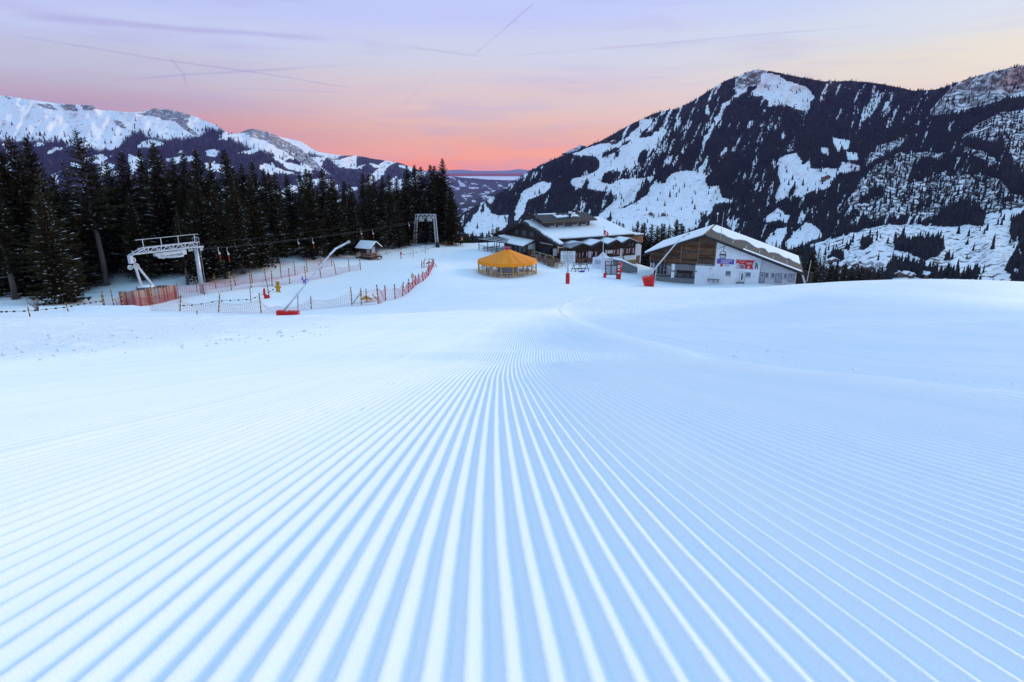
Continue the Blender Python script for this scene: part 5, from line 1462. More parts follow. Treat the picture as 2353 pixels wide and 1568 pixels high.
def wooden_board():
    b = G(*Z6(826, 752)); t = empty('wooden_board', b, 'pale wooden board on two tall posts before the forest', 'sign')
    c0 = at(*Z6(716, 476), b[1]); c1 = at(*Z6(822, 396), b[1])
    for px, top in ((826, 355), (722, 368)):
        q = at(*Z6(816 if px == 826 else 716, top), b[1]); g_ = V3(q[0] + .05, q[1] + .1, float(gz(q[0], q[1])) - .2); m = MB(); m.tube([g_, V3(q[0], q[1] + .1, q[2])], .07, 7); m.build('post', M_WOOD, t)
    for k in range(5):
        z0 = c0[2] + (c1[2] - c0[2]) * k / 5; m = MB(); m.box(((c0[0] + c1[0]) / 2, b[1], z0 + (c1[2] - c0[2]) / 10), (c1[0] - c0[0], .05, (c1[2] - c0[2]) / 5 * .95)); m.build('plank', mat('pale_board', (.50, .40, .34), .8, noise=(.30, .16, .11), scale=3, stretch=(.5, 1, 4)), t)
    m = MB(); m.ball(V3(c0[0] - .35, b[1], (c0[2] + c1[2]) / 2 - .1), .25, 8, 6, (1, .3, .8)); m.build('lamp', M_RED, t, True)
wooden_board()
# small signs on posts
def post_sign(zf, base, top, rect, panel_mat, lab, symbol=False, r=.05, pm=None):
    b = G(*zf(*base)); tp = at(*zf(*top), b[1]); t = empty('post_sign', b, lab, 'sign')
    m = MB(); m.tube([b - UP * .2, V3(b[0], b[1], tp[2])], r, 7); m.build('post', pm or M_POLE, t)
    x0, y0, x1, y1 = rect; c0 = at(*zf(x0, y1), b[1]); c1 = at(*zf(x1, y0), b[1])
    m = MB(); m.box(((c0[0] + c1[0]) / 2, b[1] - .09, (c0[2] + c1[2]) / 2), (abs(c1[0] - c0[0]), .04, c1[2] - c0[2])); p = m.build('panel', panel_mat, t)
    if symbol:
        cx, cz, s = (c0[0] + c1[0]) / 2, (c0[2] + c1[2]) / 2 + .05, abs(c1[0] - c0[0]) * .36
        m = MB(); m.prism([(cx - s, b[1] - .112, cz - s * .7), (cx + s, b[1] - .112, cz - s * .7), (cx, b[1] - .112, cz + s)], (0, -.006, 0)); q = m.build('triangle', M_WHITE, p)
        m = MB(); m.box((cx, b[1] - .122, cz - s * .05), (s * .25, .006, s * .8)); m.build('mark', M_BLACK, p)
post_sign(Z2, (1825, 716), (1821, 540), (1808, 548, 1834, 596), M_YEL, 'yellow warning sign on a pole in the red net', True)
post_sign(Z6, (2124, 708), (2120, 560), (2106, 552, 2136, 594), mat('orange_sign', (.75, .30, .03), .5), 'orange sign on a pole at the right end of the crest', True)
post_sign(Z6, (1014, 937), (1016, 800), (1004, 806, 1030, 862), M_RED, 'red box on a post in front of the crest', False, .09, M_WOOD)
post_sign(Z6, (1212, 668), (1212, 572), (1200, 574, 1222, 630), mat('small_pale_sign', (.7, .62, .35), .5), 'small pale sign left of the lattice tower leg', False, .05, M_STEEL)
post_sign(Z6, (1312, 678), (1300, 572), (1290, 572, 1308, 602), mat('pink_sign', (.55, .08, .25), .5), 'small pink sign behind the lattice tower leg', False, .05, M_STEEL)
# ---------------------------------------------------------------- animal boards (plywood cut-outs)
def cutout(zf, base, scale_px, parts, name, lab, thick=.05):
    """parts: list of (part name, material, outline in metres); flat plywood board with real thickness"""
    b = G(*zf(*base)); t = empty(name, b, lab, 'figure board', 'animal boards')
    for k, (nm, mt, poly) in enumerate(parts):
        m = MB(); m.prism([(b[0] + x * scale_px, b[1] - .012 * k, b[2] + z * scale_px) for x, z in poly], (0, thick, 0)); m.build(nm, mt, t)
def oval(cx, cz, rx, rz, n=16): return [(cx + rx * math.cos(2 * math.pi * k / n), cz + rz * math.sin(2 * math.pi * k / n)) for k in range(n)]
cutout(Z2, (318, 756), 1.0, [('body', M_YEL, oval(0, .62, .30, .46)), ('head', M_YEL, oval(.04, 1.22, .27, .27)), ('ear', M_YEL, oval(-.14, 1.46, .10, .10, 10)), ('ear', M_YEL, oval(.22, 1.46, .10, .10, 10)), ('arm', M_YEL, oval(.30, .68, .20, .12)), ('arm', M_YEL, oval(-.24, .74, .18, .12)),
       ('leg', M_YEL, [(-.34, 0), (-.02, 0), (-.02, .30), (-.22, .36)]), ('leg', M_YEL, [(.06, 0), (.48, .03), (.30, .14), (.24, .36), (.04, .30)]), ('eye', M_BLACK, oval(-.02, 1.26, .03, .04, 8)), ('eye', M_BLACK, oval(.12, 1.26, .03, .04, 8)), ('muzzle', M_BLACK, oval(.05, 1.12, .05, .035, 8))], 'bear_board', 'yellow plywood bear board standing behind the near net')
sq = [(-.10, 0), (.42, .05), (.50, .25), (.40, .42), (.30, .36), (.14, .44), (.06, .60), (.10, .95), (.04, 1.10), (-.10, 1.05), (-.16, .75), (-.14, .40)]
cutout(Z2, (172, 828), 1.25, [('body', M_RED, sq), ('eye', M_BLACK, oval(.36, .30, .03, .03, 8))], 'squirrel_board', 'red squirrel shaped board low in the snow left of the bear board')
sp_ = [(0, 0), (.60, .02), (.78, .14), (.82, .42), (.66, .66), (.46, .68), (.34, .54), (.20, .46), (.14, .66), (.12, .92), (.02, 1.02), (-.08, .92), (-.02, .74), (-.22, .60), (-.20, .52), (.02, .46), (.10, .24)]
cutout(Z2, (590, 655), 1.05, [('body', M_PURPLE, sp_), ('belly', M_WHITE, oval(.62, .30, .10, .22)), ('eye', M_BLACK, oval(.0, .90, .03, .03, 8))], 'squirrel_board', 'lilac squirrel shaped board beside the snow lance mast')
# house-shaped padded boxes in the fence
def house_box(zf, pts, lab, depth, post):
    b = G(*zf(*pts[0])); t = empty('padded_box', b, lab, 'padded box', 'house shaped padded boxes')
    P = [at(*zf(*p), b[1]) for p in pts]
    P[0][2] = P[-1][2] = b[2] + (.35 if depth > 1 else .6)
    m = MB(); m.prism(P, V3(.25, depth, .0)); m.build('body', M_YEL, t)
    o2 = UP * .03; roof = [P[2] + o2, P[3] + o2, P[3] + o2 + V3(.28, depth + .05, .0), P[2] + o2 + V3(.28, depth + .05, 0)]
    m = MB(); m.prism(roof, UP * .16); m.build('snow_cap', M_SNOW, t)
    roof = [P[1] + o2, P[2] + o2, P[2] + o2 + V3(.28, depth + .05, .0), P[1] + o2 + V3(.28, depth + .05, 0)]
    m = MB(); m.prism(roof, UP * .14); m.build('snow_cap', M_SNOW, t)
    for x, z in post:
        q = at(*zf(x, z), b[1] - .15); g_ = V3(q[0] + .02, q[1], float(gz(q[0], q[1])) - .2); m = MB(); m.tube([g_, q], .06, 7); m.build('post', M_POLE, t)
    for s in (-1, 1):
        q = P[0] if s < 0 else P[-1]; m = MB(); m.bar(V3(q[0] + s * 1.0, q[1], b[2] - .1), q + V3(s * .05, 0, .7), .08); m.build('strut', M_WOODB, t)
house_box(Z2, [(1245, 872), (1243, 836), (1292, 800), (1370, 832), (1370, 868)], 'yellow house-shaped padded box in the near fence', 1.3, [(1298, 717)])
house_box(Z2, [(1976, 466), (1974, 440), (2002, 420), (2028, 432), (2028, 466)], 'yellow house-shaped padded box at the upper gate', .8, [(2003, 395)])
# ================================================================== BUILDINGS
M_PLASTER = mat('white_plaster', (.80, .80, .82), .85, noise=(.72, .73, .76), scale=1.2, bump=.08)
M_PLASTG = mat('grey_plaster', (.58, .58, .60), .85, noise=(.50, .50, .53), scale=1.5, bump=.08)
M_CLADS = [mat('brown_cladding_%s' % n_, c1_, .8, noise=c2_, scale=1.6, stretch=(.6, .6, 6), bump=.25) for n_, c1_, c2_ in (('dark', (.10, .046, .020), (.03, .016, .010)), ('warm', (.21, .095, .040), (.06, .03, .016)), ('grey', (.12, .085, .065), (.06, .038, .026)))]
M_CLAD = mat('brown_cladding', (.11, .055, .028), .8, noise=(.045, .024, .016), scale=2.2, stretch=(.5, .5, 6), bump=.25)
M_TIMBER = mat('grey_brown_timber', (.22, .13, .085), .8, noise=(.14, .08, .055), scale=3)
M_ROOFD = mat('dark_roof_edge', (.022, .020, .021), .7, noise=(.04, .036, .035), scale=3)
M_TILE = mat('grey_roof_tiles', (.060, .060, .060), .85, noise=(.035, .035, .036), scale=4, bump=.5)
M_METAL = mat('grey_sheet_roof', (.17, .17, .18), .6, noise=(.40, .42, .46), scale=1.5, stretch=(3, .4, 1))
M_GLASSD = mat('dark_glass', (.012, .014, .020), .08, spec=.6)
M_GLASSM = mat('grey_glass', (.11, .13, .17), .12, spec=.6)
M_CURT = mat('pink_curtain', (.48, .20, .24), .9, noise=(.55, .40, .42), scale=14)
M_GREYD = mat('grey_door', (.36, .37, .42), .5, noise=(.30, .31, .36), scale=2)
M_SIGNP = mat('purple_sign', (.16, .07, .34), .5)
M_BANR = mat('red_banner', (.55, .012, .014), .5)
def text(body, name, P, xdir, up, size, mt, parent, lift=None, fit=None, bold=0.0):
    cu = bpy.data.curves.new(name, 'FONT'); cu.body = body; cu.size = 1.0; cu.extrude = .02; cu.offset = bold; cu.align_x = 'LEFT'; cu.resolution_u = 2
    tmp = bpy.data.objects.new(name, cu); COL.objects.link(tmp); bpy.context.view_layer.update()
    me = bpy.data.meshes.new_from_object(tmp.evaluated_get(bpy.context.evaluated_depsgraph_get())); bpy.data.objects.remove(tmp)
    co = np.array([v.co[:] for v in me.vertices]); w = co[:, 0].max() - co[:, 0].min()
    s = size; sx = (fit / w) if fit else size
    xd = np.array(xdir, float); xd /= np.linalg.norm(xd); ud = np.array(up, float); nd = np.cross(xd, ud)
    W = P[None] + (co[:, 0:1] - co[:, 0].min()) * sx * xd[None] + co[:, 1:2] * s * ud[None] + co[:, 2:3] * s * nd[None]
    m = MB(); m.V = [tuple(v) for v in W]; m.F = [tuple(p.vertices) for p in me.polygons]
    bpy.data.meshes.remove(me)
    o = m.build(name, mt, parent); return o

# ---------------------------------------------------------------- gondola station
E4 = V3(.916, -.40, 0); E4 /= np.linalg.norm(E4); NO = V3(-.40, -.916, 0); NO /= np.linalg.norm(NO); NI = -NO
S0 = at(*Z4(290, 855), 106.0)
def fs(x, y, out=0.): return onplane(Z4(x, y), S0 + NO * out, NO)
def sc(P): return float(np.dot(P - S0, E4))
def pt(s, z, out=0.): 
    p = S0 + E4 * s + NO * out; return V3(p[0], p[1], z)
gs = empty('gondola_station', S0, 'white gondola station with brown cladding and a broad snowy gable roof', 'building')
apx, evl, evr = fs(935, 352, .9), fs(235, 568, .9), fs(2102, 800, .9)
RL = 9.0
def projx(v):
    return 1176.5 + FOC * v[0] / (v[1] * math.cos(PITCH) - v[2] * math.sin(PITCH))
for L_ in np.arange(4, 40, .25):
    if projx(apx + NI * L_) >= Z4(1062, 0)[0]: RL = float(L_); break
sa_, sl_, sr_ = sc(apx), sc(evl), sc(evr)
def roofz(s):
    return float(np.interp(s, [sl_, sa_, sr_], [evl[2], apx[2], evr[2]])) - .22
zb = min(float(gz(*fs(1000, 890)[:2])), fs(1000, 890)[2]) - 1.2
def wall(name, s0, s1, z0, top, mt, out=0., th=.3, parent=gs, extra=()):
    """vertical wall piece in the facade plane; top is a height or the roof line"""
    ss = [s0] + [x for x in (sa_,) if s0 < x < s1] + [s1]
    if callable(top): tp = [pt(s, top(s), out) for s in reversed(ss)]
    else: tp = [pt(s1, top, out), pt(s0, top, out)]
    m = MB(); m.prism([pt(s0, z0, out), pt(s1, z0, out)] + tp, NI * th); return m.build(name, mt, parent)
sW0 = sc(fs(818, 880)); sW1 = sc(fs(1572, 900)); zr = fs(1055, 706)[2]; sB1 = sc(fs(1066, 560)); sE = sc(fs(2010, 900)); sL = sc(fs(296, 700))
wall('plaster_wall', sW0, sB1 - .02, zb, zr - .02, M_PLASTER)
wall('plaster_wall', sB1, sW1, zb, roofz, M_PLASTER)
wall('annex_wall', sW1 + .02, sE, zb, roofz, M_PLASTG, -.45)
wall('end_wall', sE - .1, sE + 2.6, zb, lambda s: roofz(min(s, sr_)) - .0, M_WOODD, -1.4)
m = MB(); m.prism([pt(sW1 - .02, zb, -.31), pt(sW1 - .02, roofz(sW1), -.31), pt(sW1 - .02, roofz(sW1), -.9), pt(sW1 - .02, zb, -.9)], E4 * -.2); m.build('wall_return', M_PLASTER, gs)
# side walls and back, so the hall is a closed body
m = MB(); m.prism([pt(sL, zr, -.1), pt(sL, roofz(sL), -.1), pt(sL, roofz(sL), -RL + .6), pt(sL, zr, -RL + .6)], E4 * .2); m.build('side_wall', M_WOODD, gs)
wall('back_wall', sL + .2, sE, zb, roofz, M_PLASTG, -RL + .8)
# cladding: bays of single boards between timber posts
posts = [sc(fs(300, 620)), sc(fs(476, 600)), sc(fs(662, 570)), sc(fs(868, 550)), sc(fs(1066, 560))]
zc0 = fs(300, 664)[2]
for k in range(4):
    a, b = posts[k] + .09, posts[k + 1] - .09
    z0 = zr - .0 + (0.25 if k < 3 else 0.0) * 0; bh = .205
    z = z0
    while z < roofz((a + b) / 2) - .05:
        z1 = z + bh * .94; s0, s1 = a, b
        if roofz(s0) < z1:
            t_ = np.interp(z1, [roofz(s0), roofz(s1)], [s0, s1]) if roofz(s1) > roofz(s0) else s1; s0 = float(t_)
        if roofz(s1) < z1 and s1 > sa_: s1 = float(np.interp(-z1, [-roofz(sa_), -roofz(s1)], [sa_, s1]))
        if s1 - s0 > .15:
            m = MB(); m.prism([pt(s0, z, .02), pt(s1, z, .02), pt(s1, z1, .045), pt(s0, z1, .045)], NI * .05); m.build('cladding_board', random.choice(M_CLADS), gs)
        z += bh
for k, s in enumerate(posts):
    m = MB(); m.prism([pt(s - .09, zr - .1, .09), pt(s + .09, zr - .1, .09), pt(s + .09, roofz(s) - .03, .09), pt(s - .09, roofz(s) - .03, .09)], NI * .14); m.build('timber_post', M_TIMBER, gs)
wall('clad_backing', sL, sB1 - .03, zr, roofz, M_WOODD, -.04, .12)
# recessed entrance
m = MB(); m.prism([pt(sL, zr - .28, .0), pt(sB1, zr - .28, .0), pt(sB1, zr - .03, .0), pt(sL, zr - .03, .0)], NI * 3.0); m.build('porch_ceiling', M_WOODD, gs)
rec = -2.6
wall('porch_wall', sL, sW0, zb, zr - .3, M_PLASTG, rec, .2)
m = MB(); m.prism([pt(sW0 + .02, zb, -.31), pt(sW0 + .02, zr - .3, -.31), pt(sW0 + .02, zr - .3, rec), pt(sW0 + .02, zb, rec)], E4 * .25); m.build('porch_side', M_PLASTG, gs)
zf_ = fs(340, 815, rec)[2]
m = MB(); m.prism([pt(sL - .1, zf_ - .9, -.1), pt(sW0 - .02, zf_ - .9, -.1), pt(sW0 - .02, zf_, -.1), pt(sL - .1, zf_, -.1)], NI * (abs(rec) - .12)); m.build('porch_floor', M_CONC, gs)
def panel(name, x0, y0, x1, y1, mt, out=.03, th=.05, parent=gs):
    m = MB(); a, b, c, d = fs(x0, y1, out), fs(x1, y1, out), fs(x1, y0, out), fs(x0, y0, out)
    # keep sides plumb
    s0, s1 = sc(a), sc(b); z0 = (a[2] + b[2]) / 2; z1 = (c[2] + d[2]) / 2
    m.prism([pt(s0, z0, out), pt(s1, z0, out), pt(s1, z1, out), pt(s0, z1, out)], NI * th); o = m.build(name, mt, parent); return o, s0, s1, z0, z1
def ring(name, s0, s1, z0, z1, w, out, th, mt, parent):
    m = MB()
    for (a, b, c, d) in ((s0 - w, s1 + w, z1, z1 + w), (s0 - w, s1 + w, z0 - w, z0), (s0 - w, s0, z0, z1), (s1, s1 + w, z0, z1)):
        m.prism([pt(a, c, out), pt(b, c, out), pt(b, d, out), pt(a, d, out)], NI * th)
    m.V = m.V; return m.build(name, mt, parent)
for k in (290, 318):
    m = MB(); p = fs(k, 850, -.2 if k == 290 else -1.6); s = sc(p); m.prism([pt(s, zb, -.2 if k == 290 else -1.6), pt(s + .16, zb, -.2 if k == 290 else -1.6), pt(s + .16, zr - .3, -.2 if k == 290 else -1.6), pt(s, zr - .3, -.2 if k == 290 else -1.6)], NI * .16); m.build('porch_post', M_WHITE, gs)
o, a, b, c, d = panel('glazed_door', 340, 672, 490, 812, M_GLASSD, rec + .06, .05)
ring('frame', a, b, c, d, .07, rec + .09, .06, M_WHITE, o)
for f in (.24, .5, .76):
    s = a + (b - a) * f; m = MB(); m.prism([pt(s - .03, c, rec + .10), pt(s + .03, c, rec + .10), pt(s + .03, d, rec + .10), pt(s - .03, d, rec + .10)], NI * .03); m.build('mullion', M_WHITE, o)
for (f0, f1) in ((0, .24), (.76, 1)):
    for g_ in (.36, .70):
        z = c + (d - c) * g_; m = MB(); m.prism([pt(a + (b - a) * f0, z - .03, rec + .11), pt(a + (b - a) * f1, z - .03, rec + .11), pt(a + (b - a) * f1, z + .03, rec + .11), pt(a + (b - a) * f0, z + .03, rec + .11)], NI * .03); m.build('transom', M_WHITE, o)
for f in (.46, .54):
    s = a + (b - a) * f; z = c + (d - c) * .55; m = MB(); m.prism([pt(s - .03, z, rec + .13), pt(s + .03, z, rec + .13), pt(s + .03, z + .16, rec + .13), pt(s - .03, z + .16, rec + .13)], NI * .03); m.build('handle', M_STEEL, o)
o, a, b, c, d = panel('notice_board', 500, 702, 535, 756, M_WHITE, rec + .05, .03); 
m = MB(); m.prism([pt(a, d - .22, rec + .06), pt(b, d - .22, rec + .06), pt(b, d, rec + .06), pt(a, d, rec + .06)], NI * .02); m.build('header', mat('green_print', (.06, .22, .06), .6), o)
o, a, b, c, d = panel('pillar', 540, 680, 576, 858, M_PLASTER, -.1, .5)
m = MB(); zz = c + (d - c) * .42; m.prism([pt(a - .06, zz, -.04), pt(b + .06, zz, -.04), pt(b + .06, zz + .16, -.04), pt(a - .06, zz + .16, -.04)], NI * .62); m.build('pillar_band', M_BLACK, o)
# bench in the porch (a thing of its own)
def bench(s0, s1, zt_, out, back, lab, mt):
    c = pt((s0 + s1) / 2, zt_ - .5, out); t = empty('bench', c, lab, 'bench')
    for k in range(3):
        m = MB(); m.prism([pt(s0, zt_ - .05, out + .2 - k * .15), pt(s1, zt_ - .05, out + .2 - k * .15), pt(s1, zt_, out + .2 - k * .15), pt(s0, zt_, out + .2 - k * .15)], NI * .12); m.build('seat_slat', mt, t)
    for s in (s0 + .2, (s0 + s1) / 2, s1 - .3):
        m = MB(); m.prism([pt(s, zt_ - .5, out + .15), pt(s + .1, zt_ - .5, out + .15), pt(s + .1, zt_ - .05, out + .15), pt(s, zt_ - .05, out + .15)], NI * .4); m.build('leg', mt, t)
    if back:
        for k in range(3):
            m = MB(); z = zt_ + .12 + k * .17; m.prism([pt(s0, z, out - .27), pt(s1, z, out - .27), pt(s1, z + .12, out - .29), pt(s0, z + .12, out - .29)], NI * .04); m.build('back_slat', mt, t)
bench(sc(fs(606, 800, -2.0)), sc(fs(795, 800, -2.0)), zf_ + .48, -2.0, True, 'dark slatted bench with backrest in the porch of the gondola station', M_WOODD)
zg = float(gz(*fs(1040, 895, .5)[:2])); zbn = max(fs(1040, 876, .5)[2], zg + .42)
bench(sc(fs(968, 880, .5)), sc(fs(1112, 886, .5)), zbn, .5, False, 'plain low bench against the white wall of the gondola station', M_WOODB)
# doors and windows
def window(x0, y0, x1, y1, out=.02, sill=True, glass=None):
    o, a, b, c, d = panel('window', x0, y0, x1, y1, glass or M_GLASSM, out, .04)
    ring('frame', a, b, c, d, .06, out + .03, .06, M_GREYD, o)
    if sill:
        m = MB(); m.prism([pt(a - .1, c - .28, out + .07), pt(b + .1, c - .28, out + .07), pt(b + .08, c - .06, out + .05), pt(a - .08, c - .06, out + .05)], NI * .08); m.build('sill', mat('sill_stone', (.42, .38, .37), .8), o)
window(1187, 783, 1238, 822); window(1424, 798, 1473, 836)
for x0, x1, y0, y1 in ((1656, 1684, 803, 846), (1722, 1750, 806, 850), (1873, 1900, 814, 858)): window(x0, y0, x1, y1, -.43)
o, a, b, c, d = panel('door', 1342, 792, 1400, 905, M_WHITE, .03, .08)
m = MB(); m.prism([pt(a + .28, c + .35, .045), pt(b - .28, c + .35, .045), pt(b - .28, d - .2, .045), pt(a + .28, d - .2, .045)], NI * .03); m.build('pane', M_GLASSD, o)
ring('frame', a, b, c, d, .07, .05, .06, M_GREYD, o)
m = MB(); m.box(pt(b - .15, (c + d) / 2, .07), (.05, .05, .22)); m.build('handle', M_STEEL, o)
m = MB(); m.prism([pt(a - .5, c - .3, .9), pt(b + .1, c - .3, .9), pt(b + .1, c - .1, .9), pt(a - .5, c - .1, .9)], NI * .85); m.build('door_step', M_CONC, gs)
for x0, x1, y0, y1 in ((1572, 1634, 798, 916), (1764, 1834, 808, 912), (1917, 1986, 818, 906)):
    o, a, b, c, d = panel('door', x0, y0, x1, y1, M_GREYD, -.42, .05)
    ring('frame', a, b, c, d, .05, -.40, .05, M_BLACK, o)
    zz = c + (d - c) * .68; m = MB(); m.prism([pt((a + b) / 2 - .13, zz, -.41), pt((a + b) / 2 + .13, zz, -.41), pt((a + b) / 2 + .13, zz + .26, -.41), pt((a + b) / 2 - .13, zz + .26, -.41)], NI * .02); m.build('pictogram', M_SIGNP, o)
    m = MB(); m.box(pt(a + .15, (c + d) / 2, -.38), (.12, .05, .05)); m.build('handle', M_STEEL, o)
panel('wall_plate', 1505, 838, 1532, 852, mat('plate_grey', (.5, .48, .5), .6), .03, .04)
m = MB(); p = fs(1008, 752, .06); m.ball(p, .14, 10, 6); m.build('wall_lamp', M_STEEL, gs, True)
panel('exit_sign', 817, 776, 848, 790, mat('green_sign', (.02, .30, .10), .5), .03, .03)
# name board
bd, a, b, c, d = panel('name_board', 1080, 638, 1282, 696, M_SIGNP, .06, .05)
hh_ = d - c
text('GONDELBAHN', 'lettering', pt(a + (b - a) * .24, c + hh_ * .56, .07), E4, UP, hh_ * .40, M_WHITE, bd, fit=(b - a) * .64, bold=.015)
text('ROSSWEID', 'lettering', pt(a + (b - a) * .24, c + hh_ * .14, .07), E4, UP, hh_ * .40, M_WHITE, bd, fit=(b - a) * .48, bold=.015)
bl, a, b, c, d = panel('operator_sign', 1118, 698, 1222, 730, M_PLASTER, .03, .02)
m = MB(); m.prism([pt(a, c + .02, .04), pt(a + (d - c), c + .02, .04), pt(a + (d - c), d, .04), pt(a, d, .04)], NI * .01); m.build('emblem', mat('emblem_red', (.45, .05, .03), .5), bl)
m = MB(); m.prism([pt(a + .12, c + .15, .05), pt(a + (d - c) - .15, c + .2, .05), pt(a + (d - c) * .5, d - .12, .05)], NI * .01); m.build('emblem_mark', mat('emblem_orange', (.8, .35, .05), .5), bl)
text('SÖRENBERG', 'lettering', pt(a + (d - c) * 1.4, c + (d - c) * .62, .04), E4, UP, (d - c) * .34, M_BLACK, bl, fit=(b - a) * .58)
text('BERGBAHNEN', 'lettering', pt(a + (d - c) * 1.4, c + (d - c) * .22, .04), E4, UP, (d - c) * .34, M_BLACK, bl, fit=(b - a) * .64)
# red ski school banner
bn_, a, b, c, d = panel('ski_school_banner', 1300, 650, 1572, 754, M_BANR, .06, .04)
w_, h_ = b - a, d - c
def bp(u, v, o=.075): return pt(a + w_ * u, c + h_ * v, o)
def bpoly(name, L, mt, o=.075):
    m = MB(); m.prism([bp(u, v, o) for u, v in L], NI * .012); return m.build(name, mt, bn_)
def boval(cu, cv, ru, rv, n=20): return [(cu + ru * math.cos(2 * math.pi * k / n), cv + rv * math.sin(2 * math.pi * k / n)) for k in range(n)]
bpoly('print_white', [(.78, .0), (.735, .30), (.745, .65), (.79, 1.0), (1, 1), (1, 0)], M_WHITE, .068)
bpoly('photo_sky', [(.79, .0), (.75, .30), (.76, .65), (.805, 1.0), (1, 1), (1, 0)], mat('print_lilac', (.42, .40, .68), .6, noise=(.6, .6, .75), scale=3), .074)
bpoly('photo_snow', [(.79, .0), (.755, .25), (1, .42), (1, 0)], mat('print_snow', (.65, .66, .75), .6), .079)
bpoly('skier_jacket', [(.84, .45), (.82, .70), (.86, .78), (.90, .82), (.94, .72), (.96, .50), (.93, .42)], mat('print_green', (.05, .36, .08), .6), .084)
bpoly('skier_legs', [(.86, .46), (.82, .08), (.86, .05), (.90, .36), (.93, .05), (.97, .08), (.94, .46)], mat('print_dark', (.03, .03, .06), .6), .088)
bpoly('skier_helmet', boval(.905, .84, .035, .09), M_WHITE, .092)
bpoly('photo_group', boval(.08, .26, .085, .34), M_WHITE, .070); bpoly('photo_child', boval(.08, .24, .070, .28), mat('print_mixed', (.28, .22, .28), .6, noise=(.75, .75, .8), scale=5), .078)
bpoly('photo_rim', boval(.28, .22, .125, .30), M_WHITE, .070); bpoly('photo_class', boval(.28, .22, .112, .26), mat('print_class', (.05, .04, .06), .6, noise=(.5, .3, .35), scale=6), .078)
bpoly('round_badge', boval(.565, .20, .055, .14), M_WHITE, .072); bpoly('badge_mark', boval(.565, .20, .030, .08, 12), M_BANR, .080)
text('Ski- und Snowboard-', 'lettering', bp(.03, .84, .07), E4, UP, h_ * .13, M_WHITE, bn_, fit=w_ * .40, bold=.01)
text('Unterricht!', 'lettering', bp(.13, .66, .07), E4, UP, h_ * .13, M_WHITE, bn_, fit=w_ * .22, bold=.01)
text('SÖRENBERG', 'lettering', bp(.44, .60, .07), E4, UP, h_ * .17, M_WHITE, bn_, fit=w_ * .26, bold=.02)
bpoly('underline', [(.46, .485), (.67, .485), (.67, .505), (.46, .505)], M_WHITE, .072)
# black cabin emblem above the name board
cg = fs(1152, 590, .06); s_ = sc(cg); z_ = cg[2]; k_ = (fs(1152, 545, .06)[2] - fs(1152, 632, .06)[2]) / 2
def cb(name, L, mt, o):
    m = MB(); m.prism([pt(s_ + x * k_, z_ + y * k_, o) for x, y in L], NI * .03); return m.build(name, mt, gs)
outl = [(-.62, -1.0), (.62, -1.0), (.86, -.2), (.84, .15), (.62, .88), (.5, .95), (-.5, .95), (-.62, .88), (-.84, .15), (-.86, -.2)]
cab = cb('cabin_emblem', outl, M_BLACK, .05)
cb('cabin_window', [(x * .80, .08 + y * .80) for x, y in outl if y > -.1] , M_PLASTER, .075)
cb('cabin_skirt', [(-.66, -.12), (.66, -.12), (.50, -.86), (-.50, -.86)], mat('emblem_grey', (.5, .5, .56), .6), .08)
for x in (-.28, .28): cb('cabin_rider', [(x + .16 * math.cos(q), .22 + .22 * math.sin(q)) for q in np.linspace(0, 2 * math.pi, 10, endpoint=False)], M_BLACK, .09)
cb('cabin_hanger', [(-.05, .95), (.07, .95), (.07, 1.5), (.22, 1.62), (.22, 2.3), (.12, 2.3), (.12, 1.7), (-.05, 1.55)], M_BLACK, .05)
cb('cabin_cable', [(-1.5, 1.5), (.75, 2.55), (.75, 2.66), (-1.5, 1.6)], M_BLACK, .07)
# roof
def slope(a0, a1, nm, mt, th, lift, v0=0., v1=1., u0=0., u1=1., wav=0.):
    """roof slab between eave end a0 and apex a1 (front edge), running back along the ridge"""
    d = a1 - a0; n_ = np.cross(d, NI); n_ /= np.linalg.norm(n_)
    if n_[2] < 0: n_ = -n_
    K = 26 if wav else 1
    m = MB()
    lo = [a0 + d * (u0 + (u1 - u0) * k / K) + NI * (RL * (v0 + (wav * (vnoise(k * .9, 2.2, 8) - .5) if wav else 0))) for k in range(K + 1)]
    hi = [a0 + d * (u0 + (u1 - u0) * k / K) + NI * (RL * v1) for k in range(K + 1)]
    m.prism([p + n_ * lift for p in lo + hi[::-1]], n_ * th)
    return m.build(nm, mt, gs)
slope(evl, apx, 'roof', M_TILE, .20, -.2); slope(evr, apx, 'roof', M_TILE, .20, -.2)
slope(evl, apx, 'roof_snow', M_SNOW, .22, .02, .0, 1., .0, .985); slope(evr, apx, 'roof_snow', M_SNOW, .14, .02, .52, 1., .02, .99, .30)
slope(evr, apx, 'roof_snow_strip', M_SNOW, .10, .02, .0, .055, .02, .60); 
for a0 in (evl, evr):
    m = MB(); m.prism([a0 + NO * .05, apx + NO * .05, apx + NO * .05 - UP * .42, a0 + NO * .05 - UP * .42], NI * .10); m.build('barge_board', M_ROOFD, gs)
m = MB(); m.prism([apx - E4 * .25 + UP * .0, apx + E4 * .25, apx + E4 * .0 + UP * .16], NI * RL * .98); m.build('ridge_cap', M_ROOFD, gs)
m = MB(); e = evr; m.prism([pt(sE + 2.2, zb, .6), pt(sE + 2.5, zb, .6), evr + E4 * -.1, evr + E4 * -.4], NI * .25); m.build('roof_strut', M_STEEL, gs)
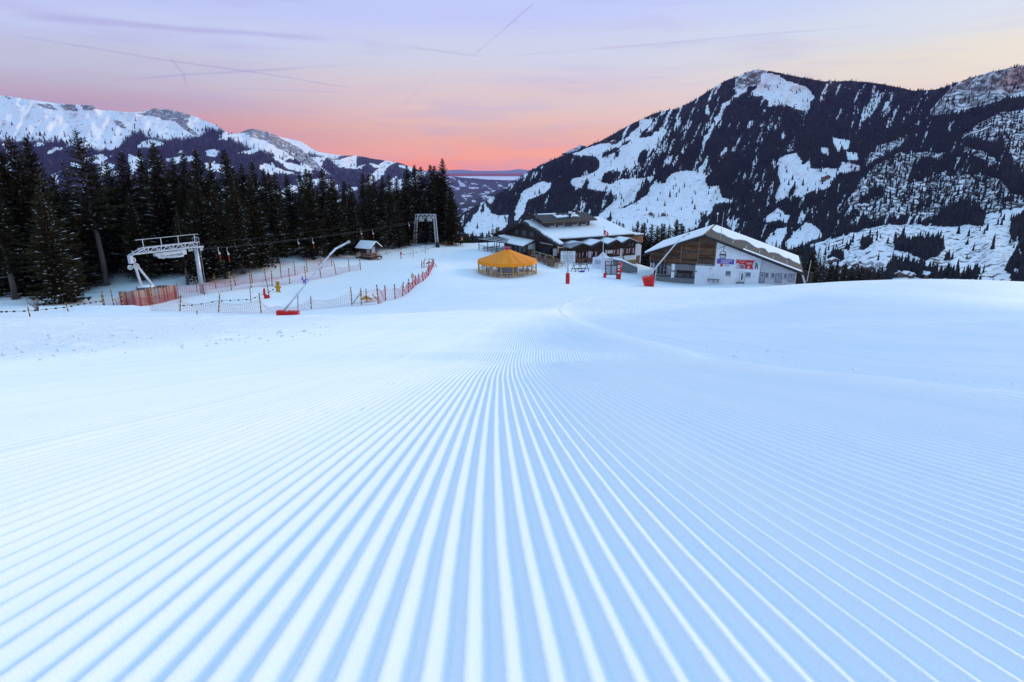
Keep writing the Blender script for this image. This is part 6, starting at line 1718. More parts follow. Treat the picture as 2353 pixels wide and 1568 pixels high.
# snow guards on the tiles
for k in range(5):
    f = .16 + .14 * k; p = evr + (apx - evr) * f + UP * .06
    m = MB(); m.bar(p + NI * RL * .10, p + NI * RL * .32, .09); m.build('snow_guard', M_STEEL, gs)
def rod(zf, base, top, Y, r, lab, name, cat, ball=None):
    b = at(*zf(*base), Y); t_ = at(*zf(*top), Y); m = MB(); m.tube([b, t_], r, 7, r * .7)
    o = m.build(name, M_STEEL); tag(o, lab, cat)
    if ball:
        m = MB(); m.ball(t_, ball, 10, 6); m.build('lamp_globe', M_WHITE, o, True)
pA = onplane(Z4(1120, 410), apx + (evr - apx) * .15, np.cross(evr - apx, NI)); rod(Z4, (1120, 412), (1166, 82), pA[1], .05, 'thin antenna rod on the right roof slope of the gondola station', 'antenna', 'antenna')
rod(Z4, (1086, 205), (1092, 104), 122, .06, 'lamp pole with white globe behind the station ridge', 'lamp_pole', 'lamp', .22)
bq = G(*Z4(2140, 892)); rod(Z4, (2140, 905), (2192, 650), 88, .05, 'leaning white pole right of the gondola station', 'white_pole', 'pole')

# ---------------------------------------------------------------- restaurant
RA = V3(.866, .5, 0); RB = V3(-.5, .866, 0); RN = V3(.5, -.866, 0)          # along the long front, back, outward
R0 = at(*Z3(1310, 640), 118.0)
def rf(x, y, out=0.): return onplane(Z3(x, y), R0 + RN * out, RN)
PG = rf(1165, 640)
def rg_(x, y, out=0.): return onplane(Z3(x, y), PG - RA * out, -RA)
rs = empty('restaurant', R0, 'dark wooden mountain restaurant with a wide snowy roof and four small gables', 'building')
def slab(name, P, n_, th, mt, parent=rs): 
    m = MB(); m.prism(P, np.array(n_) * th); return m.build(name, mt, parent)
rap, rlo, rle = rg_(735, 196, .7), rg_(1138, 470, .7), rg_(508, 302, .7)
RLEN = 12.
for L_ in np.arange(6, 40, .25):
    if projx(rap + RA * L_) >= Z3(1640, 0)[0]: RLEN = float(L_); break
nf = np.cross(rlo - rap, RA); nf /= np.linalg.norm(nf); nf = nf if nf[2] > 0 else -nf
nb_ = np.cross(rle - rap, RA); nb_ /= np.linalg.norm(nb_); nb_ = nb_ if nb_[2] > 0 else -nb_
rbot = float(gz(R0[0], R0[1])) - 1.0
# gable wall: vertical dark boards
ga, gb = rg_(520, 320), rg_(1140, 600)
L_g = float(np.dot(gb - ga, -RB)); ngb = 34
def gtop(s):      # height of the gable at distance s from its far corner
    sap = float(np.dot(rg_(735, 196) - ga, -RB)); return float(np.interp(s, [0, sap, L_g], [rg_(520, 310)[2], rg_(735, 205)[2], rg_(1135, 475)[2]])) - .25
for k in range(ngb):
    s0, s1 = L_g * k / ngb, L_g * (k + .96) / ngb; m = MB(); p0 = ga - RB * s0; p1 = ga - RB * s1
    m.prism([V3(p0[0], p0[1], rbot), V3(p1[0], p1[1], rbot), V3(p1[0], p1[1], gtop(s1)), V3(p0[0], p0[1], gtop(s0))], RA * .12); m.build('wall_board', M_WOODD, rs)
def rpanel(fn, name, x0, y0, x1, y1, mt, out, th, parent=rs, n_=None):
    m = MB(); a, b, c, d = fn(x0, y1, out), fn(x1, y1, out), fn(x1, y0, out), fn(x0, y0, out)
    z0, z1 = (a[2] + b[2]) / 2, (c[2] + d[2]) / 2
    m.prism([V3(a[0], a[1], z0), V3(b[0], b[1], z0), V3(b[0], b[1], z1), V3(a[0], a[1], z1)], (-RN if fn is rf else RA) * th); return m.build(name, mt, parent), a, b, z0, z1
for x0, x1, y0, y1 in ((652, 678, 288, 345), (732, 770, 300, 360), (826, 864, 318, 372)):
    w_o = rpanel(rg_, 'window', x0, y0, x1, y1, M_GLASSM, .05, .06)[0]; rpanel(rg_, 'sill', x0 - 4, y1, x1 + 4, y1 + 8, M_WOODB, .10, .1, w_o); rpanel(rg_, 'mullion', (x0 + x1) / 2 - 2, y0, (x0 + x1) / 2 + 2, y1, M_WOODD, .09, .04, w_o)
for x0, x1, y0, y1 in ((960, 1010, 500, 590), (1020, 1080, 505, 595)): rpanel(rg_, 'glazed_door', x0, y0, x1, y1, M_GLASSD, .06, .05)
rpanel(rg_, 'white_door_leaf', 1096, 518, 1112, 600, M_WHITE, .12, .06); rpanel(rg_, 'white_door_leaf', 1122, 516, 1134, 600, M_WHITE, .12, .06)
# sign
so, a_, b_, z0, z1 = rpanel(rg_, 'sign_board', 948, 438, 1098, 482, M_WOODD, .16, .05)
text('Restaurant Rossweid', 'lettering', V3(a_[0], a_[1], z0 + (z1 - z0) * .42) - RA * .05, (b_ - a_) * V3(1, 1, 0), UP, (z1 - z0) * .52, M_WHITE, so, fit=float(np.linalg.norm((b_ - a_)[:2])) * .98, bold=.012)
# roof slopes
cut = rap + (rlo - rap) * .80
slab('roof', [rap, rlo, rlo + RA * 1.6, cut + RA * 1.9, cut + RA * (RLEN + 1.5), rap + RA * RLEN], -nf, .28, M_ROOFD)
slab('roof', [rap + nb_ * .002, rle + nb_ * .002, rle + RA * RLEN, rap + RA * RLEN], -nb_, .28, M_ROOFD)
d_ = rlo - rap; i0 = rap + RA * .15 + nf * .01
K = 22; lo_e = [rap + d_ * (k / K) + RA * (.25 + .5 * vnoise(k * .8, 1.1, 5)) + nf * .01 for k in range(K + 1)]
slab('roof_snow', lo_e + [rlo + RA * 1.6 + nf * .01, cut + RA * 1.9 + nf * .01, cut + RA * (RLEN + 1.4) + nf * .01, rap + RA * (RLEN - .1) + nf * .01], nf, .26, M_SNOW)
e_ = rle - rap; slab('roof_snow', [rap + RA * .6 + nb_ * .01, rap + e_ * .9 + RA * .8 + nb_ * .01, rap + e_ * .9 + RA * RLEN + nb_ * .01, rap + RA * RLEN + nb_ * .01], nb_, .2, M_SNOW)
for q_ in (rlo, rle):
    slab('barge_board', [rap - RA * .05, q_ - RA * .05, q_ - RA * .05 - UP * .45, rap - RA * .05 - UP * .45], RA, .12, M_ROOFD)
# raised roof house
bx0 = onplane(Z3(1018, 286), rap, nf)
def bxp(x, y, out=0.): return onplane(Z3(x, y), bx0 + RN * out, RN)
b00, b10, b11, b01 = bxp(1018, 292), bxp(1525, 264), bxp(1525, 172), bxp(1018, 204)
zt2 = (b11[2] + b01[2]) / 2
m = MB(); m.prism([V3(b00[0], b00[1], b00[2] - .6), V3(b10[0], b10[1], b10[2] - .6), V3(b10[0], b10[1], zt2), V3(b00[0], b00[1], zt2)], RB * 4.2); bh = m.build('roof_house', mat('grey_shingle_wall', (.10, .095, .09), .85, noise=(.07, .065, .06), scale=4, bump=.3), rs)
for x0, x1, y0, y1 in ((1055, 1118, 221, 253), (1158, 1219, 215, 247), (1320, 1381, 204, 236), (1420, 1481, 199, 231)):
    p, q = bxp(x0, y1, .06), bxp(x1, y1, .06); z0, z1 = (p[2] + q[2]) / 2, (bxp(x0, y0, .06)[2] + bxp(x1, y0, .06)[2]) / 2
    m = MB(); m.prism([V3(p[0], p[1], z0), V3(q[0], q[1], z0), V3(q[0], q[1], z1), V3(p[0], p[1], z1)], -RN * .05); w_o = m.build('window', M_GLASSD, bh)
    m = MB(); m.prism([V3(p[0], p[1], z0 - .14), V3(q[0], q[1], z0 - .14), V3(q[0], q[1], z0), V3(p[0], p[1], z0)], RN * .10); m.build('sill', M_WHITE, bh)
    m = MB(); m.prism([V3(q[0], q[1], z0), V3(q[0], q[1], z1)] + [V3(*(q + RA * .08)[:2], z1), V3(*(q + RA * .08)[:2], z0)], RN * .06); m.build('jamb', M_WHITE, bh)
ov = .9
c00 = V3(*(b00 - RA * 1.6 + RN * ov)[:2], zt2 - .05); c10 = V3(*(b10 + RA * 1.2 + RN * ov)[:2], zt2 - .05)
rise = 1.25
c01, c11 = c00 + RB * 4.0 + UP * rise, c10 + RB * 4.0 + UP * rise; nr_ = np.cross(c10 - c00, c01 - c00); nr_ /= np.linalg.norm(nr_)
slab('upper_roof', [c00, c10, c11, c01], nr_, .22, M_TILE, rs)
slab('upper_roof', [c01, c11, c11 + RB * 3.4 - UP * 1.0, c01 + RB * 3.4 - UP * 1.0], UP, .22, M_TILE, rs)
slab('upper_fascia', [c00 + RN * .04 - UP * .10, c10 + RN * .04 - UP * .10, c10 + RN * .04 + UP * .16, c00 + RN * .04 + UP * .16], RN, .08, M_TIMBER, rs)
kk = 16; blob = [c00 + (c10 - c00) * (.33 + .42 * k / kk) + (c01 - c00) * (.34 + .16 * vnoise(k * .7, 3, 4)) for k in range(kk + 1)] + [c00 + (c10 - c00) * (.75 - .42 * k / kk) + (c01 - c00) * (.55 + .35 * vnoise(k * .6, 9, 4)) for k in range(kk + 1)]
slab('upper_roof_snow', [p + nr_ * .23 for p in blob], nr_, .10, M_SNOW, rs)
slab('upper_roof_snow', [c00 + (c10 - c00) * f + (c01 - c00) * g_ + nr_ * .23 for f, g_ in ((.08, .90), (.40, .88), (.42, .99), (.08, .99))], nr_, .08, M_SNOW, rs)
def bbox_px(x0, y0, x1, y1, Y, mt, nm, dep=.9):
    p, q = at(*Z3(x0, y1), Y), at(*Z3(x1, y0), Y); m = MB(); m.box(((p[0] + q[0]) / 2, Y, (p[2] + q[2]) / 2), (q[0] - p[0], dep, q[2] - p[2])); return m.build(nm, mt, rs)
Yc = float((c01[1] + c11[1]) / 2)
bbox_px(1278, 78, 1315, 128, Yc - .5, M_WHITE, 'vent_box'); bbox_px(1322, 88, 1356, 126, Yc + .5, M_WHITE, 'vent_box'); bbox_px(1278, 112, 1304, 162, Yc - 2.0, M_ROOFD, 'chimney', .5); bbox_px(1270, 106, 1310, 120, Yc - 2.0, M_ROOFD, 'chimney_cap', .7)
# row of four small gables over the long front
pk = [(1445, 450), (1665, 428), (1850, 412), (2005, 398)]; vl = [(1310, 512), (1550, 490), (1745, 470), (1915, 450), (2135, 458)]
OV = 1.2
VLp = [rf(*v, OV) for v in vl]; PKp = [rf(*p, OV) for p in pk]
zv = np.mean([v[2] for v in VLp[:4]]); 
for v in VLp: v[2] = .5 * v[2] + .5 * zv
for k in range(4):
    P_, A_, B_ = PKp[k], VLp[k], VLp[k + 1]
    bk = 10.5
    for side, q in (('l', A_), ('r', B_)):
        n_ = np.cross(q - P_, RB); n_ /= np.linalg.norm(n_); n_ = n_ if n_[2] > 0 else -n_
        slab('small_gable_roof', [P_, q, q + RB * bk, P_ + RB * bk], -n_, .18, M_METAL if (k == 0 and side == 'l') else M_ROOFD)
        if not (k == 0 and side == 'l'):
            slab('small_gable_snow', [P_ + n_ * .01 + RB * .25, P_ + (q - P_) * .93 + n_ * .01 + RB * .45, P_ + (q - P_) * .93 + n_ * .01 + RB * bk, P_ + n_ * .01 + RB * bk], n_, .18, M_SNOW)
        else:
            slab('small_gable_snow', [P_ + n_ * .01 + RB * 2.2, P_ + (q - P_) * .5 + n_ * .01 + RB * 3.2, P_ + (q - P_) * .9 + n_ * .01 + RB * bk, P_ + n_ * .01 + RB * bk], n_, .14, M_SNOW)
        slab('small_gable_board', [P_ + RN * .04, q + RN * .04, q + RN * .04 - UP * .38, P_ + RN * .04 - UP * .38], -RN, .10, M_ROOFD)
    # front wall of the bay
    a2, b2_, p2 = A_ - RN * OV, B_ - RN * OV, P_ - RN * OV
    slab('bay_wall', [V3(a2[0], a2[1], rbot), V3(b2_[0] - RA[0] * .02, b2_[1] - RA[1] * .02, rbot), b2_ - RA * .02 - UP * .1, p2 - UP * .1, a2 - UP * .1], -RN, .25, M_WOODD)
    for j in range(4):      # little boards under the gable
        f = .2 + .2 * j; s = a2 + (b2_ - a2) * f; zt_ = s[2] + min(f, 1 - f) * 2 * (p2[2] - s[2]) * .75
        m = MB(); m.prism([V3(*(s - RA * .12)[:2], s[2] - .45) + RN * .04, V3(*(s + RA * .12)[:2], s[2] - .45) + RN * .04, V3(*(s + RA * .12)[:2], zt_) + RN * .04, V3(*(s - RA * .12)[:2], zt_) + RN * .04], RN * .04); m.build('gable_slat', M_WOODB, rs)
slab('front_wall', [V3(*rf(1170, 640)[:2], rbot), V3(*rf(1312, 640)[:2], rbot), V3(*rf(1312, 640)[:2], zv - .2), V3(*rf(1170, 640)[:2], zv - .05)], -RN, .25, M_WOODD)
wins = [((1366, 570, 1410, 625), 1), ((1436, 560, 1500, 617), 1), ((1546, 551, 1606, 606), 1), ((1734, 534, 1796, 592), 2), ((1806, 527, 1866, 588), 1), ((1914, 517, 1970, 578), 1), ((1984, 510, 2046, 574), 1)]
for (x0, y0, x1, y1), kind in wins:
    w_o, a_, b_, z0, z1 = rpanel(rf, 'window', x0, y0, x1, y1, M_GLASSD, .06, .05)
    w = float(np.linalg.norm((b_ - a_)[:2])); u = V3(*(b_ - a_)[:2], 0) / w
    if kind == 1:
        for s0, s1 in ((0, .28), (.72, 1)):
            m = MB(); m.prism([V3(*(a_ + u * w * s0)[:2], z0 + (z1 - z0) * .08) + RN * .02, V3(*(a_ + u * w * (s0 * .6 + s1 * .4 if s0 == 0 else s1))[:2], z0 + (z1 - z0) * .08) + RN * .02, V3(*(a_ + u * w * s1)[:2], z1) + RN * .02, V3(*(a_ + u * w * s0)[:2], z1) + RN * .02], RN * .02); m.build('curtain', M_CURT, w_o)
    else:
        m = MB(); m.prism([V3(*a_[:2], z0 + (z1 - z0) * .35) + RN * .02, V3(*b_[:2], z0 + (z1 - z0) * .35) + RN * .02, V3(*b_[:2], z1) + RN * .02, V3(*a_[:2], z1) + RN * .02], RN * .02); m.build('blind', mat('cream_blind', (.62, .60, .55), .8), w_o)
    for (za, zb_) in ((z0 - .16, z0 - .02), (z1 + .02, z1 + .12)):
        m = MB(); m.prism([V3(*(a_ - u * .1)[:2], za) + RN * .03, V3(*(b_ + u * .1)[:2], za) + RN * .03, V3(*(b_ + u * .1)[:2], zb_) + RN * .03, V3(*(a_ - u * .1)[:2], zb_) + RN * .03], RN * .08); m.build('sill' if za < z0 else 'lintel', M_WOODB, w_o)
for x0, x1, y0, y1 in ((1513, 1524, 546, 628), (1530, 1541, 545, 627), (1714, 1726, 532, 612), (1884, 1893, 516, 602), (1898, 1908, 514, 600)):
    rpanel(rf, 'pilaster', x0, y0, x1, y1, M_WHITE, .16, .16)
# white base wall and the annex on the right
rpanel(rf, 'base_wall', 1742, 604, 2070, 700, M_PLASTER, .22, .2)
rpanel(rf, 'annex_wall', 2056, 462, 2122, 690, M_PLASTER, .10, 3.5)
rpanel(rf, 'annex_pier', 2078, 600, 2112, 690, M_TIMBER, .30, .3)
rpanel(rf, 'garage_door', 1962, 648, 2070, 700, mat('ochre_door', (.26, .19, .06), .7), .26, .05)
p_ = rf(2010, 440, -4); q_ = rf(2165, 380, -4)
rpanel(rf, 'annex_cladding', 2000, 372, 2152, 446, mat('fresh_larch', (.34, .17, .075), .75, noise=(.22, .10, .05), scale=3, stretch=(.5, .5, 5)), -4.0, 4.0)
a1_, a2_ = rf(1950, 352, -2.5), rf(2168, 386, -2.5); a2_[2] = a1_[2] = (a1_[2] + a2_[2]) / 2
slab('annex_roof', [a1_, a2_, a2_ + RB * 6.5, a1_ + RB * 6.5], UP, .22, M_ROOFD); slab('annex_roof_snow', [a1_ + UP * .23 + RB * .1, a2_ + UP * .23 + RB * .1, a2_ + RB * 6.3 + UP * .23, a1_ + RB * 6.3 + UP * .23], UP, .2, M_SNOW)
rpanel(rf, 'gable_window', 1988, 435, 2006, 482, M_GLASSM, -.0 + .05, .04); rpanel(rf, 'gable_window', 2022, 446, 2038, 482, M_GLASSM, .05, .04)
# porch on the left
zp = at(*Z3(735, 488), 116)[2]
def hz(x, y, z=None): return onplane(Z3(x, y), V3(0, 0, zp if z is None else z), UP)
por = [hz(*p) for p in ((452, 372), (600, 352), (905, 415), (738, 490), (548, 450), (590, 418))]
slab('porch_roof', [p - UP * .25 for p in por], UP, .25, M_ROOFD); slab('porch_roof_snow', [p * 1.0 + UP * .01 for p in por], UP, .24, M_SNOW)
for x, y in ((738, 490), (548, 450), (640, 470), (905, 418)):
    p = hz(x, y); p = p + V3(0, .3, 0); m = MB(); m.bar(V3(p[0], p[1], float(gz(p[0], p[1])) - .3), V3(p[0], p[1], zp - .26), .2); m.build('porch_post', M_WOODD, rs)
a_, b_ = hz(800, 455), hz(905, 425); m = MB(); zq = float(gz(a_[0], a_[1])) - .3
m.prism([V3(a_[0], a_[1], zq), V3(b_[0], b_[1], zq), V3(b_[0], b_[1], zp - .3), V3(a_[0], a_[1], zp - .3)], V3(0, .25, 0)); m.build('porch_wall', M_PLASTER, rs)
a_, b_ = hz(560, 430), hz(800, 440); m = MB(); m.prism([V3(a_[0], a_[1], zq), V3(b_[0], b_[1], zq), V3(b_[0], b_[1], zp - .3), V3(a_[0], a_[1], zp - .3)], V3(0, .25, 0)); m.build('porch_wall', M_WOODD, rs)
for k in range(4):
    f0, f1 = .08 + .23 * k, .08 + .23 * k + .15; pa_, pb_ = a_ + (b_ - a_) * f0, a_ + (b_ - a_) * f1
    m = MB(); m.prism([V3(pa_[0], pa_[1] - .03, zp - 2.2), V3(pb_[0], pb_[1] - .03, zp - 2.2), V3(pb_[0], pb_[1] - .03, zp - .9), V3(pa_[0], pa_[1] - .03, zp - .9)], V3(0, -.03, 0)); m.build('window', M_GLASSM, rs)
m = MB(); p_ = hz(828, 455) - V3(0, .4, 0); m.tube([V3(p_[0], p_[1], float(gz(p_[0], p_[1]))), V3(p_[0], p_[1], float(gz(p_[0], p_[1])) + 1.5)], .75, 12); ob = m.build('wooden_vat', M_WOODB); tag(ob, 'round brown wooden vat beside the restaurant porch', 'vat')
# pergola terrace
pg = empty('pergola', hz(380, 420), 'dark open pergola frame left of the restaurant porch', 'pergola')
g00, g10, g11, g01 = hz(222, 405), hz(545, 452), hz(590, 418), hz(405, 384)
for k in range(5):
    f = k / 4; p, q = g00 + (g01 - g00) * f, g10 + (g11 - g10) * f; m = MB(); m.bar(p, q, .16, .18); m.build('beam', M_WOODD, pg)
    m = MB(); m.bar(p + UP * .11, q + UP * .11, .15, .05); m.build('beam_snow', M_SNOW, pg)
for k in range(4):
    f = k / 3; p, q = g00 + (g10 - g00) * f, g01 + (g11 - g01) * f; m = MB(); m.bar(p + UP * .17, q + UP * .17, .12); m.build('rafter', M_WOODD, pg)
    for v in (p, q): m = MB(); m.bar(V3(v[0], v[1], float(gz(v[0], v[1])) - .3), v, .16); m.build('post', M_WOODD, pg)
for z in (.5, 1.0):
    zz = float(gz(g00[0], g00[1])); m = MB(); m.bar(V3(g00[0], g00[1], zz + z), V3(g10[0], g10[1], float(gz(g10[0], g10[1])) + z), .06, .1); m.build('railing', M_WOODD, pg)
def beer_table(x, y, lab, w=1.9, rz=.2):
    t = empty('beer_table', V3(x, y, float(gz(x, y))), lab, 'table', 'tables under the pergola', rz)
    for k, (yy, zz, d) in enumerate(((0, .74, .6), (-.65, .45, .28), (.65, .45, .28))):
        m = MB(); m.box((0, yy, zz), (w, d, .06)); m.build('tabletop' if k == 0 else 'bench_board', M_WOODD, t, local=False); m = MB(); m.box((0, yy, zz + .07), (w * .98, d * .95, .08)); m.build('snow_cap', M_SNOW, t, local=False)
    for sx in (-.4, .4): m = MB(); m.box((sx * w, 0, .36), (.08, 1.4, .08)); m.bar((sx * w, -.5, 0), (sx * w, -.1, .72), .07); m.bar((sx * w, .5, 0), (sx * w, .1, .72), .07); m.build('trestle', M_WOODD, t, local=False)
for k in range(6):
    f, g_ = (.2 + .3 * (k % 3)), (.2 + .5 * (k // 3)); p = g00 + (g10 - g00) * f + (g01 - g00) * g_
    beer_table(p[0], p[1], '%s snow dusted table of the %s row under the pergola, from the left' % (ORD[k % 3], 'front' if k < 3 else 'rear'))

# ---------------------------------------------------------------- round tent bar
def tent():
    fr = G(*Z3(540, 868)); Rr = 5.0; C_ = V3(at(1166, 640, fr[1] + Rr)[0], fr[1] + Rr, 0); zg_ = float(gz(C_[0], C_[1] - Rr)) + .02; C_[2] = zg_
    Rr = abs(at(1232.5, 628, C_[1])[0] - at(1098.5, 628, C_[1])[0]) / 2
    t = empty('tent_bar', C_, 'round bar tent with orange pointed roof and glazed sides', 'tent')
    N = 16; ze = at(1166, Z3(0, 733)[1], C_[1] - Rr)[2]; zs = ze + .48; za = at(1166, Z3(0, 525)[1], C_[1])[2]
    M_OR = mat('orange_canvas', (.98, .29, .004), .6, noise=(.90, .25, .004), scale=2.2, bump=.12)
    M_YF = mat('ochre_frame', (.58, .33, .09), .55)
    M_GL = bpy.data.materials.new('tent_glass'); M_GL.use_nodes = True; nt = M_GL.node_tree; bb = nt.nodes['Principled BSDF']
    bb.inputs['Base Color'].default_value = (.75, .78, .85, 1); bb.inputs['Roughness'].default_value = .03; bb.inputs['Alpha'].default_value = .07
    def P(k, r, z, off=0.): a = 2 * math.pi * (k + .5 + off) / N - math.pi / 2; return V3(C_[0] + r * math.cos(a), C_[1] + r * math.sin(a), z)
    m = MB(); m.prism([P(k, Rr * 1.0, zg_ - .02) for k in range(N)], UP * -.5); m.build('floor', M_WOODB, t)
    for k in range(N):
        a0, a1 = P(k, Rr * 1.02, zs), P(k + 1, Rr * 1.02, zs); tp0, tp1 = P(k, .42, za), P(k + 1, .42, za)
        m = MB(); n_ = np.cross(a1 - a0, tp0 - a0); n_ /= np.linalg.norm(n_)
        n = 5; rows_ = []
        for i in range(n + 1):     # slight sag between the ribs
            f = i / n; c0, c1 = a0 + (tp0 - a0) * f, a1 + (tp1 - a1) * f; mid = (c0 + c1) / 2 - n_ * (.10 * (1 - f)) - UP * .06 * math.sin(math.pi * f)
            rows_ += [c0 - UP * .06 * math.sin(math.pi * f), mid, c1 - UP * .06 * math.sin(math.pi * f)]
        F = []
        for i in range(n): 
            for j in range(2): q = i * 3 + j; F.append((q, q + 1, q + 4, q + 3))
        m.add(rows_, F); m.add([r - n_ * .03 for r in rows_], [tuple(reversed(f)) for f in F]); m.build('roof_panel', M_OR, t)
        s0, s1 = P(k, Rr * 1.035, ze - .03), P(k + 1, Rr * 1.035, ze - .03); mid = (s0 + s1) / 2 + UP * .10
        m = MB(); m.add([s0, mid, s1, a1, (a0 + a1) / 2, a0], [(0, 1, 4, 5), (1, 2, 3, 4)]); ctr = V3(C_[0], C_[1], 0); m.add([v - (v - ctr) * V3(1, 1, 0) * .012 for v in (s0, mid, s1, a1, (a0 + a1) / 2, a0)], [(5, 4, 1, 0), (4, 3, 2, 1)]); m.build('valance', M_OR, t)
        m = MB(); m.bar(P(k, Rr, zg_ - .3), P(k, Rr, zs - .03), .15); m.build('post', M_YF, t)
        h = ze - zg_
        for f, w in ((.44, .09), (.985, .09), (.04, .10)):
            m = MB(); m.bar(P(k, Rr * .998, zg_ + h * f), P(k + 1, Rr * .998, zg_ + h * f), w); m.build('rail', M_YF, t)
        m = MB(); pm = (P(k, Rr * .995, 0) + P(k + 1, Rr * .995, 0)) / 2; m.bar(V3(pm[0], pm[1], zg_), V3(pm[0], pm[1], zg_ + h * .44), .07); m.build('mullion', M_YF, t)
        m = MB(); m.prism([P(k, Rr * .985, zg_ + .06), P(k + 1, Rr * .985, zg_ + .06), P(k + 1, Rr * .985, ze), P(k, Rr * .985, ze)], (ctr - V3(pm[0], pm[1], 0)) * .003); m.build('pane', M_GL, t)
    m = MB(); m.tube([V3(C_[0], C_[1], za - .05), V3(C_[0], C_[1], za + .16)], .46, 14); m.tube([V3(C_[0], C_[1], za + .16), V3(C_[0], C_[1], za + .22)], .40, 14); m.tube([V3(C_[0], C_[1], za + .22), V3(C_[0], C_[1], za + .40)], .45, 14); m.build('roof_cap', mat('raspberry_cap', (.50, .05, .10), .5), t)
    m = MB(); m.tube([V3(C_[0], C_[1], zg_), V3(C_[0], C_[1], za)], .10, 8); m.build('centre_pole', M_WOODB, t)
    # yellow frog-like ornament is left plain: a hanging lamp
    # round bar and tables inside
    bar = empty('bar_counter', V3(C_[0], C_[1], zg_), 'round brown bar counter in the middle of the tent bar', 'bar')
    m = MB(); m.tube([V3(C_[0], C_[1], zg_), V3(C_[0], C_[1], zg_ + 1.05)], 1.7, 16); m.build('counter', M_WOODB, bar); m = MB(); m.tube([V3(C_[0], C_[1], zg_ + 1.05), V3(C_[0], C_[1], zg_ + 1.12)], 1.95, 16); m.build('countertop', mat('counter_top', (.30, .13, .09), .4), bar)
    for k in range(11):
        a = 2 * math.pi * k / 11 + .2; x, y = C_[0] + Rr * .72 * math.cos(a), C_[1] + Rr * .72 * math.sin(a)
        q = empty('bar_table', V3(x, y, zg_), 'small round bar table inside the tent bar', 'table', 'bar tables inside the tent')
        m = MB(); m.tube([V3(x, y, zg_ + 1.02), V3(x, y, zg_ + 1.08)], .38, 12); m.build('tabletop', mat('table_top_brown', (.26, .12, .09), .5), q); m = MB(); m.tube([V3(x, y, zg_), V3(x, y, zg_ + 1.02)], .06, 7); m.tube([V3(x, y, zg_), V3(x, y, zg_ + .04)], .26, 10); m.build('pedestal', M_BLACK, q)
        for s in (-1, 1):
            sx, sy = x + .5 * math.cos(a + s * 1.6), y + .5 * math.sin(a + s * 1.6); q2 = empty('bar_stool', V3(sx, sy, zg_), 'dark bar stool inside the tent bar', 'stool', 'bar stools inside the tent')
            m = MB(); m.tube([V3(sx, sy, zg_ + .70), V3(sx, sy, zg_ + .76)], .19, 10); m.build('seat', M_WOODB, q2); m = MB(); m.tube([V3(sx, sy, zg_), V3(sx, sy, zg_ + .7)], .04, 6); m.build('leg', M_BLACK, q2)
    # little door board with menu on the front
    p = P(0, Rr * 1.01, 0, .5) if False else None
tent()

# ---------------------------------------------------------------- terrace: racks, chairs, tables, pavilion, boards, flag
def trestle(p, q, h, lab, mt):
    """wooden A-frame rack between two ground points"""
    t = empty('ski_rack', (p + q) / 2, lab, 'ski rack', 'wooden racks at the terrace edge')
    d = q - p; d[2] = 0; L = np.linalg.norm(d); u = d / L; n_ = V3(-u[1], u[0], 0)
    for z, o_ in ((h, 0), (h * .42, -.32), (h * .42, .32)):
        m = MB(); m.bar(p + UP * z + n_ * o_ - u * .15, q + UP * z + n_ * o_ + u * .15, .11); m.build('rail', mt, t)
    k_ = max(2, int(L / 1.6) + 1)
    for k in range(k_):
        c = p + (q - p) * (k / (k_ - 1))
        for s in (-1, 1): m = MB(); m.bar(c + n_ * s * .55 - UP * .05, c + UP * (h + .05) + n_ * s * .02, .09); m.build('leg', mt, t)
M_RACK = mat('pale_wood', (.52, .42, .26), .7, noise=(.40, .30, .18), scale=3); M_RACKG = mat('grey_wood', (.20, .19, .19), .8, noise=(.12, .11, .11), scale=3)
trestle(G(*Z3(858, 622)), G(*Z3(1098, 690)), 1.35, 'long pale wooden rack along the terrace edge', M_RACK)
trestle(G(*Z3(1128, 752)), G(*Z3(1222, 742)), 1.0, 'short pale wooden rack left of the grey sign pole', M_RACK)
trestle(G(*Z3(1335, 785)), G(*Z3(1490, 778)), 1.2, 'grey weathered wooden rack right of the sign pole', M_RACKG)
m = MB(); p = G(*Z3(1430, 792)); m.ball(p + UP * .12, .28, 10, 6, (1.7, .7, .6)); m.ball(p + V3(.4, 0, .15), .2, 8, 6, (1, .7, .9)); ob = m.build('purple_bag', mat('violet_fabric', (.16, .03, .42), .7), None, True); tag(ob, 'violet bag lying at the foot of the grey rack', 'bag')
M_CHAIR = mat('brown_chair', (.14, .070, .050), .7, noise=(.20, .10, .07), scale=5)
def make_chair():
    t = empty('terrace_chair', (0, 0, 0), '', 'chair', 'brown chairs on the restaurant terrace')
    def B(nm, c, s): m = MB(); m.box(c, s); m.build(nm, M_CHAIR, t, local=False)
    B('seat', (0, 0, .45), (.45, .45, .05)); B('backrest', (0, .21, .75), (.45, .05, .40))
    for x in (-.19, .19):
        for y in (-.19, .19): B('leg', (x, y, .22), (.05, .05, .46) if y < 0 else (.05, .05, .46))
    return t
chair0 = make_chair(); nch = 0
def place_chair(x, y, rz, lab):
    global nch
    o = chair0 if nch == 0 else copy_tree(chair0)
    nch += 1; o.location = (x, y, float(gz(x, y))); o.rotation_euler = (0, 0, rz); o['label'] = lab; return o
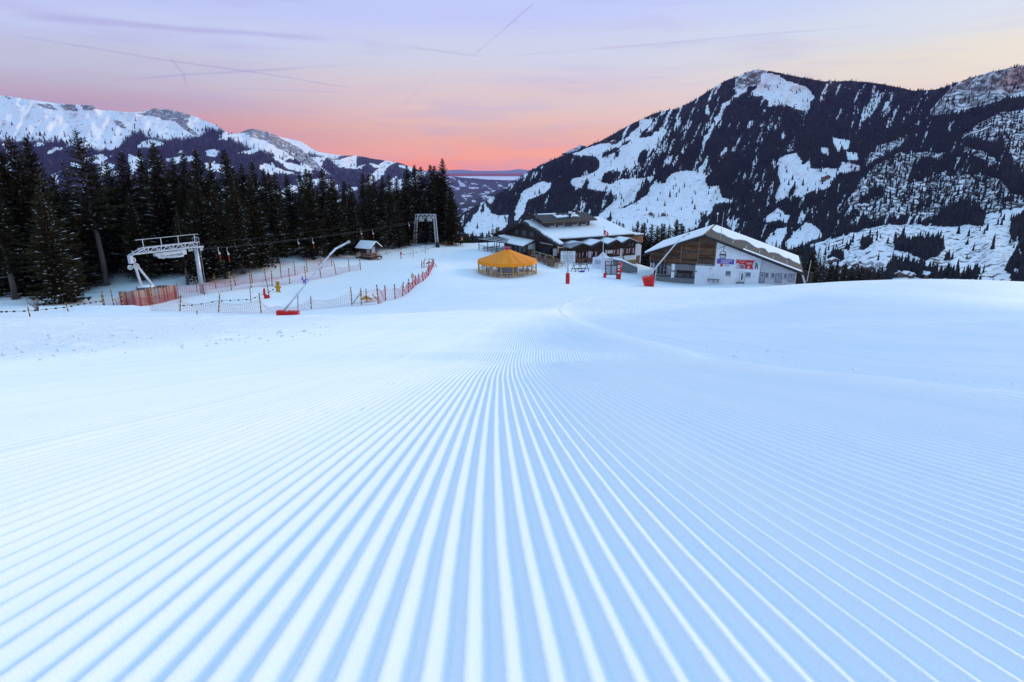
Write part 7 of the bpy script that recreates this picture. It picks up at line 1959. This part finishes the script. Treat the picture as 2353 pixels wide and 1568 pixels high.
def terrace_table(px, py, k, lab):
    b = G(px, py); t = empty('terrace_table', b, lab, 'table', 'brown tables on the restaurant terrace', .5)
    m = MB(); m.box((0, 0, .74), (1.3, .8, .05)); m.build('tabletop', M_CHAIR, t, local=False)
    for x in (-.55, .55):
        for y in (-.3, .3): m = MB(); m.box((x, y, .36), (.06, .06, .74)); m.build('leg', M_CHAIR, t, local=False)
    for j, (dx, dy, rz) in enumerate(((-.4, -.75, math.pi), (.4, -.75, math.pi), (-.4, .75, 0), (.4, .75, 0))):
        c, s = math.cos(.5), math.sin(.5); place_chair(b[0] + dx * c - dy * s, b[1] + dx * s + dy * c, .5 + rz, 'chair at the ' + lab)
for k, (x, y) in enumerate([(930, 660), (985, 690), (1045, 715), (1090, 735), (1010, 655), (1075, 680), (1120, 650), (1150, 690), (1060, 625), (1125, 620), (1390, 690), (1440, 680), (1500, 690), (1400, 665), (1455, 655), (1530, 670)]):
    terrace_table(*Z3(x, y), k, '%s brown terrace table %s the sign pole' % (ORD[k if k < 10 else k - 10], 'left of' if k < 10 else 'right of'))
def pavilion():
    b = G(*Z3(1690, 765)); t = empty('pavilion_tent', b, 'small white pavilion tent with pointed roof and window', 'tent')
    M_TW = mat('white_canvas', (.72, .72, .78), .7, noise=(.62, .62, .70), scale=2, bump=.2)
    s = b[1] * 1.03 / FOC * .1953
    u = V3(.80, .60, 0); v = V3(-.80, .60, 0) * 1.0
    w = 118 * s / .80; h = 132 * s
    c = [b, b + u * w, b + u * w + v * w, b + v * w]
    zb_ = float(gz(b[0], b[1]))
    for k in range(4):
        p, q = c[k], c[(k + 1) % 4]; m = MB(); n_ = V3((q - p)[1], -(q - p)[0], 0); n_ /= np.linalg.norm(n_)
        m.prism([V3(p[0], p[1], zb_ - .2), V3(q[0], q[1], zb_ - .2), V3(q[0], q[1], zb_ + h), V3(p[0], p[1], zb_ + h)], n_ * -.03); o_ = m.build('side_wall', M_TW, t)
        if k == 3:
            m = MB(); a_, b_ = p + (q - p) * .22, p + (q - p) * .72; m.prism([V3(a_[0], a_[1], zb_ + h * .42), V3(b_[0], b_[1], zb_ + h * .42), V3(b_[0], b_[1], zb_ + h * .80), V3(a_[0], a_[1], zb_ + h * .80)], n_ * .02); m.build('window', mat('foil_window', (.40, .40, .52), .3), o_)
    top = (c[0] + c[2]) / 2; top = V3(top[0], top[1], zb_ + h + 70 * s)
    for k in range(4):
        p, q = c[k] * 1.0, c[(k + 1) % 4] * 1.0; p[2] = q[2] = zb_ + h; n = 6; rows_ = []
        for i in range(n + 1):
            f = i / n; e = top * f + p * (1 - f); g_ = top * f + q * (1 - f); sag = UP * (.42 * math.sin(math.pi * f)); rows_ += [e - sag, g_ - sag]
        m = MB(); m.add(rows_, [(2 * i, 2 * i + 1, 2 * i + 3, 2 * i + 2) for i in range(n)]); m.add([r_ - UP * .03 for r_ in rows_], [(2 * i + 2, 2 * i + 3, 2 * i + 1, 2 * i) for i in range(n)]); m.build('roof_panel', M_TW, t)
pavilion()
def flag():
    b = G(*Z3(1682, 760)); b = at(*Z3(1680, 745), 108); g_ = V3(b[0], b[1], float(gz(b[0], b[1]))); tp = at(*Z3(1693, 262), 108)
    t = empty('flagpole', g_, 'slim white flagpole behind the pavilion tent', 'flagpole')
    m = MB(); m.tube([g_ - UP * .3, V3(tp[0], tp[1], tp[2])], .075, 8, .05); m.build('pole', M_STEELP, t); m = MB(); m.ball(tp + UP * .05, .11, 8, 6); m.build('finial', M_STEELP, t, True)
    s = 108 * 1.03 / FOC * .1953
    # flag hanging limp, folded towards the pole
    def fp(u, v): 
        x = u * 52 * s * (1 - .25 * v * 0); return V3(tp[0] + .07 + x, tp[1] + .16 * math.sin(u * 7 + v * 2), tp[2] - (28 + 52 * v + u * (38 - 8 * v) ) * s)
    n = 10; V = [fp(i / n, j / n) for j in range(n + 1) for i in range(n + 1)]; F = [(j * (n + 1) + i, j * (n + 1) + i + 1, (j + 1) * (n + 1) + i + 1, (j + 1) * (n + 1) + i) for j in range(n) for i in range(n)]
    m = MB(); m.add(V, F); fl = m.build('flag', mat('flag_red', (.62, .012, .015), .7), None, True); tag(fl, 'red flag with white cross hanging on the flagpole', 'flag')
    for nm, us_, vs_ in (('cross_bar', (.22, .78), (.40, .60)), ('cross_bar', (.40, .60), (.18, .82))):
        V = [fp(us_[0] + (us_[1] - us_[0]) * i / 8, vs_[0] + (vs_[1] - vs_[0]) * j / 8) + V3(0, -.02 - (.006 if us_[0] > .3 else 0), 0) for j in range(9) for i in range(9)]
        m = MB(); m.add(V, [(j * 9 + i, j * 9 + i + 1, (j + 1) * 9 + i + 1, (j + 1) * 9 + i) for j in range(8) for i in range(8)]); m.build(nm, M_WHITE, fl)
flag()
def back_board():
    b = G(*Z3(1266, 930)); Yb = b[1]; t = empty('sign_board', b, 'back of a white six panel sign board on a red padded pole', 'sign')
    tp = at(*Z3(1274, 546), Yb)
    m = MB(); m.tube([b - UP * .3, V3(tp[0], Yb, tp[2])], .13, 10); m.build('pole', M_STEEL, t)
    p, q = at(*Z3(1185, 680), Yb), at(*Z3(1362, 548), Yb); w, h = q[0] - p[0], q[2] - p[2]
    for i in range(3):
        for j in range(2):
            xw = (.42 * w if i == 1 else .285 * w); xc = p[0] + ({0: .1425, 1: .497, 2: .855}[i]) * w
            m = MB(); m.box((xc, Yb + .24, p[2] + h * (.25 + .5 * j)), (xw * .97, .03, h * .485)); m.build('panel', M_WHITE, t)
    for f in (.10, .36, .60, .90): m = MB(); m.bar(V3(p[0], Yb + .17, p[2] + h * f), V3(q[0], Yb + .17, p[2] + h * f), .07); m.build('cross_rail', M_STEEL, t)
    for f in (.22, .80): m = MB(); m.bar(V3(p[0] + w * f, Yb + .20, p[2] + .05), V3(p[0] + w * f, Yb + .20, q[2] - .05), .06); m.build('upright', M_STEEL, t)
    z = at(*Z3(1266, 805), Yb)[2]; m = MB(); m.tube([V3(b[0], Yb, b[2] - .2), V3(b[0], Yb, z)], .30, 14); pd_ = m.build('pole_padding', M_RED, t, True)
    for f in (.35, .7): m = MB(); m.tube([V3(b[0], Yb, b[2] + (z - b[2]) * f), V3(b[0], Yb, b[2] + (z - b[2]) * f + .06)], .315, 14); m.build('strap', M_BLACK, pd_)
back_board()
def map_board():
    b = G(*Z3(1866, 874)); Yb = b[1]; t = empty('map_board', b, 'grey framed map board between two red padded posts', 'sign')
    P = lambda x, y, dy=0: at(*Z3(x, y), Yb + dy)
    a, c = P(1706, 800), P(1848, 668); w, h = c[0] - a[0], c[2] - a[2]
    for x in (1708, 1775, 1845): m = MB(); v = P(x, 800); m.bar(V3(v[0], Yb, float(gz(v[0], Yb)) - .2 if x != 1775 else a[2] - .3), V3(v[0], Yb, c[2]), .12); m.build('post', M_BLACK, t)
    for f in (-.15, .68, 1.0): m = MB(); m.bar(V3(a[0], Yb, a[2] + h * f), V3(c[0], Yb, a[2] + h * f), .12 if f < 1 else .08); m.build('rail', M_BLACK, t)
    for k in range(2):
        m = MB(); m.box((a[0] + w * (.25 + .5 * k), Yb + .02, a[2] + h * .25), (w * .46, .04, h * .78)); m.build('map_panel', mat('map_print', (.30, .31, .34), .5, noise=(.40, .41, .45), scale=4), t)
    v = P(1702, 874); z = P(1702, 805)[2]; m = MB(); m.tube([V3(v[0], Yb - .05, v[2] - .3), V3(v[0], Yb - .05, z)], .27, 12); m.build('post_padding', M_RED, t, True)
    v = P(1870, 874); z = P(1870, 690)[2]; m = MB(); g_ = float(gz(v[0], Yb)); m.tube([V3(v[0] - .08, Yb - .12, g_ - .3), V3(v[0] + .02, Yb - .12, z)], .36, 14, .33); pd_ = m.build('post_padding', M_RED, t, True)
    m = MB(); m.ball(V3(v[0] + .02, Yb - .12, z), .33, 14, 6, (1, 1, .5)); m.build('padding_top', M_RED, pd_, True)
    def dec(nm, x, y, rx, rz, mt): q = P(x, y); m = MB(); m.prism([(q[0] + rx * math.cos(2 * math.pi * k / 16), Yb - .50, q[2] + rz * math.sin(2 * math.pi * k / 16)) for k in range(16)], (0, .10, 0)); m.build(nm, mt, pd_)
    dec('round_emblem', 1866, 722, .24, .24, M_WHITE); dec('emblem_core', 1866, 722, .13, .13, M_RED) if False else None
    q = P(1866, 722); m = MB(); m.prism([(q[0] - .10, Yb - .512, q[2] + .09), (q[0] + .10, Yb - .512, q[2] + .09), (q[0] + .05, Yb - .512, q[2] - .1), (q[0] - .05, Yb - .512, q[2] - .1)], (0, .01, 0)); m.build('emblem_mark', M_BLACK, pd_)
    for y in (758, 800): q = P(1862, y); m = MB(); m.box((q[0], Yb - .46, q[2]), (.34, .06, .20)); m.build('print_block', M_WHITE, pd_)
    m = MB(); q = P(1868, 742); m.tube([V3(q[0], Yb - .12, q[2]), V3(q[0], Yb - .12, q[2] + .04)], .37, 14); m.build('strap', M_YEL, pd_)
map_board()
# concrete ramp between restaurant and station
Y0 = 112.
def rp(x, y, Y=Y0): return at(*Z3(x, y), Y)
m = MB(); m.prism([rp(1800, 640), rp(1912, 660), rp(2085, 738), rp(2085, 800), rp(1800, 800)], V3(.15, .5, 0)); rmp = m.build('ramp_wall', M_CONC); tag(rmp, 'dark concrete ramp wall with snow capped edge before the restaurant', 'wall')
m = MB(); m.prism([rp(1798, 628, Y0 - .05), rp(1912, 650, Y0 - .05), rp(2092, 732, Y0 - .05), rp(2092, 740, Y0 - .05), rp(1912, 661, Y0 - .05), rp(1798, 637, Y0 - .05)], V3(.15, .65, .06)); m.build('snow_cap', M_SNOW, rmp)
p = at(*Z3(1918, 645), 114.5); spruce((p[0], p[1], p[2] - .6), 1.9, 'low', 1, 'small dark shrub before the white wall of the restaurant', None, fat=1.5, name='evergreen_shrub', snow=False)
# ================================================================== VILLAGE AND CHALETS IN THE VALLEY
M_CHW = mat('chalet_wall', (.16, .10, .07), .8); M_CHP = mat('chalet_plaster', (.6, .6, .62), .8); M_PANE = mat('chalet_pane', (.03, .035, .05), .3)
def chalet(px, py, w, lab, rz, plaster=False, sheet=SA):
    v, ok, t_ = sheet.pos(np.array([float(px)]), np.array([float(py)])); b = v[0]
    t = empty('chalet', b, lab, 'house', 'houses in the valley', rz); d = w * .8; h = w * .48
    m = MB(); m.prism([(-w / 2, -d / 2, -4), (w / 2, -d / 2, -4), (w / 2, -d / 2, h), (0, -d / 2, h + w * .24), (-w / 2, -d / 2, h)], (0, d, 0)); m.build('wall', M_CHP if plaster else M_CHW, t, local=False)
    for s in (-1, 1):
        m = MB(); m.prism([(s * w * .64, -d * .6, h - w * .06), (0, -d * .6, h + w * .28), (0, d * .6, h + w * .28), (s * w * .64, d * .6, h - w * .06)], (0, 0, .9)); m.build('roof', M_SNOW, t, local=False)
    for k in range(3):
        for j in range(2):
            m = MB(); m.box((-w * .28 + k * w * .28, -d / 2 - .06, h * (.25 + .42 * j)), (w * .11, .1, h * .22)); m.build('window', M_PANE, t, local=False)
rg = random.Random(21)
vil = [(495, 1340), (530, 1335), (545, 1365), (590, 1375), (610, 1352), (655, 1350), (668, 1368), (700, 1378), (745, 1358), (760, 1380), (815, 1362), (640, 1388), (720, 1345)]
for k, (x, y) in enumerate(sorted(vil)):
    p = T8([(x, y)])[0]; chalet(p[0], p[1], rg.uniform(7, 9.5), '%s snow roofed village house from the left beyond the station' % ORD[k], rg.uniform(-.6, .6), k % 2 == 0)
for k, (x, y) in enumerate([(930, 1425), (985, 1422), (1010, 1430), (1095, 1424), (1130, 1430)]):
    p = T8([(x, y)])[0]; chalet(p[0], p[1], rg.uniform(7, 9), '%s low snow roofed house from the left just above the right snow crest' % ORD[k], rg.uniform(-.6, .6))
for x, y, lab in ((1290, 1415, 'dark chalet on the big snowy field above the restaurant roof, left one'), (1400, 1420, 'dark chalet on the big snowy field above the restaurant roof, right one')):
    p = T7([(x, y)])[0]; chalet(p[0], p[1], 9, lab, rg.uniform(-.4, .4))
for x, y, lab in ((970, 802, 'tiny chalet high on the upper clearing'),): 
    p = T7([(x, y)])[0]; chalet(p[0], p[1], 12, lab, .2)
p = T8([(480, 815)])[0]; chalet(p[0], p[1], 14, 'lone barn on the clearing right of the station ridge', .1)
